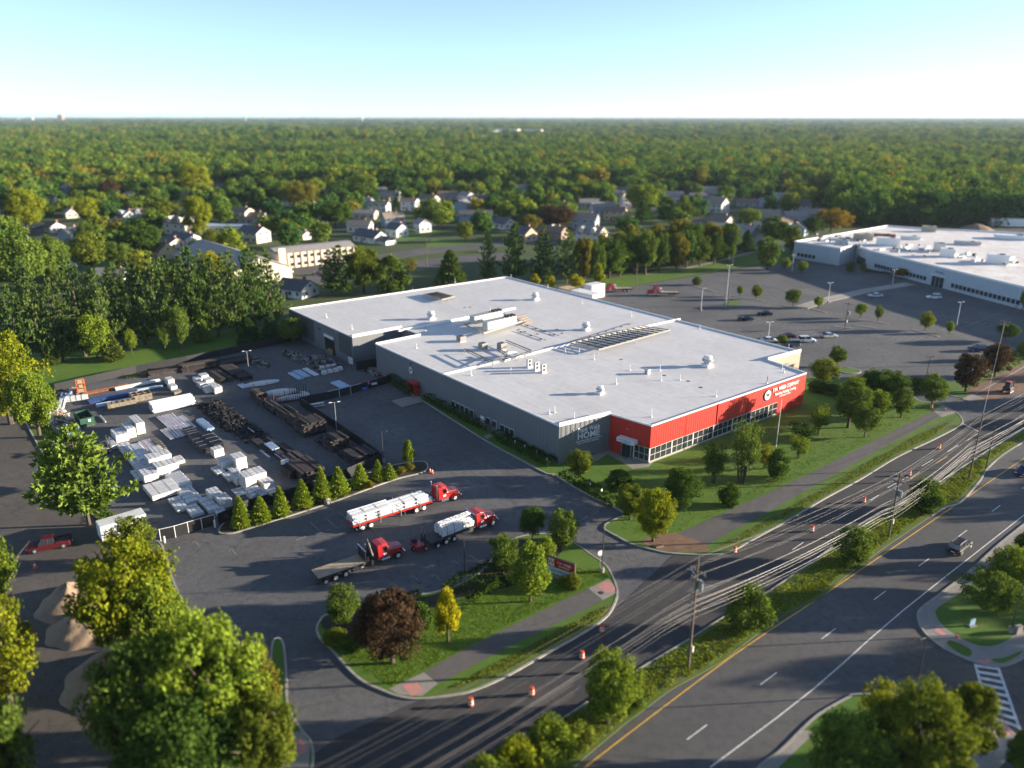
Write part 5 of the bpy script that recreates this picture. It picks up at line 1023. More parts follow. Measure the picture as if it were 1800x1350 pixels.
cond(811, 600, 1.7, 1.15, 'square tan condenser nearest the inner roof corner'); cond(849, 615, 1.6, 1.5, 'square tan condenser between its two neighbours'); cond(882, 615, 1.6, 1.5, 'square tan condenser before the open steel frames')
LTC = paint('condenser white', (.62, .60, .55), .5)
for x, y, lb in ((930, 646, 'left of three tall narrow condensers in a row'), (943, 651, 'middle of three tall narrow condensers in a row'), (955, 655, 'right of three tall narrow condensers in a row')): 
    o = thing('split_condenser', lb, 'condenser unit', on(x, y), BX); MB().box((0, 0, .2), (1.1, .55, 1.7)).build('casing', LTC, o, bevel=.03); MB().box((0, 0, 0), (1.3, .9, .2)).build('base', M['trimw'], o)
    for z_ in (.35, 1.15):
        mb = MB(); mb.loft([[(math.cos(t / 14 * 6.283) * .33, -.28 - dd_, z_ + .35 + math.sin(t / 14 * 6.283) * .33) for t in range(14)] for dd_ in (0, .05)]); mb.build('fan_guard', M['iron'], o)
# open steel frames (screen supports) on the roof
def rack(name, pts4, n, lb, z=.9, m1=None, slat=.16):
    A_, B_, C_, D_ = [g(x, y, ZR + z) for x, y in pts4]; o = thing(name, lb, 'steel frame', (A_ + C_) / 2 - Vector((0, 0, z)))
    mb = MB()
    def bar(p, q, r_=.11): mb.tube([p, q], r_, 5)
    fr = MB()
    for p, q in ((A_, B_), (B_, C_), (C_, D_), (D_, A_)): fr.tube([p, q], .16, 6)
    fr.build('frame', m1 or BEIGE, o, world=True)
    for k in range(1, n): MB().tube([A_.lerp(B_, k / n), D_.lerp(C_, k / n)], slat, 5).build('slat', M['iron'], o, world=True)
    for p in (A_, B_, C_, D_, A_.lerp(B_, .5), D_.lerp(C_, .5)): MB().cyl((p.x, p.y, ZR), .09, z, 6).build('leg', M['steel'], o, world=True)
    for t in (.33, .67): MB().tube([A_.lerp(D_, t) + Vector((0, 0, .05)), B_.lerp(C_, t) + Vector((0, 0, .05))], .07, 5).build('cross_rail', M['iron'], o, world=True)
rack('louvre_frame', ((1003, 603), (1130, 573), (1178, 580), (1052, 615)), 13, 'long tan frame of dark slats lying on the right half of the roof', 1.0)
rack('louvre_frame', ((745, 517), (768, 513), (799, 521), (776, 527)), 6, 'small dark slatted frame on the back left of the roof', .8)
def opened(pts, lb, z=1.3):
    o = thing('screen_frame', lb, 'steel frame', on(*pts[0])); P_ = [g(x, y, ZR + z) for x, y in pts]
    for i in range(len(P_) - 1): MB().tube([P_[i], P_[i + 1]], .13, 5).build('beam', paint('frame brown', (.14, .12, .10), .7) if i == 0 else M['iron'], o, world=True)
    for i in range(len(P_) - 1): MB().tube([P_[i] - Vector((0, 0, .5)), P_[i + 1] - Vector((0, 0, .5))], .08, 5).build('brace', M['iron'], o, world=True)
    for p in P_: MB().cyl((p.x, p.y, ZR), .09, z, 6).build('leg', M['steel'], o, world=True)
opened([(817, 613), (866, 635), (893, 622), (882, 616)], 'open brown beam frame left of the round duct'); opened([(890, 598), (934, 616), (912, 624)], 'open brown beam frame right of the condensers')
o = thing('duct', 'bent silver duct between the open beam frames', 'duct', on(888, 633), BX); MB().tube([(0, 0, 0), (0, 0, 1.2), (.9, .2, 1.5), (2.2, .4, 1.3), (3.6, .7, .8)], [.5, .5, .45, .4, .4], 12).build('elbow', M['steel'], o, smooth=True); MB().box((0, 0, 0), (1.6, 1.6, .35)).build('curb', M['trimw'], o); MB().tube([(-.8, -1, .4), (2, -1.2, .5), (4.4, -.6, .5)], .2, 8).build('pipe_run', M['steel'], o)
o = thing('duct', 'tan cable trays running from the condensers to the roof joint', 'duct', on(900, 612), BX)
for k in range(4): MB().ribbon([g(900 + k * 6, 607 + k * 4, 0) - Vector(o.location) * Vector((1, 1, 0)).length * 0 - Vector((o.location.x, o.location.y, 0)), g(925 + k * 3, 600 + k * 4, 0) - Vector((o.location.x, o.location.y, 0))], .2, .2, .4).build('tray', M['pallet'], o)
o.rotation_euler = (0, 0, 0)
# gas line with its blocks
for pts, lb in ((((904, 627), (1000, 602), (1112, 567)), 'thin gas pipe on small blocks running beside the roof joint'), (((905, 564), (983, 590)), 'gas pipe from the back of the platform to the long pipe'), (((908, 580), (960, 598)), 'gas pipe from the front of the platform to the long pipe')):
    P_ = [g(x, y, ZR + .22) for x, y in pts]; o = thing('gas_pipe', lb, 'pipe', (P_[0].x, P_[0].y, ZR)); MB().tube(P_, .06, 6).build('pipe', M['iron'], o, world=True)
    for i in range(len(P_) - 1):
        n_ = max(2, int((P_[i + 1] - P_[i]).length / 3))
        for k in range(n_): q = P_[i].lerp(P_[i + 1], (k + .5) / n_); MB().box((q.x, q.y, ZR), (.5, .35, .18), AX).build('block', M['iron'], o, world=True)
for i, (x, y) in enumerate(((912, 579), (937, 578), (945, 587), (966, 588), (923, 583), (979, 579), (1092, 632), (1168, 660), (1210, 670), (1232, 681), (988, 586), (826, 540), (817, 541))):
    o = thing('roof_drain', 'dark round drain sunk into the white roof membrane', 'drain', on(x, y), 0, 'roof drains'); MB().cyl((0, 0, 0), .28, .05, 12).build('grate', M['iron'], o); MB().cyl((0, 0, 0), .42, .02, 12).build('rim', paint('drain rim', (.3, .26, .22), .8) if i == 0 else bpy.data.materials['drain rim'], o)

# ---------------------------------------------------------------- the white roofed building at the right
Z2 = 7.0
WB = thing('retail_building', 'pale wide building with a sunlit white roof and long window front', 'building', g(1600, 470, 0))
WP = [g(x, y, Z2) for x, y in ((1397, 425), (1478, 437), (1505, 430), (1530, 441), (1800, 505), (2050, 560), (2200, 470), (2000, 424), (1830, 412), (1700, 405), (1640, 403), (1560, 397))]
mb = MB(); mb.prism([p[:2] for p in WP], 0, Z2 - .3, bottom=False); mb.build('wall', paint('shade blue block wall', (.42, .47, .50), .7, var=.06, scale=.3), WB, world=True)  # blue of the shaded side is mixed into this white building's wall colour
mb = MB(); mb.sheet([p[:2] for p in WP], Z2 - .28); mb.build('roof', ground_mat('far roof', (.80, .78, .74), (.68, .64, .6), (.58, .46, .4), s1=.08, s2=.25, s3=2), WB, world=True)
mb = MB(); mb.ribbon(WP, .6, Z2 - .3, Z2 + .35, True); mb.build('roof_coping', M['trimw'], WB, world=True)
def band(a_, b_, t0, t1, z0, z1, n, nm, m_, proud=.08):
    a_, b_ = g(*a_, Z2), g(*b_, Z2); u = (b_ - a_); u.z = 0; L = u.length; u /= L; nn = Vector((u.y, -u.x, 0)); an = math.atan2(u.y, u.x)
    for k in range(n):
        q = a_ + u * L * (t0 + (t1 - t0) * (k + .5) / n) + nn * proud; MB().box((q.x, q.y, z0), (L * (t1 - t0) / n - .5, .18, z1 - z0), an).build(nm, m_, WB, world=True)
band((1530, 441), (1800, 505), .05, .44, 1.2, 2.6, 16, 'window', M['glass']); band((1530, 441), (1800, 505), .60, 1, 1.2, 2.6, 16, 'window', M['glass'])
band((1397, 425), (1478, 437), .08, .5, 1.2, 2.6, 5, 'window', M['glass']); band((1530, 441), (1800, 505), .475, .555, .1, 3.6, 3, 'entrance_glass', M['glass'], .2); band((1530, 441), (1800, 505), .46, .57, 3.9, 4.2, 1, 'entrance_trim', M['trimw'], .3)
band((1530, 441), (1800, 505), .485, .545, 5.0, 5.5, 1, 'sign_panel', paint('sign grey blue', (.15, .22, .28), .6), .1); band((1505, 430), (1530, 441), .2, .8, 0, 3.2, 1, 'loading_door', M['glass'], .1)
q = g(1452, 458, 0); MB().box((q.x, q.y, 2.8), (15, 6, .5), R(-30)).build('canopy', wmat((.3, .42, .5), 'metal'), WB, world=True)
for x, y, a_, b_, h_, m_, lb in ((1517, 421, 8, 5, 2.4, 0, 'tan rooftop box left of centre on the far white roof'), (1560, 431, 9, 4, 3, 1, 'white rooftop box beside the raised roof edge'), (1650, 441, 4, 5, 3, 2, 'grey rooftop unit on the far white roof'), (1664, 451, 5, 4, 3, 1, 'white rooftop unit right of the grey one'), (1752, 463, 7, 4, 3.2, 1, 'white rooftop unit before the slanted roof wall'), (1632, 407, 6, 3, 2.4, 0, 'tan slanted roof screen at the back of the far roof'), (1780, 420, 14, 6, 1.6, 1, 'long white raised roof section at the far right'), (1553, 415, 10, 4, .8, 3, 'low reddish roof patch block on the far roof'), (1600, 420, 8, 3, 1.2, 1, 'low white duct box in the middle of the far roof'), (1700, 430, 10, 3, 1.2, 2, 'low grey duct row in the right half of the far roof'), (1480, 428, 5, 3, 1.6, 2, 'grey unit near the left end of the far roof')):
    o = thing('rooftop_unit', lb, 'rooftop unit', g(x, y, Z2 - .28), R(-25)); MB().box((0, 0, .2), (a_, b_, h_)).build('casing', (BEIGE, M['trimw'], M['steel'], M['rust'])[m_], o, bevel=.06); MB().box((0, 0, 0), (a_ * .9, b_ * .9, .2)).build('curb', M['trimw'], o); MB().cyl((a_ * .2, 0, .2 + h_), min(a_, b_) * .25, .2, 12).build('fan_guard', M['iron'], o)
for i in range(70):
    x = rnd(1430, 1790); y = rnd(408, 428) + (x - 1430) * .13; o = thing('roof_vent', 'small dark or white vent on the far white roof', 'vent pipe', g(x, y, Z2 - .28), 0, 'small vents on the far roof'); (MB().cyl((0, 0, 0), .35, rnd(.5, 1.3), 8) if i % 2 else MB().box((0, 0, 0), (rnd(1, 4), rnd(.8, 1.6), rnd(.5, 1.1)), .6)).build('pipe', (M['iron'], M['trimw'], M['steel'])[i % 3], o); MB().cyl((0, 0, 0), .6, .15, 8).build('collar', M['trimw'], o)
o = thing('storage_container', 'white box container far right behind the white roofed building', 'container', g(1770, 398, 0), R(-8)); MB().box((0, 0, .3), (19, 5, 4.2)).build('body', M['trimw'], o, bevel=.05); MB().box((0, 0, 0), (16, 3.6, .3)).build('base', M['iron'], o)
o = thing('rubble_heap', 'tan heap of pallets and rubble beside the white container', 'heap', g(1716, 404, 0), 0); MB().tube([(0, 0, 0), (0, 0, 1.6), (0, 0, 3)], [9, 6, 1.5], 11).build('heap', M['sand'], o)
o = thing('boundary_fence', 'pale blue wall strip left of the white roofed building', 'fence', g(1385, 441, 0)); mb = MB(); mb.ribbon([g(1360, 443), g(1398, 434)], .3, 0, 2.4); mb.build('panel', wmat((.45, .55, .6), 'fence'), o, world=True)
# ---------------------------------------------------------------- the storage yard
YA, YB = R(-50), R(37)
DARKW = paint('dark lumber', (.024, .020, .020), .85, var=.3, scale=1.5); DARKS = paint('dark scrap', (.03, .028, .028), .8, var=.35, scale=1)
def box_stack(x, y, L, W_, H_, lb, ang=YA, mat='wrap', z=.05, nz=None, bands=2, name='wrapped_pallet'):
    o = thing(name, lb, 'pallet stack', g(x, y, z), ang); pl = MB()
    for k in range(3): pl.box((0, (k - 1) * W_ * .42, 0), (L * .96, .12, .1))
    for k in range(5): pl.box((L * (k - 2) * .22, 0, .1), (.16, W_ * .96, .03))
    pl.build('pallet', M['pallet'], o); nz = nz or (2 if H_ > 1.3 else 1); h = (H_ - .13) / nz
    for k in range(nz): MB().box((rnd(-.03, .03), rnd(-.03, .03), .13 + k * h), (L, W_, h - .03), rnd(-.01, .01)).build('block', M[mat], o, bevel=.05)
    for k in range(bands): MB().box((L * ((k + 1) / (bands + 1) - .5), 0, .13), (.04, W_ + .06, H_ - .11)).build('band', M['strap'], o)
    for s in (-1, 1): MB().box((0, s * W_ * .2, H_ - .02), (L + .04, .03, .02)).build('strap', M['strap'], o)
    return o
def bundle(x, y, L, nw, nh, r, mat, lb, ang=YA, z=.1, bands=3, loose=0, name='pipe_bundle', mat2=None):
    o = thing(name, lb, 'pipe bundle', g(x, y, z), ang); a, b = MB(), MB()
    for j in range(nh):
        for i in range(nw - (j % 2 if nw > 3 else 0)):
            yy = (i - (nw - 1) / 2 + (.5 if j % 2 and nw > 3 else 0)) * 2.05 * r + rnd(-loose, loose); x0 = -L / 2 + rnd(-.12, .12) * (1 + 3 * loose); zz = r + j * r * 1.78 + (rnd(0, .05) if loose else 0); sk = rnd(-loose, loose) * .6
            (b if mat2 and (i + j) % 3 == 0 else a).tube([(x0, yy - sk, zz), (x0 + L, yy + sk, zz)], r, 7)
    a.build('pipes', M[mat] if isinstance(mat, str) else mat, o)
    if mat2: b.build('pipes', M[mat2], o)
    for k in range(bands): MB().box((L * ((k + 1) / (bands + 1) - .5), 0, 0), (.035, nw * 2.05 * r + .03, (nh - 1) * r * 1.78 + 2 * r + .01)).build('strap', M['strap'], o)
    return o
def heap(x, y, L, W_, H_, n, lb, ang=YA, mats=(DARKS, DARKW), nm='scrap_heap'):
    o = thing(nm, lb, 'heap', g(x, y, .05), ang)
    for q, m_ in enumerate(mats):
        mb = MB()
        for k in range(n // len(mats)):
            a_, b_ = rnd(-1, 1) * L / 2, rnd(-1, 1) * W_ / 2; zz = H_ * rnd(0, 1) ** 1.3 * (1 - abs(a_) / L) * (1 - abs(b_) / W_); l = rnd(.5, 2.6); t = rnd(-.5, .5) if rnd(0, 1) < .75 else rnd(0, 3.1)
            c, s = math.cos(t) * l / 2, math.sin(t) * l / 2; dz = rnd(-.15, .15)
            if k % 3: mb.tube([(a_ - c, b_ - s, zz + .1 - dz), (a_ + c, b_ + s, zz + .1 + dz)], rnd(.03, .1), 5)
            else: mb.box((a_, b_, zz), (l * .5, rnd(.2, .6), rnd(.08, .4)), t)
        mb.build('scrap', m_ if not isinstance(m_, str) else M[m_], o)
    return o
BS = box_stack
BS(243, 757, 5.2, 1.5, 2.5, 'tallest white wrapped stack at the upper end of the left row'); BS(228, 765, 4.2, 1.5, 2.1, 'tall white stack just left of the tallest one'); BS(212, 772, 4, 2.2, 1.7, 'bluish shaded stack at the left start of the left row')
bundle(196, 783, 4.4, 4, 3, .14, 'pvc', 'short pipe bundle lying outermost at the left of the left row')
BS(222, 792, 5, 2.0, .8, 'low long bundle row piece behind the flat pipes, upper', bands=3); BS(238, 811, 5, 2.0, .9, 'low long block in the left row, second from the top', bands=3); BS(251, 828, 4.4, 2.0, 1.1, 'low long block in the left row before the lit box cluster', bands=3)
bundle(245, 797, 8, 9, 2, .13, 'pvc', 'long flat bundle of white pipes lying on the low row', z=.95, loose=.02); bundle(262, 785, 6.5, 8, 1, .12, 'lilac', 'thin layer of pale pipes beside the flat pipe bundle', loose=.03)
bundle(280, 783, 5, 7, 2, .09, 'crate', 'dull grey lattice of thin bars right of the left row', loose=.04)
for x, y, L, W_, H_, lb in ((277, 806, 2.8, 1.9, 2.0, 'white box at the top of the sunlit cluster'), (290, 814, 2.6, 1.9, 2.1, 'white box in the right part of the sunlit cluster'), (302, 827, 2.6, 1.9, 1.8, 'white box at the right end of the sunlit cluster'), (270, 822, 2.8, 1.9, 2.3, 'white box at the front middle of the sunlit cluster'), (284, 833, 2.8, 1.9, 1.9, 'white box at the front right of the sunlit cluster'), (263, 843, 3.2, 2.3, 1.6, 'sunlit box at the lower left front of the cluster'), (316, 812, 2.6, 1.2, .8, 'small low box right outside the sunlit cluster'), (245, 838, 4.4, 1.6, .6, 'low wrapped block left outside the sunlit cluster'), (285, 865, 5.2, 4.4, 1.0, 'widest low block of white bundles below the sunlit cluster'), (314, 890, 5, 1.8, .65, 'low flat block near the gate, outer row'), (342, 901, 3.6, 1.8, .7, 'short low block closest to the sliding gate'), (368, 892, 5, 1.7, .85, 'flat white block before the gate, inner row'), (384, 899, 4.2, 1.5, .6, 'flat white block touching the front fence'), (378, 878, 2.8, 1.7, 1.6, 'upper of two lit boxes at the lower end of the left row'), (394, 888, 2.8, 1.8, 1.5, 'lower of two lit boxes at the lower end of the left row')): BS(x, y, L, W_, H_, lb)
bundle(314, 848, 5.4, 12, 4, .11, 'pvc', 'stacked pipe bundle on the right of the widest low block'); bundle(330, 876, 5.6, 9, 4, .10, 'pvc', 'bundle of bluish white pipes in the middle before the gate'); bundle(343, 868, 9, 3, 1, .13, 'pvc', 'few long white pipes lying along the left row', loose=.05)
for x, y, L, W_, H_, lb in ((397, 822, 2.6, 1.8, 1.6, 'cube like white box at the upper left of the right group'), (421, 822, 2.8, 1.9, 2.4, 'tall white box at the top of the right group'), (384, 830, 3.2, 1.5, .6, 'flat white block leftmost in the right group'), (404, 841, 3.4, 1.5, .6, 'flat white block second from the left in the right group'), (411, 831, 2.6, 1.4, .8, 'low box between cube and tall box of the right group'), (419, 848, 2.8, 1.5, 1.5, 'banded white box left of the tallest in the right group'), (437, 857, 3.0, 1.8, 2.6, 'tallest white box in the middle of the right group'), (455, 848, 3.0, 1.9, 2.3, 'tall white box at the right of the right group'), (470, 858, 2.4, 1.8, 1.4, 'lower white box at the right end of the right group'), (450, 876, 3.2, 2.0, 1.5, 'white box at the lower front of the right group'), (482, 872, 3, 1.6, .8, 'low white box in the right group nearest the conifers'), (423, 865, 3, 2.2, .25, 'flat white sheet on the ground by the right group')): BS(x, y, L, W_, H_, lb)
bundle(460, 866, 3, 8, 2, .08, 'steel', 'grey wire like bundle on the lower boxes of the right group', z=1.6, loose=.08)
bundle(304, 716, 8.4, 8, 5, .2, 'pvc', 'big brilliant white pipe stack in full sun at the top of the yard', ang=YB, bands=0, loose=.03, mat2='pvc_shade')
bundle(300, 740, 7.5, 13, 1, .12, 'lilac', 'upper fan of pinkish pipes spread on the ground', loose=.09, mat2='pvc', bands=0); bundle(322, 744, 8, 11, 1, .11, 'pvc', 'upper right fan of pale pipes spread on the ground', loose=.08, mat2='lilac', bands=0); bundle(312, 760, 6, 17, 1, .13, 'lilac', 'lower fan of pinkish pipes spread on the ground', loose=.10, mat2='pvc', bands=0)
bundle(361, 749, 6.4, 8, 4, .09, 'bluep', 'tied pale blue pipe bundle above the black bundles', bands=1); bundle(337, 764, 5, 11, 5, .09, 'blackp', 'black pipe bundle left, next to the pinkish fan'); bundle(357, 783, 7.5, 12, 5, .10, 'blackp', 'long black pipe bundle in the centre, left one'); bundle(373, 778, 7.5, 10, 6, .10, 'blackp', 'long black pipe bundle in the centre, right one')
BS(383, 801, 1.8, 1.8, 1.6, 'single sunlit box at the end of the black bundles', mat='wrap'); bundle(345, 772, 6.5, 2, 1, .06, 'steel', 'two thin steel rods beside the black bundles')
BS(299, 676, 2.6, 1.4, 1.6, 'rear stack of the short white row by the back of the yard'); BS(304, 684, 2.6, 1.4, 1.1, 'front stack of the short white row by the back of the yard'); BS(311, 692, 1.8, 1.6, .8, 'dark slatted pallet at the end of the short white row', mat='crate')
for i, (x, y) in enumerate(((349, 672), (359, 669), (356, 681), (367, 677), (374, 684), (382, 690), (366, 689))): BS(x, y, 2.3, 1.7, 1.6 if i % 2 else 1.3, f'{("back left", "back right", "middle left", "middle right", "front middle", "front right", "front left")[i]} bag topped block of the bluish white group at the yard back')
bundle(186, 686, 9.5, 6, 1, .17, 'rust', 'rusty red beams along the back fence', ang=R(40), loose=.05, bands=0); bundle(243, 678, 9.5, 3, 2, .16, 'pvc', 'white beams right of the rusty beams', ang=R(40), bands=0); bundle(250, 686, 8.5, 4, 1, .15, 'bluep', 'pale blue pipes in front of the white beams', ang=R(38), bands=0, loose=.03)
bundle(200, 699, 10, 10, 2, .14, 'navy', 'dark navy pipes between the rusty beams and the dark crates', ang=R(40), loose=.04); bundle(206, 708, 8, 6, 2, .13, 'bluep', 'grey blue pipe layer behind the dark crates', ang=R(36), bands=1); bundle(280, 672, 6, 4, 1, .12, 'navy', 'blue pipes leading to the short white row', loose=.05)
def crate(x, y, W_, D_, H_, lb, ang=YB, nx=2, ny=2, m_='crate'):
    o = thing('open_crate', lb, 'crate', g(x, y, .05), ang); t = .18
    for s in (-1, 1): MB().box((0, s * (D_ / 2 - t / 2), 0), (W_, t, H_)).build('side_board', M[m_], o); MB().box((s * (W_ / 2 - t / 2), 0, 0), (t, D_ - 2 * t - .01, H_)).build('end_board', M[m_], o)
    for k in range(1, nx): MB().box((W_ * (k / nx - .5), 0, 0), (t, D_ - 2 * t - .01, H_ * .97)).build('divider', M['pallet'], o)
    MB().box((0, 0, .05), (W_ - 2 * t - .02, t, H_ * .9)).build('divider', M['pallet'], o); return o
crate(248, 701, 4.0, 3.2, 1.4, 'large tan open crate with inner dividers', nx=3); crate(205, 717, 3.4, 1.6, 1.3, 'left of two dark open crates', nx=3); crate(224, 713, 3.4, 1.6, 1.3, 'right of two dark open crates', nx=3)
bundle(136, 704, 4.2, 3, 3, .2, 'pvc', 'bright white wrapped roll at the left end of the yard', ang=R(22)); heap(128, 690, 4, 2, 1.2, 60, 'tan boxes and scraps beside the orange rack', mats=('pallet', 'wrap')); heap(112, 697, 4, 2, .7, 60, 'blue and grey odds and ends in the upper left yard corner', mats=('bluet', 'steel'))
o = thing('orange_rack', 'tall orange and tan rack by the back fence', 'rack', g(144, 692, .05), YB)
for sx in (-.8, .8):
    for sy in (-.5, .5): MB().box((sx, sy, 0), (.14, .14, 3.4)).build('post', M['orange'], o)
for z in (.5, 1.5, 2.5, 3.3): MB().box((0, 0, z), (1.74, 1.14, .12)).build('shelf', M['pallet'], o); (MB().box((rnd(-.2, .2), 0, z + .12), (1.1, .8, .6)).build('carton', M['pallet'], o) if z < 3 else None)
for k, (x, y) in enumerate(((85, 722), (97, 716), (108, 712))): bundle(x, y, 6, 6, 2, .12, 'pvc', ('left', 'middle', 'right')[k] + ' slanted white pipe rack in the left yard corner', ang=R(-65), z=.8, loose=.05)
heap(100, 735, 7, 4, 1.1, 160, 'tangle of white and tan fittings in the left yard corner', mats=('wrap', 'pallet')); heap(118, 752, 6, 4, .9, 100, 'brown boards and boxes left of the dumpster', mats=('crate', 'steel'))
o = thing('dumpster', 'dark green open dumpster with a rusty inside', 'dumpster', g(150, 744, .05), YA + R(90))
for s in (-1, 1): MB().box((s * 1.2, 0, .25), (.1, 5.2, 1.7)).build('side_wall', M['green'], o); MB().box((0, s * 2.55, .25), (2.29, .1, 1.7)).build('end_wall', M['green'], o)
for s in (-1, 1):
    for k in range(6): MB().box((s * 1.29, -2.3 + k * .92, .3), (.08, .12, 1.6)).build('rib', M['green'], o)
MB().box((0, 0, .15), (2.4, 5.2, .1)).build('floor', M['rust'], o); heapm = MB()
for k in range(30): heapm.box((rnd(-.9, .9), rnd(-2.2, 2.2), .3 + rnd(0, .5)), (rnd(.2, .9), rnd(.2, .8), .1), rnd(0, 3))
heapm.build('rubbish', M['crate'], o); MB().box((.4, -2.62, 1.1), (.5, .04, .5)).build('placard', M['trimw'], o)
o = thing('tarpaulin', 'bright blue tarpaulins on a pile left of the dumpster', 'tarpaulin', g(122, 765, .05), .3); 
for k in range(4): MB().box((rnd(-1.2, 1.2), k * .9 - 1.4, 0), (2.2, 1.4, .9 + rnd(0, .3)), rnd(-.3, .3), tx=.8, ty=.8).build('tarp', M['bluet'], o)
heap(136, 772, 6, 3, .9, 90, 'dark odds and ends below the blue tarpaulins', mats=(DARKS, 'steel')); BS(132, 756, 1.5, 1.2, .5, 'small pale box right under the dumpster')
bundle(104, 786, 5, 5, 2, .13, 'pvc', 'white pipes under the tree at the left yard edge', ang=R(-50)); bundle(150, 822, 7, 4, 2, .2, 'pvc', 'white pipe row half hidden by the wide pine', ang=R(-55)); bundle(172, 822, 4, 7, 1, .14, 'bluep', 'bluish sheets of pipe beside the wide pine', ang=R(-55), loose=.03); bundle(181, 737, 4.5, 1, 1, .12, 'pvc', 'single pale pole lying alone right of the dumpster', bands=0)
# forklift in the yard
def arch(mb, x, y0, y1, z, r, t=.08, a0=0, a1=math.pi, n=10):
    for r_ in (r,):
        ring = []
        for yy in (y0, y1):
            ring.append([(x + math.cos(a0 + (a1 - a0) * k / n) * r_, yy, z + math.sin(a0 + (a1 - a0) * k / n) * r_) for k in range(n + 1)] + [(x + math.cos(a1 + (a0 - a1) * k / n) * (r_ - t), yy, z + math.sin(a1 + (a0 - a1) * k / n) * (r_ - t)) for k in range(n + 1)])
        mb.loft(ring)
def wheel(o, x, y, r, w, rimmat='trimw', dual=False):
    s = 1 if y > 0 else -1; mb = MB(); rr = [r * .72, r * .97, r, r * .97, r * .72]; yy = [-w / 2, -w / 2 + .03, 0, w / 2 - .03, w / 2]
    mb.tube([(x, y + q, r) for q in yy], rr, 22); t = mb.build('wheel', M['tyre'], o, smooth=False)
    mb = MB(); mb.tube([(x, y + s * (w / 2 - .04), r), (x, y + s * (w / 2 + .012), r)], [r * .60, r * .56], 16); mb.tube([(x, y + s * (w / 2 + .0), r), (x, y + s * (w / 2 + .07), r)], [r * .22, r * .16], 10); mb.build('rim', M[rimmat], t); return t
def sec(x, w0, w1, w2, z0, z1, z2): return [(x, -w0, z0), (x, w0, z0), (x, w1, z1), (x, w2, z2), (x, -w2, z2), (x, -w1, z1)]
def forklift(o, body, dx=0):
    mb = MB(); mb.loft([sec(-1.2, .5, .55, .45, .3, .9, 1.2), sec(-.5, .55, .6, .5, .25, 1.0, 1.25), sec(.6, .55, .6, .55, .25, .7, .8)]); mb.build('body', body, o, bevel=.05)
    for sx in (-.7, .5):
        for s in (-.5, .5): MB().tube([(sx, s, .8), (sx + (.15 if sx < 0 else -.1), s, 2.05)], .04, 6).build('cage_post', M['black'], o)
    MB().box((-.1, 0, 2.05), (1.2, 1.1, .07)).build('cage_roof', M['black'], o); MB().box((-.35, 0, 1.2), (.5, .5, .15)).build('seat', M['black'], o); MB().box((-.6, 0, 1.25), (.12, .5, .5)).build('seat_back', M['black'], o)
    for s in (-.35, .35): MB().box((.85, s, .15), (.14, .12, 2.3)).build('mast', M['iron'], o); MB().box((1.45, s, .15), (1.1, .12, .05)).build('fork', M['iron'], o)
    MB().box((.95, 0, .8), (.08, 1.0, .12)).build('carriage', M['iron'], o); MB().box((.95, 0, 2.2), (.1, .82, .12)).build('mast_head', M['iron'], o)
    for x, y, r in ((.5, .58, .36), (.5, -.58, .36), (-.8, .5, .3), (-.8, -.5, .3)): wheel(o, x, y, r, .26, 'steel')
o = thing('forklift', 'dark forklift standing alone at the left of the white box row', 'forklift', g(184, 797, .05), R(60)); forklift(o, M['black']); o.scale = (1.25,) * 3
# dark heaps and lumber
for i, (x, y, L, W_, H_, n, lb) in enumerate(((378, 720, 10, 5, 1.2, 260, 'upper heap of black pipe scrap in the shaded yard'), (405, 742, 10, 5, 1.4, 300, 'middle heap of black pipe scrap in the shaded yard'), (438, 762, 9, 4.5, .8, 200, 'lower heap of black boards and scrap in the shaded yard'), (565, 640, 12, 6, 1.6, 300, 'heap of pipes and frames under the dock wall'), (520, 628, 10, 3, 1.3, 200, 'line of bins and scraps beside the dock ramp'), (455, 640, 8, 3, 1.0, 140, 'scraps in the shade along the upper back fence'), (660, 655, 5, 3, 1.0, 100, 'racks and sheets behind the small inner gate'))): heap(x, y, L, W_, H_, n, lb, mats=(DARKS, DARKW) if i < 3 else (DARKS, 'steel', 'crate'))
LM = [DARKW, paint('weathered lumber', (.07, .058, .052), .9, var=.35, scale=2), paint('purple brown lumber', (.045, .030, .032), .9, var=.3, scale=2)]
def lumber(x, y, L, W_, H_, lb, ang=YA, m_=None, lay=None):
    o = thing('lumber_stack', lb, 'lumber stack', g(x, y, .05), ang); lay = lay or max(2, int(H_ / .35)); h = H_ / lay
    for k in range(lay):
        mb = MB(); nb = 6
        for j in range(nb): (mb.box((rnd(-.25, .25), (j - (nb - 1) / 2) * W_ / nb, k * h + .06), (L * rnd(.86, 1.04), W_ / nb - .05, h - .1 + (rnd(-.08, .12) if k == lay - 1 else 0))) if k < lay - 1 or rnd(0, 1) < .8 else None)
        mb.build('layer', m_ or LM[(int(x) + k // 2) % 3], o)
        for s in (-.35, .35): MB().box((L * s, 0, k * h), (.12, W_ + .1, .06)).build('spacer', M['pallet'], o)
    return o
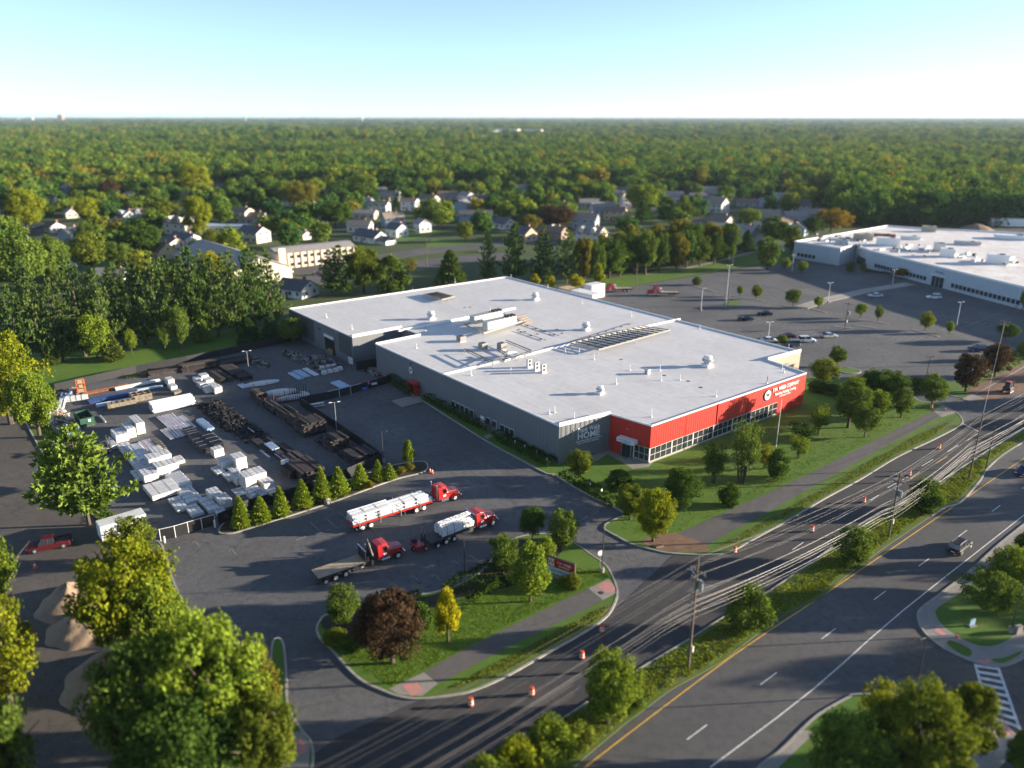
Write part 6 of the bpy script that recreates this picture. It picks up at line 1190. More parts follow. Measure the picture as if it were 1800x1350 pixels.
for a_ in ((468, 783, 7, 3.2, .5, 'flat dark lumber at the upper end of the middle dark row'), (500, 800, 8, 3.6, .7, 'flat dark lumber in the middle of the middle dark row'), (520, 812, 5, 3, 1.0, 'dark lumber under the pale plank in the middle dark row'), (538, 832, 6.5, 4.2, 1.7, 'largest dark stack at the lower end of the middle dark row'), (512, 834, 4, 2, 1.4, 'dark reddish stack left of the largest middle one'), (455, 700, 4.5, 2.4, 1.9, 'dark stack at the upper end of the fence side row'), (466, 712, 4, 2.4, 1.3, 'dark stack second from the top of the fence side row'), (483, 722, 5, 2.5, 1.6, 'dark stack third from the top of the fence side row'), (505, 735, 5, 2.6, 2.0, 'dark stack beside the stake rack with pale planks'), (522, 748, 4, 2.4, 2.1, 'dark stack left of the biggest fence side stack'), (546, 759, 4.6, 4.6, 2.8, 'biggest dark square stack beside the right yard fence'), (575, 779, 5, 3.0, .6, 'low dark boards between the big fence side stacks'), (592, 786, 4, 3.6, 2.3, 'tall dark slatted stack in the lower fence side row'), (615, 803, 4, 3.0, 1.0, 'low dark stack before the last fence side stack'), (634, 811, 4.4, 4.4, 2.0, 'last dark stack at the corner of the yard fences')): lumber(*a_)
for a_ in ((295, 657, 9, 1.6, 1.2, 'brown beams on a rack along the upper back fence, left', R(33)), (353, 648, 9, 2.6, 1.8, 'brown lumber pile along the upper back fence', R(33)), (405, 640, 11, 3, 1.4, 'dark long beams along the upper back fence', R(33)), (388, 665, 8, 3, 1.0, 'dark beams pointing into the yard behind the bluish blocks', YA), (408, 655, 9, 3, 1.2, 'second dark beam pile pointing into the yard', YA), (425, 663, 6, 3, 1.0, 'dark frames beside the long white tarp', YA)): lumber(*a_)
BS(506, 822, 2.6, 1.3, 1.2, 'white wrapped bundle among the dark lumber'); bundle(496, 806, 4.5, 7, 2, .08, 'bluep', 'pale blue pipes among the dark lumber'); bundle(478, 785, 3.6, 6, 1, .12, 'bluep', 'pale blue sheet on the upper dark lumber', z=.6); bundle(466, 798, 4, 3, 1, .06, 'pvc', 'three thin white pipes at the edge of the dark lumber', loose=.1, bands=0); bundle(441, 756, 2.8, 1, 1, .07, 'pvc', 'one white pipe lying on the black scrap', bands=0, z=.7)
for x, y, L, nw, m_, lb, an in ((520, 662, 6, 4, 'bluep', 'left group of pale blue pipes on the yard floor', YA), (531, 658, 6, 5, 'bluep', 'middle group of pale blue pipes on the yard floor', YA), (546, 655, 6.5, 4, 'pvc', 'right group of white pipes on the yard floor', YA), (598, 677, 5, 7, 'bluep', 'pale blue flat pipes just behind the inner gate', YA), (427, 680, 3, 4, 'bluep', 'short blue pipes at the left tip of the long white tarp', YA)): bundle(x, y, L, nw, 1, .17, m_, lb, ang=an, bands=0, loose=.03)
def tarp(x, y, L, W_, H_, lb, ang): 
    o = thing('covered_load', lb, 'covered load', g(x, y, .05), ang); mb = MB(); mb.loft([sec(L * (t - .5), W_ * .5 * math.sin(.25 + t * 2.64), W_ * .48 * math.sin(.25 + t * 2.64), W_ * .3 * math.sin(.25 + t * 2.64), .15, H_ * .6, H_ * (.7 + .3 * math.sin(t * 3.1))) for t in np.linspace(0, 1, 9)]); mb.build('cover', M['wrap'], o, bevel=.04); MB().box((0, 0, 0), (L * .8, W_ * .5, .15)).build('bearers', M['pallet'], o)
    for s in (-.2, .15): MB().box((L * s, 0, .1), (.07, W_ * .96, H_ * .75)).build('strap', M['iron'], o)
tarp(458, 677, 8.4, 2.0, .9, 'long white tarp covered load lying alone in the yard', R(30)); tarp(490, 694, 7.5, 2.2, 1.2, 'white covered load in the stake rack, upper', R(25)); tarp(514, 702, 6.5, 1.6, 1.0, 'white covered load in the stake rack, lower', R(25)); tarp(537, 697, 4, 1.8, 1.0, 'white sheets at the right end of the stake rack', YA)
o = thing('stake_rack', 'dark rack of upright stakes around the white covered loads', 'rack', g(505, 706, .05), R(28))
for k in range(22): MB().box((-4.8 + k * .45, -1.5, 0), (.1, .1, 2.2 + (k % 5) * .12)).build('stake', M['rust'] if k % 4 == 0 else DARKS, o)
for k in range(8): MB().box((1 + k * .5, 1.6, 0), (.1, .1, 3.0)).build('stake', DARKS, o)
MB().box((0, -1.5, .4), (9.8, .14, .2)).build('rail', DARKS, o); MB().box((2.8, 1.6, .4), (3.8, .14, .2)).build('rail', DARKS, o)
for i, (x, y) in enumerate(((567, 650), (577, 648), (587, 647), (570, 658), (580, 656), (590, 654), (598, 651))):
    o = thing('bagged_pallet', 'white bagged pallet in the double row below the dock heap', 'pallet stack', g(x, y, .05), R(30), 'white bagged pallets below the dock'); MB().box((0, 0, 0), (1.3, 1.2, .15)).build('pallet', M['pallet'], o); MB().box((0, 0, .15), (1.3, 1.2, .85), tx=.8, ty=.8).build('bags', M['wrap'], o, bevel=.12)
o = thing('notice_board', 'white notice board on the corner of the recessed wall', 'sign', g(617, 645, .05), R(-50)); MB().box((0, 0, .9), (1.9, .08, 1.5)).build('board', M['trimw'], o); [MB().box((s, .06, 0), (.08, .08, 1.2)).build('post', M['steel'], o) for s in (-.7, .7)]; text('NOTICE', .34, .01, BLUE, (0, -.06, 2.0), (R(90), 0, 0), parent=o); [MB().box((0, -.05, z), (1.4, .02, .1)).build('text_line', BLUE, o) for z in (1.2, 1.45, 1.65)]
o = thing('picnic_bench', 'pale picnic bench in the lot beside the small gate', 'bench', g(557, 716, .05), R(28)); MB().box((0, .3, .72), (3.2, .8, .06)).build('table_top', M['pvc'], o); [MB().box((0, s, .42), (3.2, .3, .05)).build('seat', M['pvc'], o) for s in (-.5, 1.1)]; [MB().box((s, .3, 0), (.1, 1.5, .72), ty=.5).build('leg', M['crate'], o) for s in (-1.2, 1.2)]
o = thing('trailer', 'white roofed trailer under the olive tree left of the gate', 'trailer', g(218, 940, .06), R(40)); MB().box((0, 0, .6), (6.2, 2.5, 2.3)).build('body', M['pvc'], o, bevel=.06); MB().box((0, 0, .35), (6, .9, .25)).build('chassis', M['iron'], o); [wheel(o, x, y, .4, .25) for x in (-.5, .5) for y in (-1.15, 1.15)]; MB().box((3.9, 0, .4), (1.8, .15, .12)).build('hitch', M['iron'], o)

# fences
def fence(pts, h, lb, post='steel', panel=True, rail=True, step=3.0, name='fence', pm='slat', z=.05):
    P_ = [g(x, y, z) for x, y in pts]; o = thing(name, lb, 'fence', P_[0]); k_ = 0
    for i in range(len(P_) - 1):
        a, b = P_[i], P_[i + 1]; d = b - a; n = max(1, round(d.length / step)); an = math.atan2(d.y, d.x)
        for k in range(n + (1 if i == len(P_) - 2 else 0)): q = a.lerp(b, k / n); MB().cyl((q.x, q.y, z), .05, h + .08, 8).build('post', M[post], o, world=True)
        for k in range(n):
            q = a.lerp(b, (k + .5) / n)
            if panel: MB().box((q.x, q.y, z + .08), (d.length / n - .1, .03, h - .14), an).build('panel', M[pm], o, world=True)
        if rail: MB().tube([a + Vector((0, 0, h)), b + Vector((0, 0, h))], .04, 6).build('top_rail', M[post], o, world=True)
    return o
fence([(98, 689), (172, 672), (240, 656), (330, 639), (500, 603), (545, 592)], 1.9, 'black slatted fence along the back of the yard', 'iron'); fence([(98, 689), (100, 715)], 1.9, 'short black fence return at the left yard corner', 'iron')
fence([(385, 924), (440, 898), (520, 876), (600, 848), (672, 815)], 2.0, 'black slatted fence behind the row of small conifers', 'iron'); fence([(672, 815), (640, 790), (590, 756), (560, 736), (528, 713)], 2.0, 'black slatted fence between the yard and the empty lot', 'iron')
fence([(283, 951), (309, 945), (332, 938), (356, 931), (379, 924)], 1.9, 'sliding gate with pale frame at the bottom of the yard', 'trimw', step=2.4, name='sliding_gate'); fence([(577, 703), (597, 698), (617, 693), (636, 688)], 1.9, 'inner sliding gate with pale frame by the grey wall', 'trimw', step=2.2, name='sliding_gate'); fence([(528, 713), (552, 708), (577, 703)], 1.9, 'short black fence with a blue banner left of the inner gate', 'iron', step=2.4); fence([(636, 688), (660, 681), (688, 672)], 1.9, 'short black fence with banners right of the inner gate', 'iron', step=2.4); fence([(627, 652), (672, 645)], 2.4, 'short fence in front of the recessed wall', 'iron')
def banner(x, y, w_, h_, m_, lb, txt, tm, ang=R(33), z=1.0): o = thing('banner', lb, 'banner', g(x, y, .05) + Vector((0, 0, z)), ang); MB().box((0, -.07, 0), (w_, .03, h_)).build('cloth', m_, o); text(txt, h_ * .42, .005, tm, (0, -.095, h_ * .5), (R(90), 0, 0), parent=o, sx=.8); return o
banner(550, 708, 1.9, .95, paint('banner blue', (.02, .05, .4), .6), 'blue banner with white mark left of the inner gate', 'W', M['trimw']); banner(641, 687, 1.5, .6, paint('banner blue two', (.03, .1, .5), .6), 'low blue banner at the right gate post', 'HOME', M['trimw'], z=.3); banner(645, 685, 1.6, .9, paint('banner pink', (.6, .15, .25), .6), 'pink and white banner right of the inner gate', 'SALE', M['trimw'], z=1.2) if 0 else banner(645, 685, 1.6, .9, paint('banner pink', (.55, .12, .22), .6), 'pink and white banner right of the inner gate', 'W', M['trimw'], z=1.2); banner(657, 682, 1.6, .5, M['trimw'], 'white banner right of the pink one', 'WEBB', BLUE, z=.8); banner(676, 676, .9, .5, M['trimw'], 'small white sheet near the hedge end', '', BLUE, z=1.0) if 0 else None

# ---------------------------------------------------------------- vehicles
def cabunit(o, red, frame_end, stacks=True, visor=True):
    mb = MB(); mb.loft([sec(2.15, .55, .62, .45, .75, 1.3, 1.5), sec(1.95, .72, .78, .58, .6, 1.48, 1.72), sec(1.2, .84, .88, .68, .75, 1.58, 1.85), sec(.05, .95, 1.0, .85, .8, 1.68, 1.98)]); mb.build('hood', red, o, bevel=.05)
    mb = MB(); mb.loft([sec(.12, 1.08, 1.1, .98, .85, 1.75, 1.98), sec(-.38, 1.1, 1.12, .92, .85, 1.95, 2.85), sec(-1.0, 1.1, 1.12, .95, .85, 1.95, 2.98), sec(-1.8, 1.1, 1.12, .98, .85, 1.95, 2.92)]); mb.build('cab', red, o, bevel=.04)
    mb = MB(); mb.add([(.135, -.88, 2.03), (.135, .88, 2.03), (-.33, .82, 2.80), (-.33, -.82, 2.80), (.165, -.88, 2.04), (.165, .88, 2.04), (-.30, .82, 2.82), (-.30, -.82, 2.82)], [(0, 1, 2, 3), (4, 5, 6, 7), (0, 1, 5, 4), (2, 3, 7, 6), (1, 2, 6, 5), (3, 0, 4, 7)]); mb.build('windscreen', M['glass'], o)
    for s in (-1, 1):
        MB().add([(-.22, s * 1.115, 1.98), (-1.05, s * 1.115, 1.98), (-1.05, s * 1.02, 2.62), (-.45, s * 1.02, 2.62), (-.22, s * 1.135, 1.98), (-1.05, s * 1.135, 1.98), (-1.05, s * 1.045, 2.62), (-.45, s * 1.045, 2.62)], [(4, 5, 6, 7), (0, 1, 5, 4), (2, 3, 7, 6), (1, 2, 6, 5), (3, 0, 4, 7)]).build('side_window', M['glass'], o)
        mb = MB(); arch(mb, 1.2, s * .72, s * 1.18, .58, .68, .07, R(5), R(175)); mb.build('mudguard', red, o)
        wheel(o, 1.2, s * .98, .52, .3); MB().box((-.15, s * 1.42, 2.0), (.12, .22, .6)).build('mirror', M['chrome'], o)
        MB().box((2.12, s * .62, 1.0), (.1, .26, .24)).build('headlight', M['lens'], o)
        mb = MB(); mb.tube([(-.1, s * 1.0, .68), (-1.35, s * 1.0, .68)], .3, 14); mb.build('fuel_tank', M['chrome'], o)
        MB().box((-.7, s * 1.16, .95), (1.3, .28, .06)).build('step', M['chrome'], o)
        if stacks: MB().tube([(-1.98, s * .92, .9), (-1.98, s * .92, 3.45), (-2.1, s * .92, 3.6)], [.09, .09, .08], 10).build('exhaust_stack', M['chrome'], o)
        MB().box((-1.8 - (frame_end - 1.8) / 2 - .02, s * .42, .72), (frame_end - 1.75, .1, .26)).build('frame_rail', M['iron'], o)
    MB().box((2.3, 0, .5), (.2, 2.1, .34)).build('bumper', M['chrome'], o, bevel=.04); MB().box((2.13, 0, .95), (.08, .8, .52)).build('grille', M['chrome'], o)
    if visor: MB().box((-.3, 0, 2.84), (.3, 1.6, .08)).build('visor', red, o); [MB().box((-.5, y, 2.94), (.1, .12, .08)).build('marker_lamp', M['orange'], o) for y in (-.7, -.35, 0, .35, .7)]
    MB().box((-.75, -1.135, 1.35), (.5, .02, .3)).build('door_logo', M['trimw'], o); MB().box((-.75, 1.135, 1.35), (.5, .02, .3)).build('door_logo', M['trimw'], o)
DECK = ground_mat('deck planks', (.34, .27, .19), (.40, .33, .24), (.24, .19, .14), s1=.8, s2=3, s3=20)
def deck(o, x0, x1, z, m_, w_=2.5, rail=None):
    mb = MB(); n = 9
    for k in range(n): mb.box(((x0 + x1) / 2, (k - (n - 1) / 2) * w_ / n, z), (x1 - x0, w_ / n - .02, .08))
    mb.build('deck', m_, o); 
    for s in (-1, 1): MB().box(((x0 + x1) / 2, s * (w_ / 2 + .03), z - .16), (x1 - x0, .07, .25)).build('side_rail', rail or M['iron'], o)
    for k in range(7): MB().box((x0 + (x1 - x0) * (k + .5) / 7, 0, z - .14), (.1, w_ - .1, .12)).build('cross_member', M['iron'], o)
    MB().box((x0 - .04, 0, z - .2), (.08, w_ + .1, .3)).build('rear_bar', rail or M['iron'], o)
# tractor with the long red trailer
pf, pr = g(800, 880), g(640, 932); an = math.atan2(pf.y - pr.y, pf.x - pr.x); d_ = Vector((math.cos(an), math.sin(an), 0)); base = pf - d_ * 1.2 + Vector((-d_.y, d_.x, 0)) * 1.0
base.z = .05; o = thing('semi_truck', 'bright red semi truck pulling the long trailer of white pipes', 'truck', base, an); cabunit(o, M['red'], 6.4)
for x in (-4.5, -5.8):
    for s in (-1, 1): wheel(o, x, s * .92, .52, .5)
MB().box((-5.0, 0, 1.0), (1.2, .9, .14)).build('fifth_wheel', M['iron'], o); MB().box((-2.8, 0, 1.0), (1.2, 1.6, .06)).build('catwalk', M['chrome'], o)
MB().tube([(-2.2, 0, 1.2), (-2.6, .2, 1.9), (-3.0, 0, 1.5)], .04, 6).build('air_hose', M['iron'], o)
tb = base - d_ * 3.1; o = thing('flatbed_trailer', 'long low red flatbed trailer with steel stakes', 'trailer', tb, an); Lt = 13.2; deck(o, -Lt, 0, 1.3, DECK, rail=M['red'])
for x in (-Lt + 1.4, -Lt + 2.8):
    for s in (-1, 1): wheel(o, x, s * .96, .52, .5)
for s in (-.45, .45): MB().box((-Lt / 2, s, .95), (Lt - .5, .14, .34)).build('beam', M['red'], o)
for s in (-1, 1):
    for k in range(4): MB().box((-Lt + .9 + k * 3.4, s * 1.36, .55), (.08, .08, 2.0)).build('stake', M['steel'], o)
    MB().box((-4.6, s * .8, .1), (.16, .16, .9)).build('landing_leg', M['iron'], o); MB().box((-Lt - .02, s * 1.0, .95), (.06, .3, .14)).build('tail_light', M['redlamp'], o)
MB().box((-Lt + .5, 0, .45), (.12, 2.4, .14)).build('underrun_bar', M['steel'], o)
def load(par_base, an, x, L, nw, nh, r, z, lb, bands=3, mat='pvc'):
    q = par_base + Vector((math.cos(an), math.sin(an), 0)) * x; oo = bundle(0 + 900, 700, L, nw, nh, r, mat, lb, ang=an, bands=bands, loose=.012, mat2='pvc_shade'); oo.location = (q.x, q.y, z); return oo
load(tb, an, -3.7, 6.2, 8, 4, .15, 1.43, 'front bundle of white pipes on the long trailer', 2); load(tb, an, -10.0, 6.3, 8, 5, .145, 1.43, 'rear bundle of white pipes on the long trailer', 2)
# boom flatbed
pf, pr = g(700, 982), g(583, 1018); an = R(35.5); d_ = Vector((math.cos(an), math.sin(an), 0)); base = pf - d_ * 1.2 + Vector((-d_.y, d_.x, 0)) * 1.0; base.z = .05
o = thing('boom_truck', 'red flatbed truck with an empty wooden deck and folded black crane', 'truck', base, an); RED2 = paint('truck red two', (.36, .016, .02), .32, var=.06, coat=.6); cabunit(o, RED2, 10.2, stacks=False)
deck(o, -10.4, -3.7, 1.25, DECK); [MB().box((-3.66, s * .6, 1.3), (.1, 1.18, 1.5)).build('headboard', M['black'], o) for s in (-1, 1)]; MB().box((-3.66, 0, 2.82), (.16, 2.5, .12)).build('headboard_rail', M['chrome'], o)
for x in (-9.4, -8.0, -6.6):
    for s in (-1, 1): wheel(o, x, s * .96, .5 if x > -9 else .42, .48)
for s in (-1, 1): MB().box((-4.9, s * 1.2, .62), (1.9, .3, .5)).build('toolbox', M['black'], o, bevel=.03); MB().box((-10.2, s * .9, .7), (.1, .3, .16)).build('tail_light', M['redlamp'], o); MB().box((-2.7, s * 1.05, .2), (.35, .35, 1.0)).build('outrigger', M['black'], o)
MB().box((-2.7, 0, .9), (.9, .9, .7)).build('crane_base', M['black'], o, bevel=.05); MB().tube([(-2.7, 0, 1.5), (-2.7, 0, 3.3)], .24, 10).build('crane_column', M['black'], o); MB().tube([(-2.7, .0, 3.3), (-2.6, -.9, 1.7)], [.22, .2], 8).build('crane_boom', M['black'], o); MB().tube([(-2.5, -.9, 1.7), (-2.45, .9, 3.4)], [.18, .14], 8).build('crane_boom', M['iron'], o); MB().tube([(-2.9, .7, 1.4), (-2.9, .5, 3.0)], .09, 6).build('crane_ram', M['steel'], o)
text('Hi-Boost', .42, .01, M['trimw'], (-4.9, -1.365, .87), (R(90), 0, 0), parent=o, sx=1.0)
# flatbed with round load and carried forklift
pf = g(866, 925); an = R(38.5); d_ = Vector((math.cos(an), math.sin(an), 0)); base = pf - d_ * 1.2 + Vector((-d_.y, d_.x, 0)) * 1.0; base.z = .05
o = thing('flatbed_truck', 'red flatbed truck carrying a rounded white pipe load', 'truck', base, an); cabunit(o, RED2, 9.6, stacks=False)
deck(o, -9.8, -2.2, 1.25, M['iron']); MB().box((-2.16, 0, 1.3), (.1, 2.4, 1.7)).build('headboard', M['black'], o); MB().box((-2.14, 0, 3.0), (.2, 2.5, .12)).build('headboard_rail', M['chrome'], o)
for x in (-8.6, -7.2, -5.8):
    for s in (-1, 1): wheel(o, x, s * .96, .48 if x > -8 else .4, .46)
for s in (-1, 1): MB().box((-3.5, s * 1.2, .62), (1.8, .3, .45)).build('toolbox', M['chrome'], o, bevel=.03); MB().box((-9.8, s * .9, .8), (.1, .3, .16)).build('tail_light', M['redlamp'], o)
lq = base - d_ * 5.0; oo = thing('pipe_load', 'rounded load of strapped white pipes on the red flatbed truck', 'pipe bundle', (lq.x, lq.y, 1.43), an)
mb = MB(); r_ = .165
for j in range(6):
    nn_ = (7, 7, 7, 6, 5, 3)[j]
    for i in range(nn_): yy = (i - (nn_ - 1) / 2) * 2.05 * r_; x0 = rnd(-.1, .1); mb.tube([(-2.7 + x0, yy, r_ + j * r_ * 1.8), (2.7 + x0, yy, r_ + j * r_ * 1.8)], r_, 8)
mb.build('pipes', M['pvc'], oo)
for x in (-2.0, -.8, .7, 1.9):
    pts = [(x, 1.22, 0), (x, 1.24, .9), (x, 1.08, 1.35), (x, .62, 1.85), (x, 0, 1.98), (x, -.62, 1.85), (x, -1.08, 1.35), (x, -1.24, .9), (x, -1.22, 0)]; MB().tube(pts, .035, 5).build('strap', M['black'], oo)
lq = base - d_ * 10.9; o = thing('truck_mounted_forklift', 'small dark red forklift carried at the tail of the flatbed truck', 'forklift', (lq.x, lq.y, .35), an)
MB().box((-.4, 0, .3), (1.3, 2.0, .7)).build('body', RED2, o, bevel=.08); MB().box((-.6, .55, 1.0), (.6, .6, .5)).build('seat', M['black'], o); [MB().box((.55, s, .2), (.14, .12, 2.6)).build('mast', M['black'], o) for s in (-.45, .45)]; [MB().box((1.0, s, .75), (1.0, .12, .06)).build('fork', M['black'], o) for s in (-.4, .4)]; MB().box((.55, 0, 2.6), (.12, 1.0, .12)).build('mast_head', M['black'], o)
[MB().tube([(-1.0, s, 1.0), (-.8, s, 2.1), (-.1, s, 2.1)], .04, 6).build('guard_bar', M['black'], o) for s in (-.8, .1, .8)]; wheel(o, -1.1, .0, .36, .28, 'steel'); wheel(o, .3, 1.05, .42, .26, 'steel'); wheel(o, .3, -1.05, .42, .26, 'steel')

CARM = {}
def carmat(c):
    if c not in CARM: CARM[c] = paint('car paint', c, .35 if c[0] > .1 else .6, 0, var=.03, coat=0 if c[0] < .1 else .6, spec=.2 if c[0] < .1 else .5)
    return CARM[c]
def car(x, y, ang, c, lb, kind='sedan', name='parked_car', cat='car', z=.05):
    o = thing(name, lb, cat, g(x, y, z), R(ang)); m_ = carmat(c); suv = kind == 'suv'; L = 2.35; W_ = .92; zb = .28; zh = .95 if suv else .85; zr = 1.72 if suv else 1.43
    if kind == 'pickup': L, zh, zr = 2.85, 1.0, 1.85; W_ = .98
    mb = MB(); mb.loft([sec(-L, W_ * .82, W_ * .86, W_ * .78, zb + .12, zh * .75, zh - .04), sec(-L + .25, W_ * .97, W_, W_ * .9, zb, zh * .8, zh), sec(-.2, W_, W_, W_ * .93, zb - .04, zh * .8, zh + .02), sec(L - 1.15, W_, W_, W_ * .9, zb - .04, zh * .78, zh), sec(L - .3, W_ * .93, W_ * .94, W_ * .8, zb, zh * .72, zh - .12), sec(L, W_ * .72, W_ * .78, W_ * .66, zb + .1, zh * .6, zh - .28)]); mb.build('body', m_, o, bevel=.05)
    if kind == 'pickup': x0, x1, x2, x3 = -.75, -.6, .75, 1.35
    elif suv: x0, x1, x2, x3 = -2.2, -1.95, .35, 1.05
    else: x0, x1, x2, x3 = -1.75, -1.0, .35, 1.15
    mb = MB(); q0, q1 = W_ * .88, W_ * .72
    mb.loft([[(x0, -q0, zh), (x0, q0, zh), (x0 + .02, q0, zh + .03), (x0 + .02, -q0, zh + .03)], [(x1, -q0, zh), (x1, q0, zh), (x1, q1, zr - .05), (x1, -q1, zr - .05)], [(x2, -q0, zh), (x2, q0, zh), (x2, q1, zr - .05), (x2, -q1, zr - .05)], [(x3, -q0, zh), (x3, q0, zh), (x3, q0, zh + .03), (x3, -q0, zh + .03)]]); mb.build('window', M['glass'], o)
    MB().loft([[(x1 - .08, -q1, zr - .06), (x1 - .08, q1, zr - .06), (x1, q1 * .9, zr), (x1, -q1 * .9, zr)], [(x2 + .08, -q1, zr - .06), (x2 + .08, q1, zr - .06), (x2, q1 * .9, zr), (x2, -q1 * .9, zr)]]).build('roof', m_, o)
    for s in (-1, 1):
        MB().tube([((x1 + x2) / 2, s * q0 * 1.0, zh), ((x1 + x2) / 2, s * q1, zr - .04)], .045, 4).build('pillar', m_, o)
        for xx in (-L * .62, L * .62): wheel(o, xx, s * (W_ - .1), .33 if kind == 'sedan' else .38, .24, 'steel')
        MB().box((L - .22, s * W_ * .66, zh * .62), (.3, .32, .15)).build('headlight', M['lens'], o, bevel=.03); MB().box((-L + .05, s * W_ * .68, zh * .68), (.14, .3, .18)).build('tail_light', M['redlamp'], o, bevel=.02); MB().box((x3 - .35, s * (W_ + .08), zh + .02), (.12, .2, .14)).build('mirror', m_, o)
        if suv: MB().box(((x1 + x2) / 2, s * q1 * .85, zr + .02), (1.9, .04, .05)).build('roof_rack', M['chrome'], o)
    MB().box((-L - .02, 0, zb + .22), (.04, .5, .13)).build('number_plate', M['trimw'], o)
    if kind == 'pickup': MB().box((-1.85, 0, zh - .02), (1.7, 1.5, .06)).build('load_bed', M['iron'], o); [MB().box((-1.85, s * .88, zh), (1.8, .1, .14)).build('bed_side', m_, o) for s in (-1, 1)]; MB().box((-2.78, 0, zh), (.08, 1.7, .14)).build('tailgate', m_, o)
    return o
DK, BK, WHc, SL, RDc, BLc = (.03, .032, .036), (.010, .010, .013), (.72, .73, .74), (.38, .36, .32), (.075, .008, .012), (.03, .045, .11)
car(1686, 966, 39, BK, 'black suv driving on the main road seen from behind', 'suv', 'suv', z=.08); car(1800, 832, 219, BLc, 'dark blue car cut by the right edge on the main road', 'sedan', 'car', z=.08)
car(88, 963, 205, RDc, 'dark red pickup truck on the side lot at the left', 'pickup', 'pickup_truck', 'pickup truck', z=.07); car(1418, 601, 3, WHc, 'white suv in the middle of the parked cars behind the roof edge', 'suv'); car(1457, 593, 12, SL, 'tan silver sedan right of the white suv')
car(1384, 594, 178, RDc, 'dark red sedan left above the white suv'); car(1390, 608, 175, (.12, .13, .15), 'grey car nearest the roof edge below the red sedan', 'suv'); car(1352, 601, 0, WHc, 'white car half hidden by the warehouse roof edge'); car(1310, 563, 172, BK, 'black sedan left of two dark cars behind the roof'); car(1344, 554, 172, BK, 'black sedan right of two dark cars behind the roof')
car(1538, 522, 178, (.5, .52, .56), 'silver white car at the side of the pale walkway'); car(1641, 525, 176, WHc, 'white car alone in the far part of the lot', 'suv'); car(1606, 487, 190, (.45, .48, .5), 'pale car close to the long window front', 'suv'); car(1656, 495, 180, RDc, 'left red car before the glass entrance'); car(1676, 497, 180, RDc, 'right red car before the glass entrance'); car(1718, 617, 170, BLc, 'dark blue car beside the purple trees', 'suv')
for i, (x, y, c_, a_) in enumerate(((505, 480, WHc, 20), (560, 483, DK, 20), (12, 372, WHc, 60), (20, 385, DK, 60), (8, 395, BLc, 60), (640, 444, BLc, 150), (790, 466, RDc, 150), (715, 470, WHc, 150), (850, 443, SL, 200), (550, 505, WHc, 30), (1360, 440, WHc, 10), (520, 515, DK, 60), (100, 447, DK, 70), (133, 470, SL, 70))): car(x, y, a_, c_, 'parked or passing car on ' + ('the lot before the long cream building, left', 'the lot before the long cream building, right', 'the far left street, uppermost and white', 'the far left street, dark', 'the far left street, lowest and blue', 'the back street near the white houses', 'the back street, red', 'the back street lot, white', 'the back street right of the wooden pole', 'the gap left of the warehouse roof, white', 'the drive beside the round dark tree', 'the gap left of the warehouse roof, dark', 'the left side street, dark', 'the left side street, silver')[i])
# two small flatbed trucks far behind the warehouse
for x, y, a_, lb in ((1148, 519, 175, 'red flatbed truck standing alone far behind the warehouse'), (1068, 513, 185, 'second red truck half hidden behind the warehouse annex')):
    o = thing('flatbed_truck', lb, 'truck', g(x, y, .05), R(a_)); cabunit(o, M['red'], 8.5, stacks=False); deck(o, -8.6, -2.2, 1.25, DECK); [wheel(o, xx, s * .96, .48, .46) for xx in (-7.2, -5.8) for s in (-1, 1)]; MB().box((-2.5, 0, 1.4), (.6, 1.6, 1.1)).build('tool_chest', M['trimw'], o)
o = thing('mini_excavator', 'dark excavator on the red earth beside the second entrance', 'excavator', g(1770, 690, .12), R(40)); MB().box((0, 0, .5), (1.8, 1.6, .9)).build('body', M['iron'], o, bevel=.08); MB().box((.1, .1, 1.4), (1.0, 1.0, 1.1)).build('cab', M['glass'], o); MB().box((.1, .1, 2.5), (1.1, 1.1, .08)).build('cab_roof', M['red'], o); [MB().box((0, s, 0), (2.3, .4, .5)).build('track', M['black'], o, bevel=.15) for s in (-.75, .75)]; MB().tube([(.9, -.2, 1.0), (1.8, -.2, 2.6), (2.8, -.2, 1.8)], .12, 6).build('boom', M['rust'], o); MB().tube([(2.8, -.2, 1.8), (2.6, -.2, .6)], .1, 6).build('dipper', M['rust'], o); MB().box((2.5, -.2, .15), (.5, .6, .45)).build('bucket', M['iron'], o)

# ---------------------------------------------------------------- poles, lamps, signs
def lamp(x, y, ty, lb, heads=1, dark=True, ang=0, base=True, z=.1):
    h_ = hgt(x, y, ty, z); o = thing('lamp_post', lb, 'lamp post', g(x, y, z), R(ang)); m_ = M['iron'] if dark else M['steel'] if dark is None else M['trimw']
    if base: MB().cyl((0, 0, 0), .32, .75, 14).build('base', M['conc'], o)
    MB().tube([(0, 0, .0), (0, 0, h_)], [.08, .055], 8).build('pole', m_, o)
    for s in ((1,) if heads == 1 else (-1, 1)): MB().tube([(0, 0, h_ - .1), (s * .55, 0, h_ + .02)], .045, 6).build('arm', m_, o); MB().box((s * .8, 0, h_ - .04), (.55, .3, .12)).build('lamp_head', m_ if dark else M['trimw'], o, bevel=.04)
    return o
lamp(1058, 1006, 916, 'dark lamp post at the drive mouth on a round concrete foot', 1, True, 0); lamp(817, 1021, 948, 'dark lamp post beside the hedge of the front island', 1, True, 160); lamp(674, 813, 757, 'dark lamp post in the corner of the yard fence', 1, True, -20); lamp(592, 758, 707, 'pale lamp post with two heads beside the big dark stack', 2, None, 20, False); lamp(437, 647, 617, 'pale lamp post with two heads at the back of the yard', 2, None, 20, False)
lamp(1776, 1112, 1000, 'dark lamp post on the corner island at the right', 1, True, 30); lamp(1608, 1218, 1120, 'dark lamp post at the mouth of the side street', 1, True, 200, False); lamp(1628, 664, 627, 'dark two headed lamp post behind the dense round tree', 2, True, 10, False)
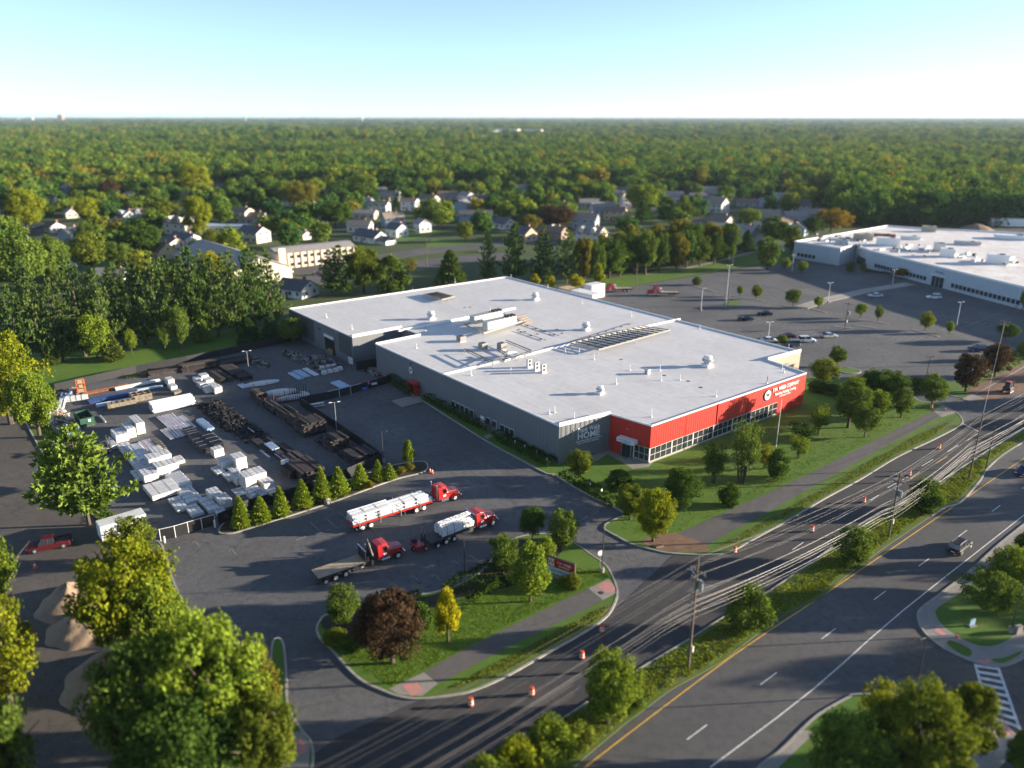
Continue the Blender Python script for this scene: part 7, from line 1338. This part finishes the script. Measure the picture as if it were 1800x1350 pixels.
for x, y, ty, lb in ((1392, 478, 448, 'white lamp post at the far left building corner'), (1455, 533, 497, 'white lamp post at the left end of the pale walkway'), (1568, 503, 474, 'white lamp post at the right end of the pale walkway'), (1681, 574, 531, 'white lamp post in the right part of the lot'), (1786, 541, 503, 'white lamp post at the right edge of the lot'), (1276, 536, 466, 'tallest white lamp post with four heads in the lot'), (1350, 598, 566, 'lamp post rising behind the parked cars')): lamp(x, y, ty, lb, 2, False, 15)
lamp(1232, 547, 507, 'slim lamp post nearest the warehouse back corner', 1, False, 15)
o = thing('flag_pole', 'thin white pole standing on the lawn before the red wall', 'pole', g(1364, 786, .17)); hh = hgt(1364, 786, 703, .17); MB().tube([(0, 0, 0), (0, 0, hh)], [.08, .05], 8).build('pole', M['trimw'], o); MB().cyl((0, 0, hh), .09, .12, 8).build('cap', M['steel'], o)
o = thing('road_sign', 'red roadside sign with white badge on the front island', 'sign', g(986, 1018, .17), R(-33)); 
MB().box((0, 0, 0), (3.4, .5, .5)).build('plinth', M['conc'], o); MB().box((0, 0, .5), (4.2, .36, 2.5)).build('cabinet', M['iron'], o, bevel=.03)
for s in (-1, 1):
    MB().box((0, s * .2, 1.7), (4.05, .04, 1.22)).build('red_panel', M['red'], o); MB().box((0, s * .2, .62), (4.05, .04, 1.0)).build('pale_panel', wmat((.5, .6, .66), 'panel'), o); rz_ = 0 if s < 0 else math.pi
    MB().box((s * 1.42, s * .225, 1.75), (.95, .02, 1.1)).build('badge_panel', M['trimw'], o); text('W', .95, .01, M['red'], (s * 1.42, s * .245, 2.3), (R(90), 0, rz_), parent=o)
    text('F.W. WEBB', .5, .01, M['trimw'], (-s * .55, s * .235, 2.45), (R(90), 0, rz_), parent=o, sx=.85); text('COMPANY', .34, .01, M['trimw'], (-s * .55, s * .235, 2.0), (R(90), 0, rz_), parent=o); text('Frank Webb Home', .42, .01, BLUE, (0, s * .235, 1.15), (R(90), 0, rz_), parent=o, sx=.85)
o = thing('traffic_sign', 'round pale sign seen from behind beside the drive lamp', 'sign', g(1054, 1003, .17), R(20)); MB().tube([(0, 0, 0), (0, 0, 2.9)], .035, 6).build('post', M['steel'], o); mb = MB(); mb.loft([[(math.cos(t / 16 * 6.283) * .42, yy, 2.75 + math.sin(t / 16 * 6.283) * .42) for t in range(16)] for yy in (-.05, -.03)]); mb.build('plate', M['trimw'], o)
for i, (x, y) in enumerate(((905, 787), (922, 795), (943, 805), (961, 819), (990, 835), (1008, 842), (1037, 863), (1057, 874))):
    o = thing('bay_sign', 'small white parking bay sign on a post along the lot kerb', 'sign', g(x, y, .17), R(35), 'small white bay signs along the kerb'); MB().tube([(0, 0, 0), (0, 0, 1.5)], .03, 6).build('post', M['steel'], o); MB().box((0, -.03, 1.05), (.32, .02, .46)).build('plate', M['trimw'], o)
def drum(x, y, lb, s=1.0, z=.09):
    o = thing('traffic_drum', lb, 'traffic drum', g(x, y, z)); MB().cyl((0, 0, 0), .36 * s, .09 * s, 12).build('base', M['black'], o); rr = [.29, .285, .27, .265, .25, .245, .23, .2]
    for k in range(6): a_, b_ = .09 + k * .155, .09 + (k + 1) * .155; MB().tube([(0, 0, a_ * s), (0, 0, b_ * s - .004)], [.30 * s - k * .014, .30 * s - k * .014 - .01], 14).build('band', M['orange'] if k % 2 == 0 or k == 5 else M['trimw'], o)
    MB().box((0, 0, 1.02 * s), (.22, .05, .08)).build('handle', M['black'], o)
for a_ in ((828, 1240, 'orange and white drum nearest the bottom, left one of the near road'), (935, 1221, 'orange and white drum right of the nearest one'), (1023, 1157, 'orange and white drum below the island kerb bend'), (1058, 1110, 'orange and white drum at the island tip by the drive'), (1291, 971, 'orange and white drum against the kerb past the drive mouth'), (1427, 934, 'orange and white drum in the carriageway left of the transformer pole'), (1518, 883, 'orange and white drum in the carriageway behind the wires'), (1598, 836, 'orange and white drum just right of the transformer pole top'), (1650, 789, 'orange and white drum against the far kerb'), (1637, 718, 'orange and white drum under the dense round tree'), (1707, 1248, 'orange and white drum at the bottom island corner')): drum(*a_)
for x, y, lb in ((756, 830, 'red cone at the tip of the yard fence bed'), (760, 832, 'second red cone at the tip of the yard fence bed'), (1661, 722, 'red cone on the second entrance ramp'), (62, 998, 'orange cone on the side lot below the pickup'), (1682, 1122, 'pink flag cone on the corner island')):
    o = thing('traffic_cone', lb, 'traffic cone', g(x, y, .06 if x > 100 else .07)); MB().box((0, 0, 0), (.45, .45, .05)).build('base', M['orange'], o); MB().tube([(0, 0, .05), (0, 0, .5), (0, 0, .8)], [.2, .12, .04], 10).build('cone', M['orange'], o); MB().tube([(0, 0, .42), (0, 0, .58)], [.15, .11], 10).build('collar', M['trimw'], o)
for x, y, h_, lb in ((290, 955, 1.1, 'pale bollard at the left gate post'), (378, 927, 1.2, 'pale bollard at the right gate post')): o = thing('bollard', lb, 'bollard', g(x, y, .06)); MB().cyl((0, 0, 0), .13, h_, 10).build('post', M['trimw'], o); MB().cyl((0, 0, h_), .1, .05, 10).build('cap', M['trimw'], o)
for x, y, s, lb in ((576, 886, .55, 'round pale boulder at the edge of the fence bed'), (653, 856, .32, 'small pale boulder in the fence bed'), (527, 896, .2, 'tiny pale stone under the small conifers')):
    me_ = bpy.data.meshes.new('boulder'); import bmesh; bm = bmesh.new(); bmesh.ops.create_icosphere(bm, subdivisions=3, radius=s)
    for v in bm.verts: v.co *= 1 + .12 * math.sin(v.co.x * 9 / s) * math.cos(v.co.y * 7 / s + 1)
    bm.to_mesh(me_); bm.free(); me_.materials.append(M['conc']); o = bpy.data.objects.new('boulder', me_); col.objects.link(o); o.location = g(x, y, .1) + Vector((0, 0, s * .8)); tag(o, lb, 'boulder')
for x, y, W_, H_, lb in ((125, 1058, 8.0, 3.0, 'sunlit sand pile on the side lot, upper one'), (146, 1108, 8.0, 2.8, 'half shaded sand pile on the side lot, middle one'), (190, 1195, 10, 3.4, 'grey shaded gravel pile on the side lot, lowest one')):
    n_, m2 = 36, 12; vs, fs = [(0, 0, H_)], []; ph = rnd(0, 6)
    for j in range(1, m2 + 1):
        for i in range(n_): a_ = i / n_ * 6.283; t = j / m2; r_ = W_ / 2 * t * (1 + .10 * math.sin(2 * a_ + ph) + .05 * math.sin(7 * a_ + j)); z_ = H_ * (1 - t) ** 1.0 * (1 + .10 * math.sin(3 * a_ + ph)) - (.4 * math.exp(-(t * 6) ** 2)) + rnd(-.05, .05); vs.append((r_ * math.cos(a_), r_ * math.sin(a_), max(0, z_) if j < m2 else -.02))
    fs += [(0, 1 + i, 1 + (i + 1) % n_) for i in range(n_)]; 
    for j in range(m2 - 1): fs += [(1 + j * n_ + i, 1 + (j + 1) * n_ + i, 1 + (j + 1) * n_ + (i + 1) % n_, 1 + j * n_ + (i + 1) % n_) for i in range(n_)]
    o = MB().add(vs, fs).build('sand_pile', M['sand'], None, smooth=True); o.location = g(x, y, .06); tag(o, lb, 'sand pile')
for x, y, lb in ((1788, 1112, 'grey box cabinet beside the corner island lamp'), (1708, 1100, 'small blue low sign on the corner island grass')):
    o = thing('utility_cabinet' if 'cabinet' in lb else 'low_sign', lb, 'cabinet' if 'cabinet' in lb else 'sign', g(x, y, .17), R(20)); MB().box((0, 0, .1), (.9, .5 if 'cab' in lb else .1, .9)).build('body', M['conc'] if 'cab' in lb else wmat((.25, .4, .5), 'panel'), o, bevel=.04); MB().box((0, 0, 0), (1.0, .6, .1)).build('foot', M['conc'], o)
o = thing('transformer_box', 'low tan lid in the dirt at the drive corner', 'lid', g(1158, 960, .19), .3); MB().box((0, 0, 0), (1.2, .8, .12)).build('frame', M['conc'], o); MB().box((0, 0, .12), (1.0, .6, .03)).build('cover', M['rust'], o)

# utility poles and their wires
POLES = {}
def upole(key, x, y, ty, lb, arms=(), transf=0, z=.17, dark=False, r=.17):
    h_ = hgt(x, y, ty, z); p = g(x, y, z); o = thing('utility_pole', lb, 'utility pole', p, R(38.7)); MB().tube([(0, 0, 0), (0, 0, h_)], [r, r * .62], 10).build('pole', M['iron'] if dark else M['wood'], o)
    for za, L in arms:
        MB().box((.14, 0, h_ - za), (.1, L, .12)).build('crossarm', M['wood'], o)
        for s in (-.45, -.2, .2, .45): MB().tube([(.14, L * s, h_ - za + .12), (.14, L * s, h_ - za + .34)], [.05, .07], 6).build('insulator', M['steel'], o)
    for k in range(transf): a_ = -.9 + k * .9; MB().tube([(.45 * math.cos(a_), .48 * math.sin(a_) - .1, h_ - 3.9), (.45 * math.cos(a_), .48 * math.sin(a_) - .1, h_ - 2.9)], .21, 12).build('transformer', M['steel'], o)
    if transf: MB().box((.25, -.1, 2.0), (.18, .3, .7)).build('meter_box', M['trimw'], o); MB().tube([(0, 0, h_ - 2.4), (.2, .9, h_ - 2.0), (.2, 1.4, h_ - 2.2)], .04, 6).build('bracket', M['steel'], o)
    POLES[key] = (p, h_); return o
upole('A', 1210, 1172, 980, 'near wooden utility pole with three transformers on the median', ((1.9, 2.0), (2.9, 1.6)), 3); upole('B', 1562, 942, 830, 'wooden utility pole with transformers on the median, second from the bottom', ((.8, 2.2), (1.6, 1.8)), 3); upole('C', 1703, 842, 727, 'tall bare wooden pole on the median near its kerb end', (), 0); upole('C2', 1733, 822, 748, 'shorter dark pole right of the tall bare one', (), 0, dark=True, r=.12)
upole('D', 1750, 640, 563, 'wooden pole with cross arms behind the purple trees', ((.5, 2.2), (1.4, 1.8)), 0, z=.1); upole('E', 1485, 579, 530, 'wooden pole with cross arms in the middle of the store lot', ((.8, 2.4),), 2, z=.1); upole('F', 1279, 538, 483, 'thin wooden pole beside the tallest lamp of the lot', (), 0, z=.1)
upole('G', 751, 468, 419, 'pale wooden pole at the back street behind the warehouse', (), 0, z=.1); upole('H', 1118, 506, 462, 'thin dark pole at the edge of the back lawn', (), 0, z=.1); upole('I', 1287, 470, 448, 'thin pole on the back lawn', (), 0, z=.1); upole('J', 1365, 452, 420, 'thin pole left of the white roofed building', (), 0, z=.1)
upole('K', 1010, 470, 433, 'pole behind the evergreens', (), 0, z=.1) if 0 else None
upole('L', 222, 462, 432, 'slanted pale pole before the tan gable house', (), 0, z=.1); upole('N', 190, 424, 388, 'pole left of the grey roofed house in shade', (), 0, z=.1); upole('O', 906, 398, 376, 'pole beside the white gable in the middle', (), 0, z=.1); upole('P', 1550, 338, 312, 'tall pale pole in the far wood at right', (), 0, z=.1)
u_ = ub.copy(); n_ = Vector((-u_.y, u_.x, 0))
pA, hA = POLES['A']; pB, hB = POLES['B']; pC, hC = POLES['C']
dBA = (pB - pA); out1 = pA - dBA * 1.35; dCB = (pC - pB); out2 = pC + dCB * 2.0; out2b = pC + dCB * 3.4
wr = [(0, 0.0, .05, .03), (.55, 1.9, .34, .022), (-.55, 1.9, .34, .022), (.8, 1.9, .34, .022), (.5, 2.9, .3, .022), (.25, 4.4, 0, .045), (.25, 4.9, 0, .03), (-.25, 5.3, 0, .05), (.25, 5.6, 0, .06), (-.2, 6.0, 0, .05), (.25, 6.3, 0, .03), (-.25, 6.7, 0, .06), (.22, 7.0, 0, .045), (-.22, 7.4, 0, .03)]
WM = paint('cable', (.19, .165, .14), .5, var=.05)
for i, (off, dz, up, rr) in enumerate(wr):
    pts = []
    for (a, ha), (b, hb) in (((out1, hA), (pA, hA)), ((pA, hA), (pB, hB)), ((pB, hB), (pC, hC - .3)), ((pC, hC - .3), (out2b, hC))):
        L = (b - a).length; sag = L * (.012 + .006 * (i % 3)); za = ha - dz + up; zb = hb - dz * .92 + up
        for k in range(12): t = k / 12; q = a.lerp(b, t) + n_ * off * (1 + .1 * math.sin(i)); q.z = a.z * (1 - t) + b.z * t + za * (1 - t) + zb * t - 4 * sag * t * (1 - t); pts.append(q)
    o0 = pts[0].copy(); mb = MB(); mb.tube([p - o0 for p in pts], rr * .24, 5); o = mb.build('overhead_cable', WM); o.location = o0
    if i == 0: tag(o, 'topmost single overhead wire above the median poles', 'cable', 'overhead cables along the median')
    elif i < 5: tag(o, 'thin upper power wire strung along the median poles', 'cable', 'overhead cables along the median')
    else: tag(o, 'thick lower communication cable strung along the median poles', 'cable', 'overhead cables along the median')
for i, (a, b, za, zb) in enumerate((('D', 'E', .3, .5), ('D', 'E', 1.2, 1.0), ('E', 'F', .6, .4), ('C', 'D', .5, .5), ('F', 'H', .4, .3), ('H', 'G', .3, .3))):
    (p, h1), (q, h2) = POLES[a], POLES[b]; pts = []
    for k in range(13): t = k / 12; s = p.lerp(q, t); s.z = .1 + (h1 - za) * (1 - t) + (h2 - zb) * t - 4 * (p - q).length * .015 * t * (1 - t); pts.append(s - p)
    mb = MB(); mb.tube(pts, .02, 4); o = mb.build('overhead_cable', WM); o.location = p; tag(o, ('upper wire over the store lot between its two armed poles', 'lower wire over the store lot between its two armed poles', 'wire from the armed lot pole to the thin pole by the tallest lamp', 'wire from the tall bare median pole to the pole behind the purple trees', 'wire from the thin lot pole to the back lawn pole', 'wire crossing behind the warehouse along the back street')[i], 'cable')

# ---------------------------------------------------------------- the evening air
hz = MB(); hz.box((0, 14750, -1), (52400, 30500, 111)); ho = bpy.data.materials.new('air'); ho.use_nodes = True; hn = ho.node_tree; hn.nodes.clear()
pv = hn.nodes.new('ShaderNodeVolumePrincipled'); pv.inputs['Density'].default_value = 3.8e-5; pv.inputs['Color'].default_value = (.68, .84, 1, 1); pv.inputs['Anisotropy'].default_value = .2
hout = hn.nodes.new('ShaderNodeOutputMaterial'); hn.links.new(pv.outputs[0], hout.inputs['Volume']); tag(hz.build('haze', ho), kind='stuff')
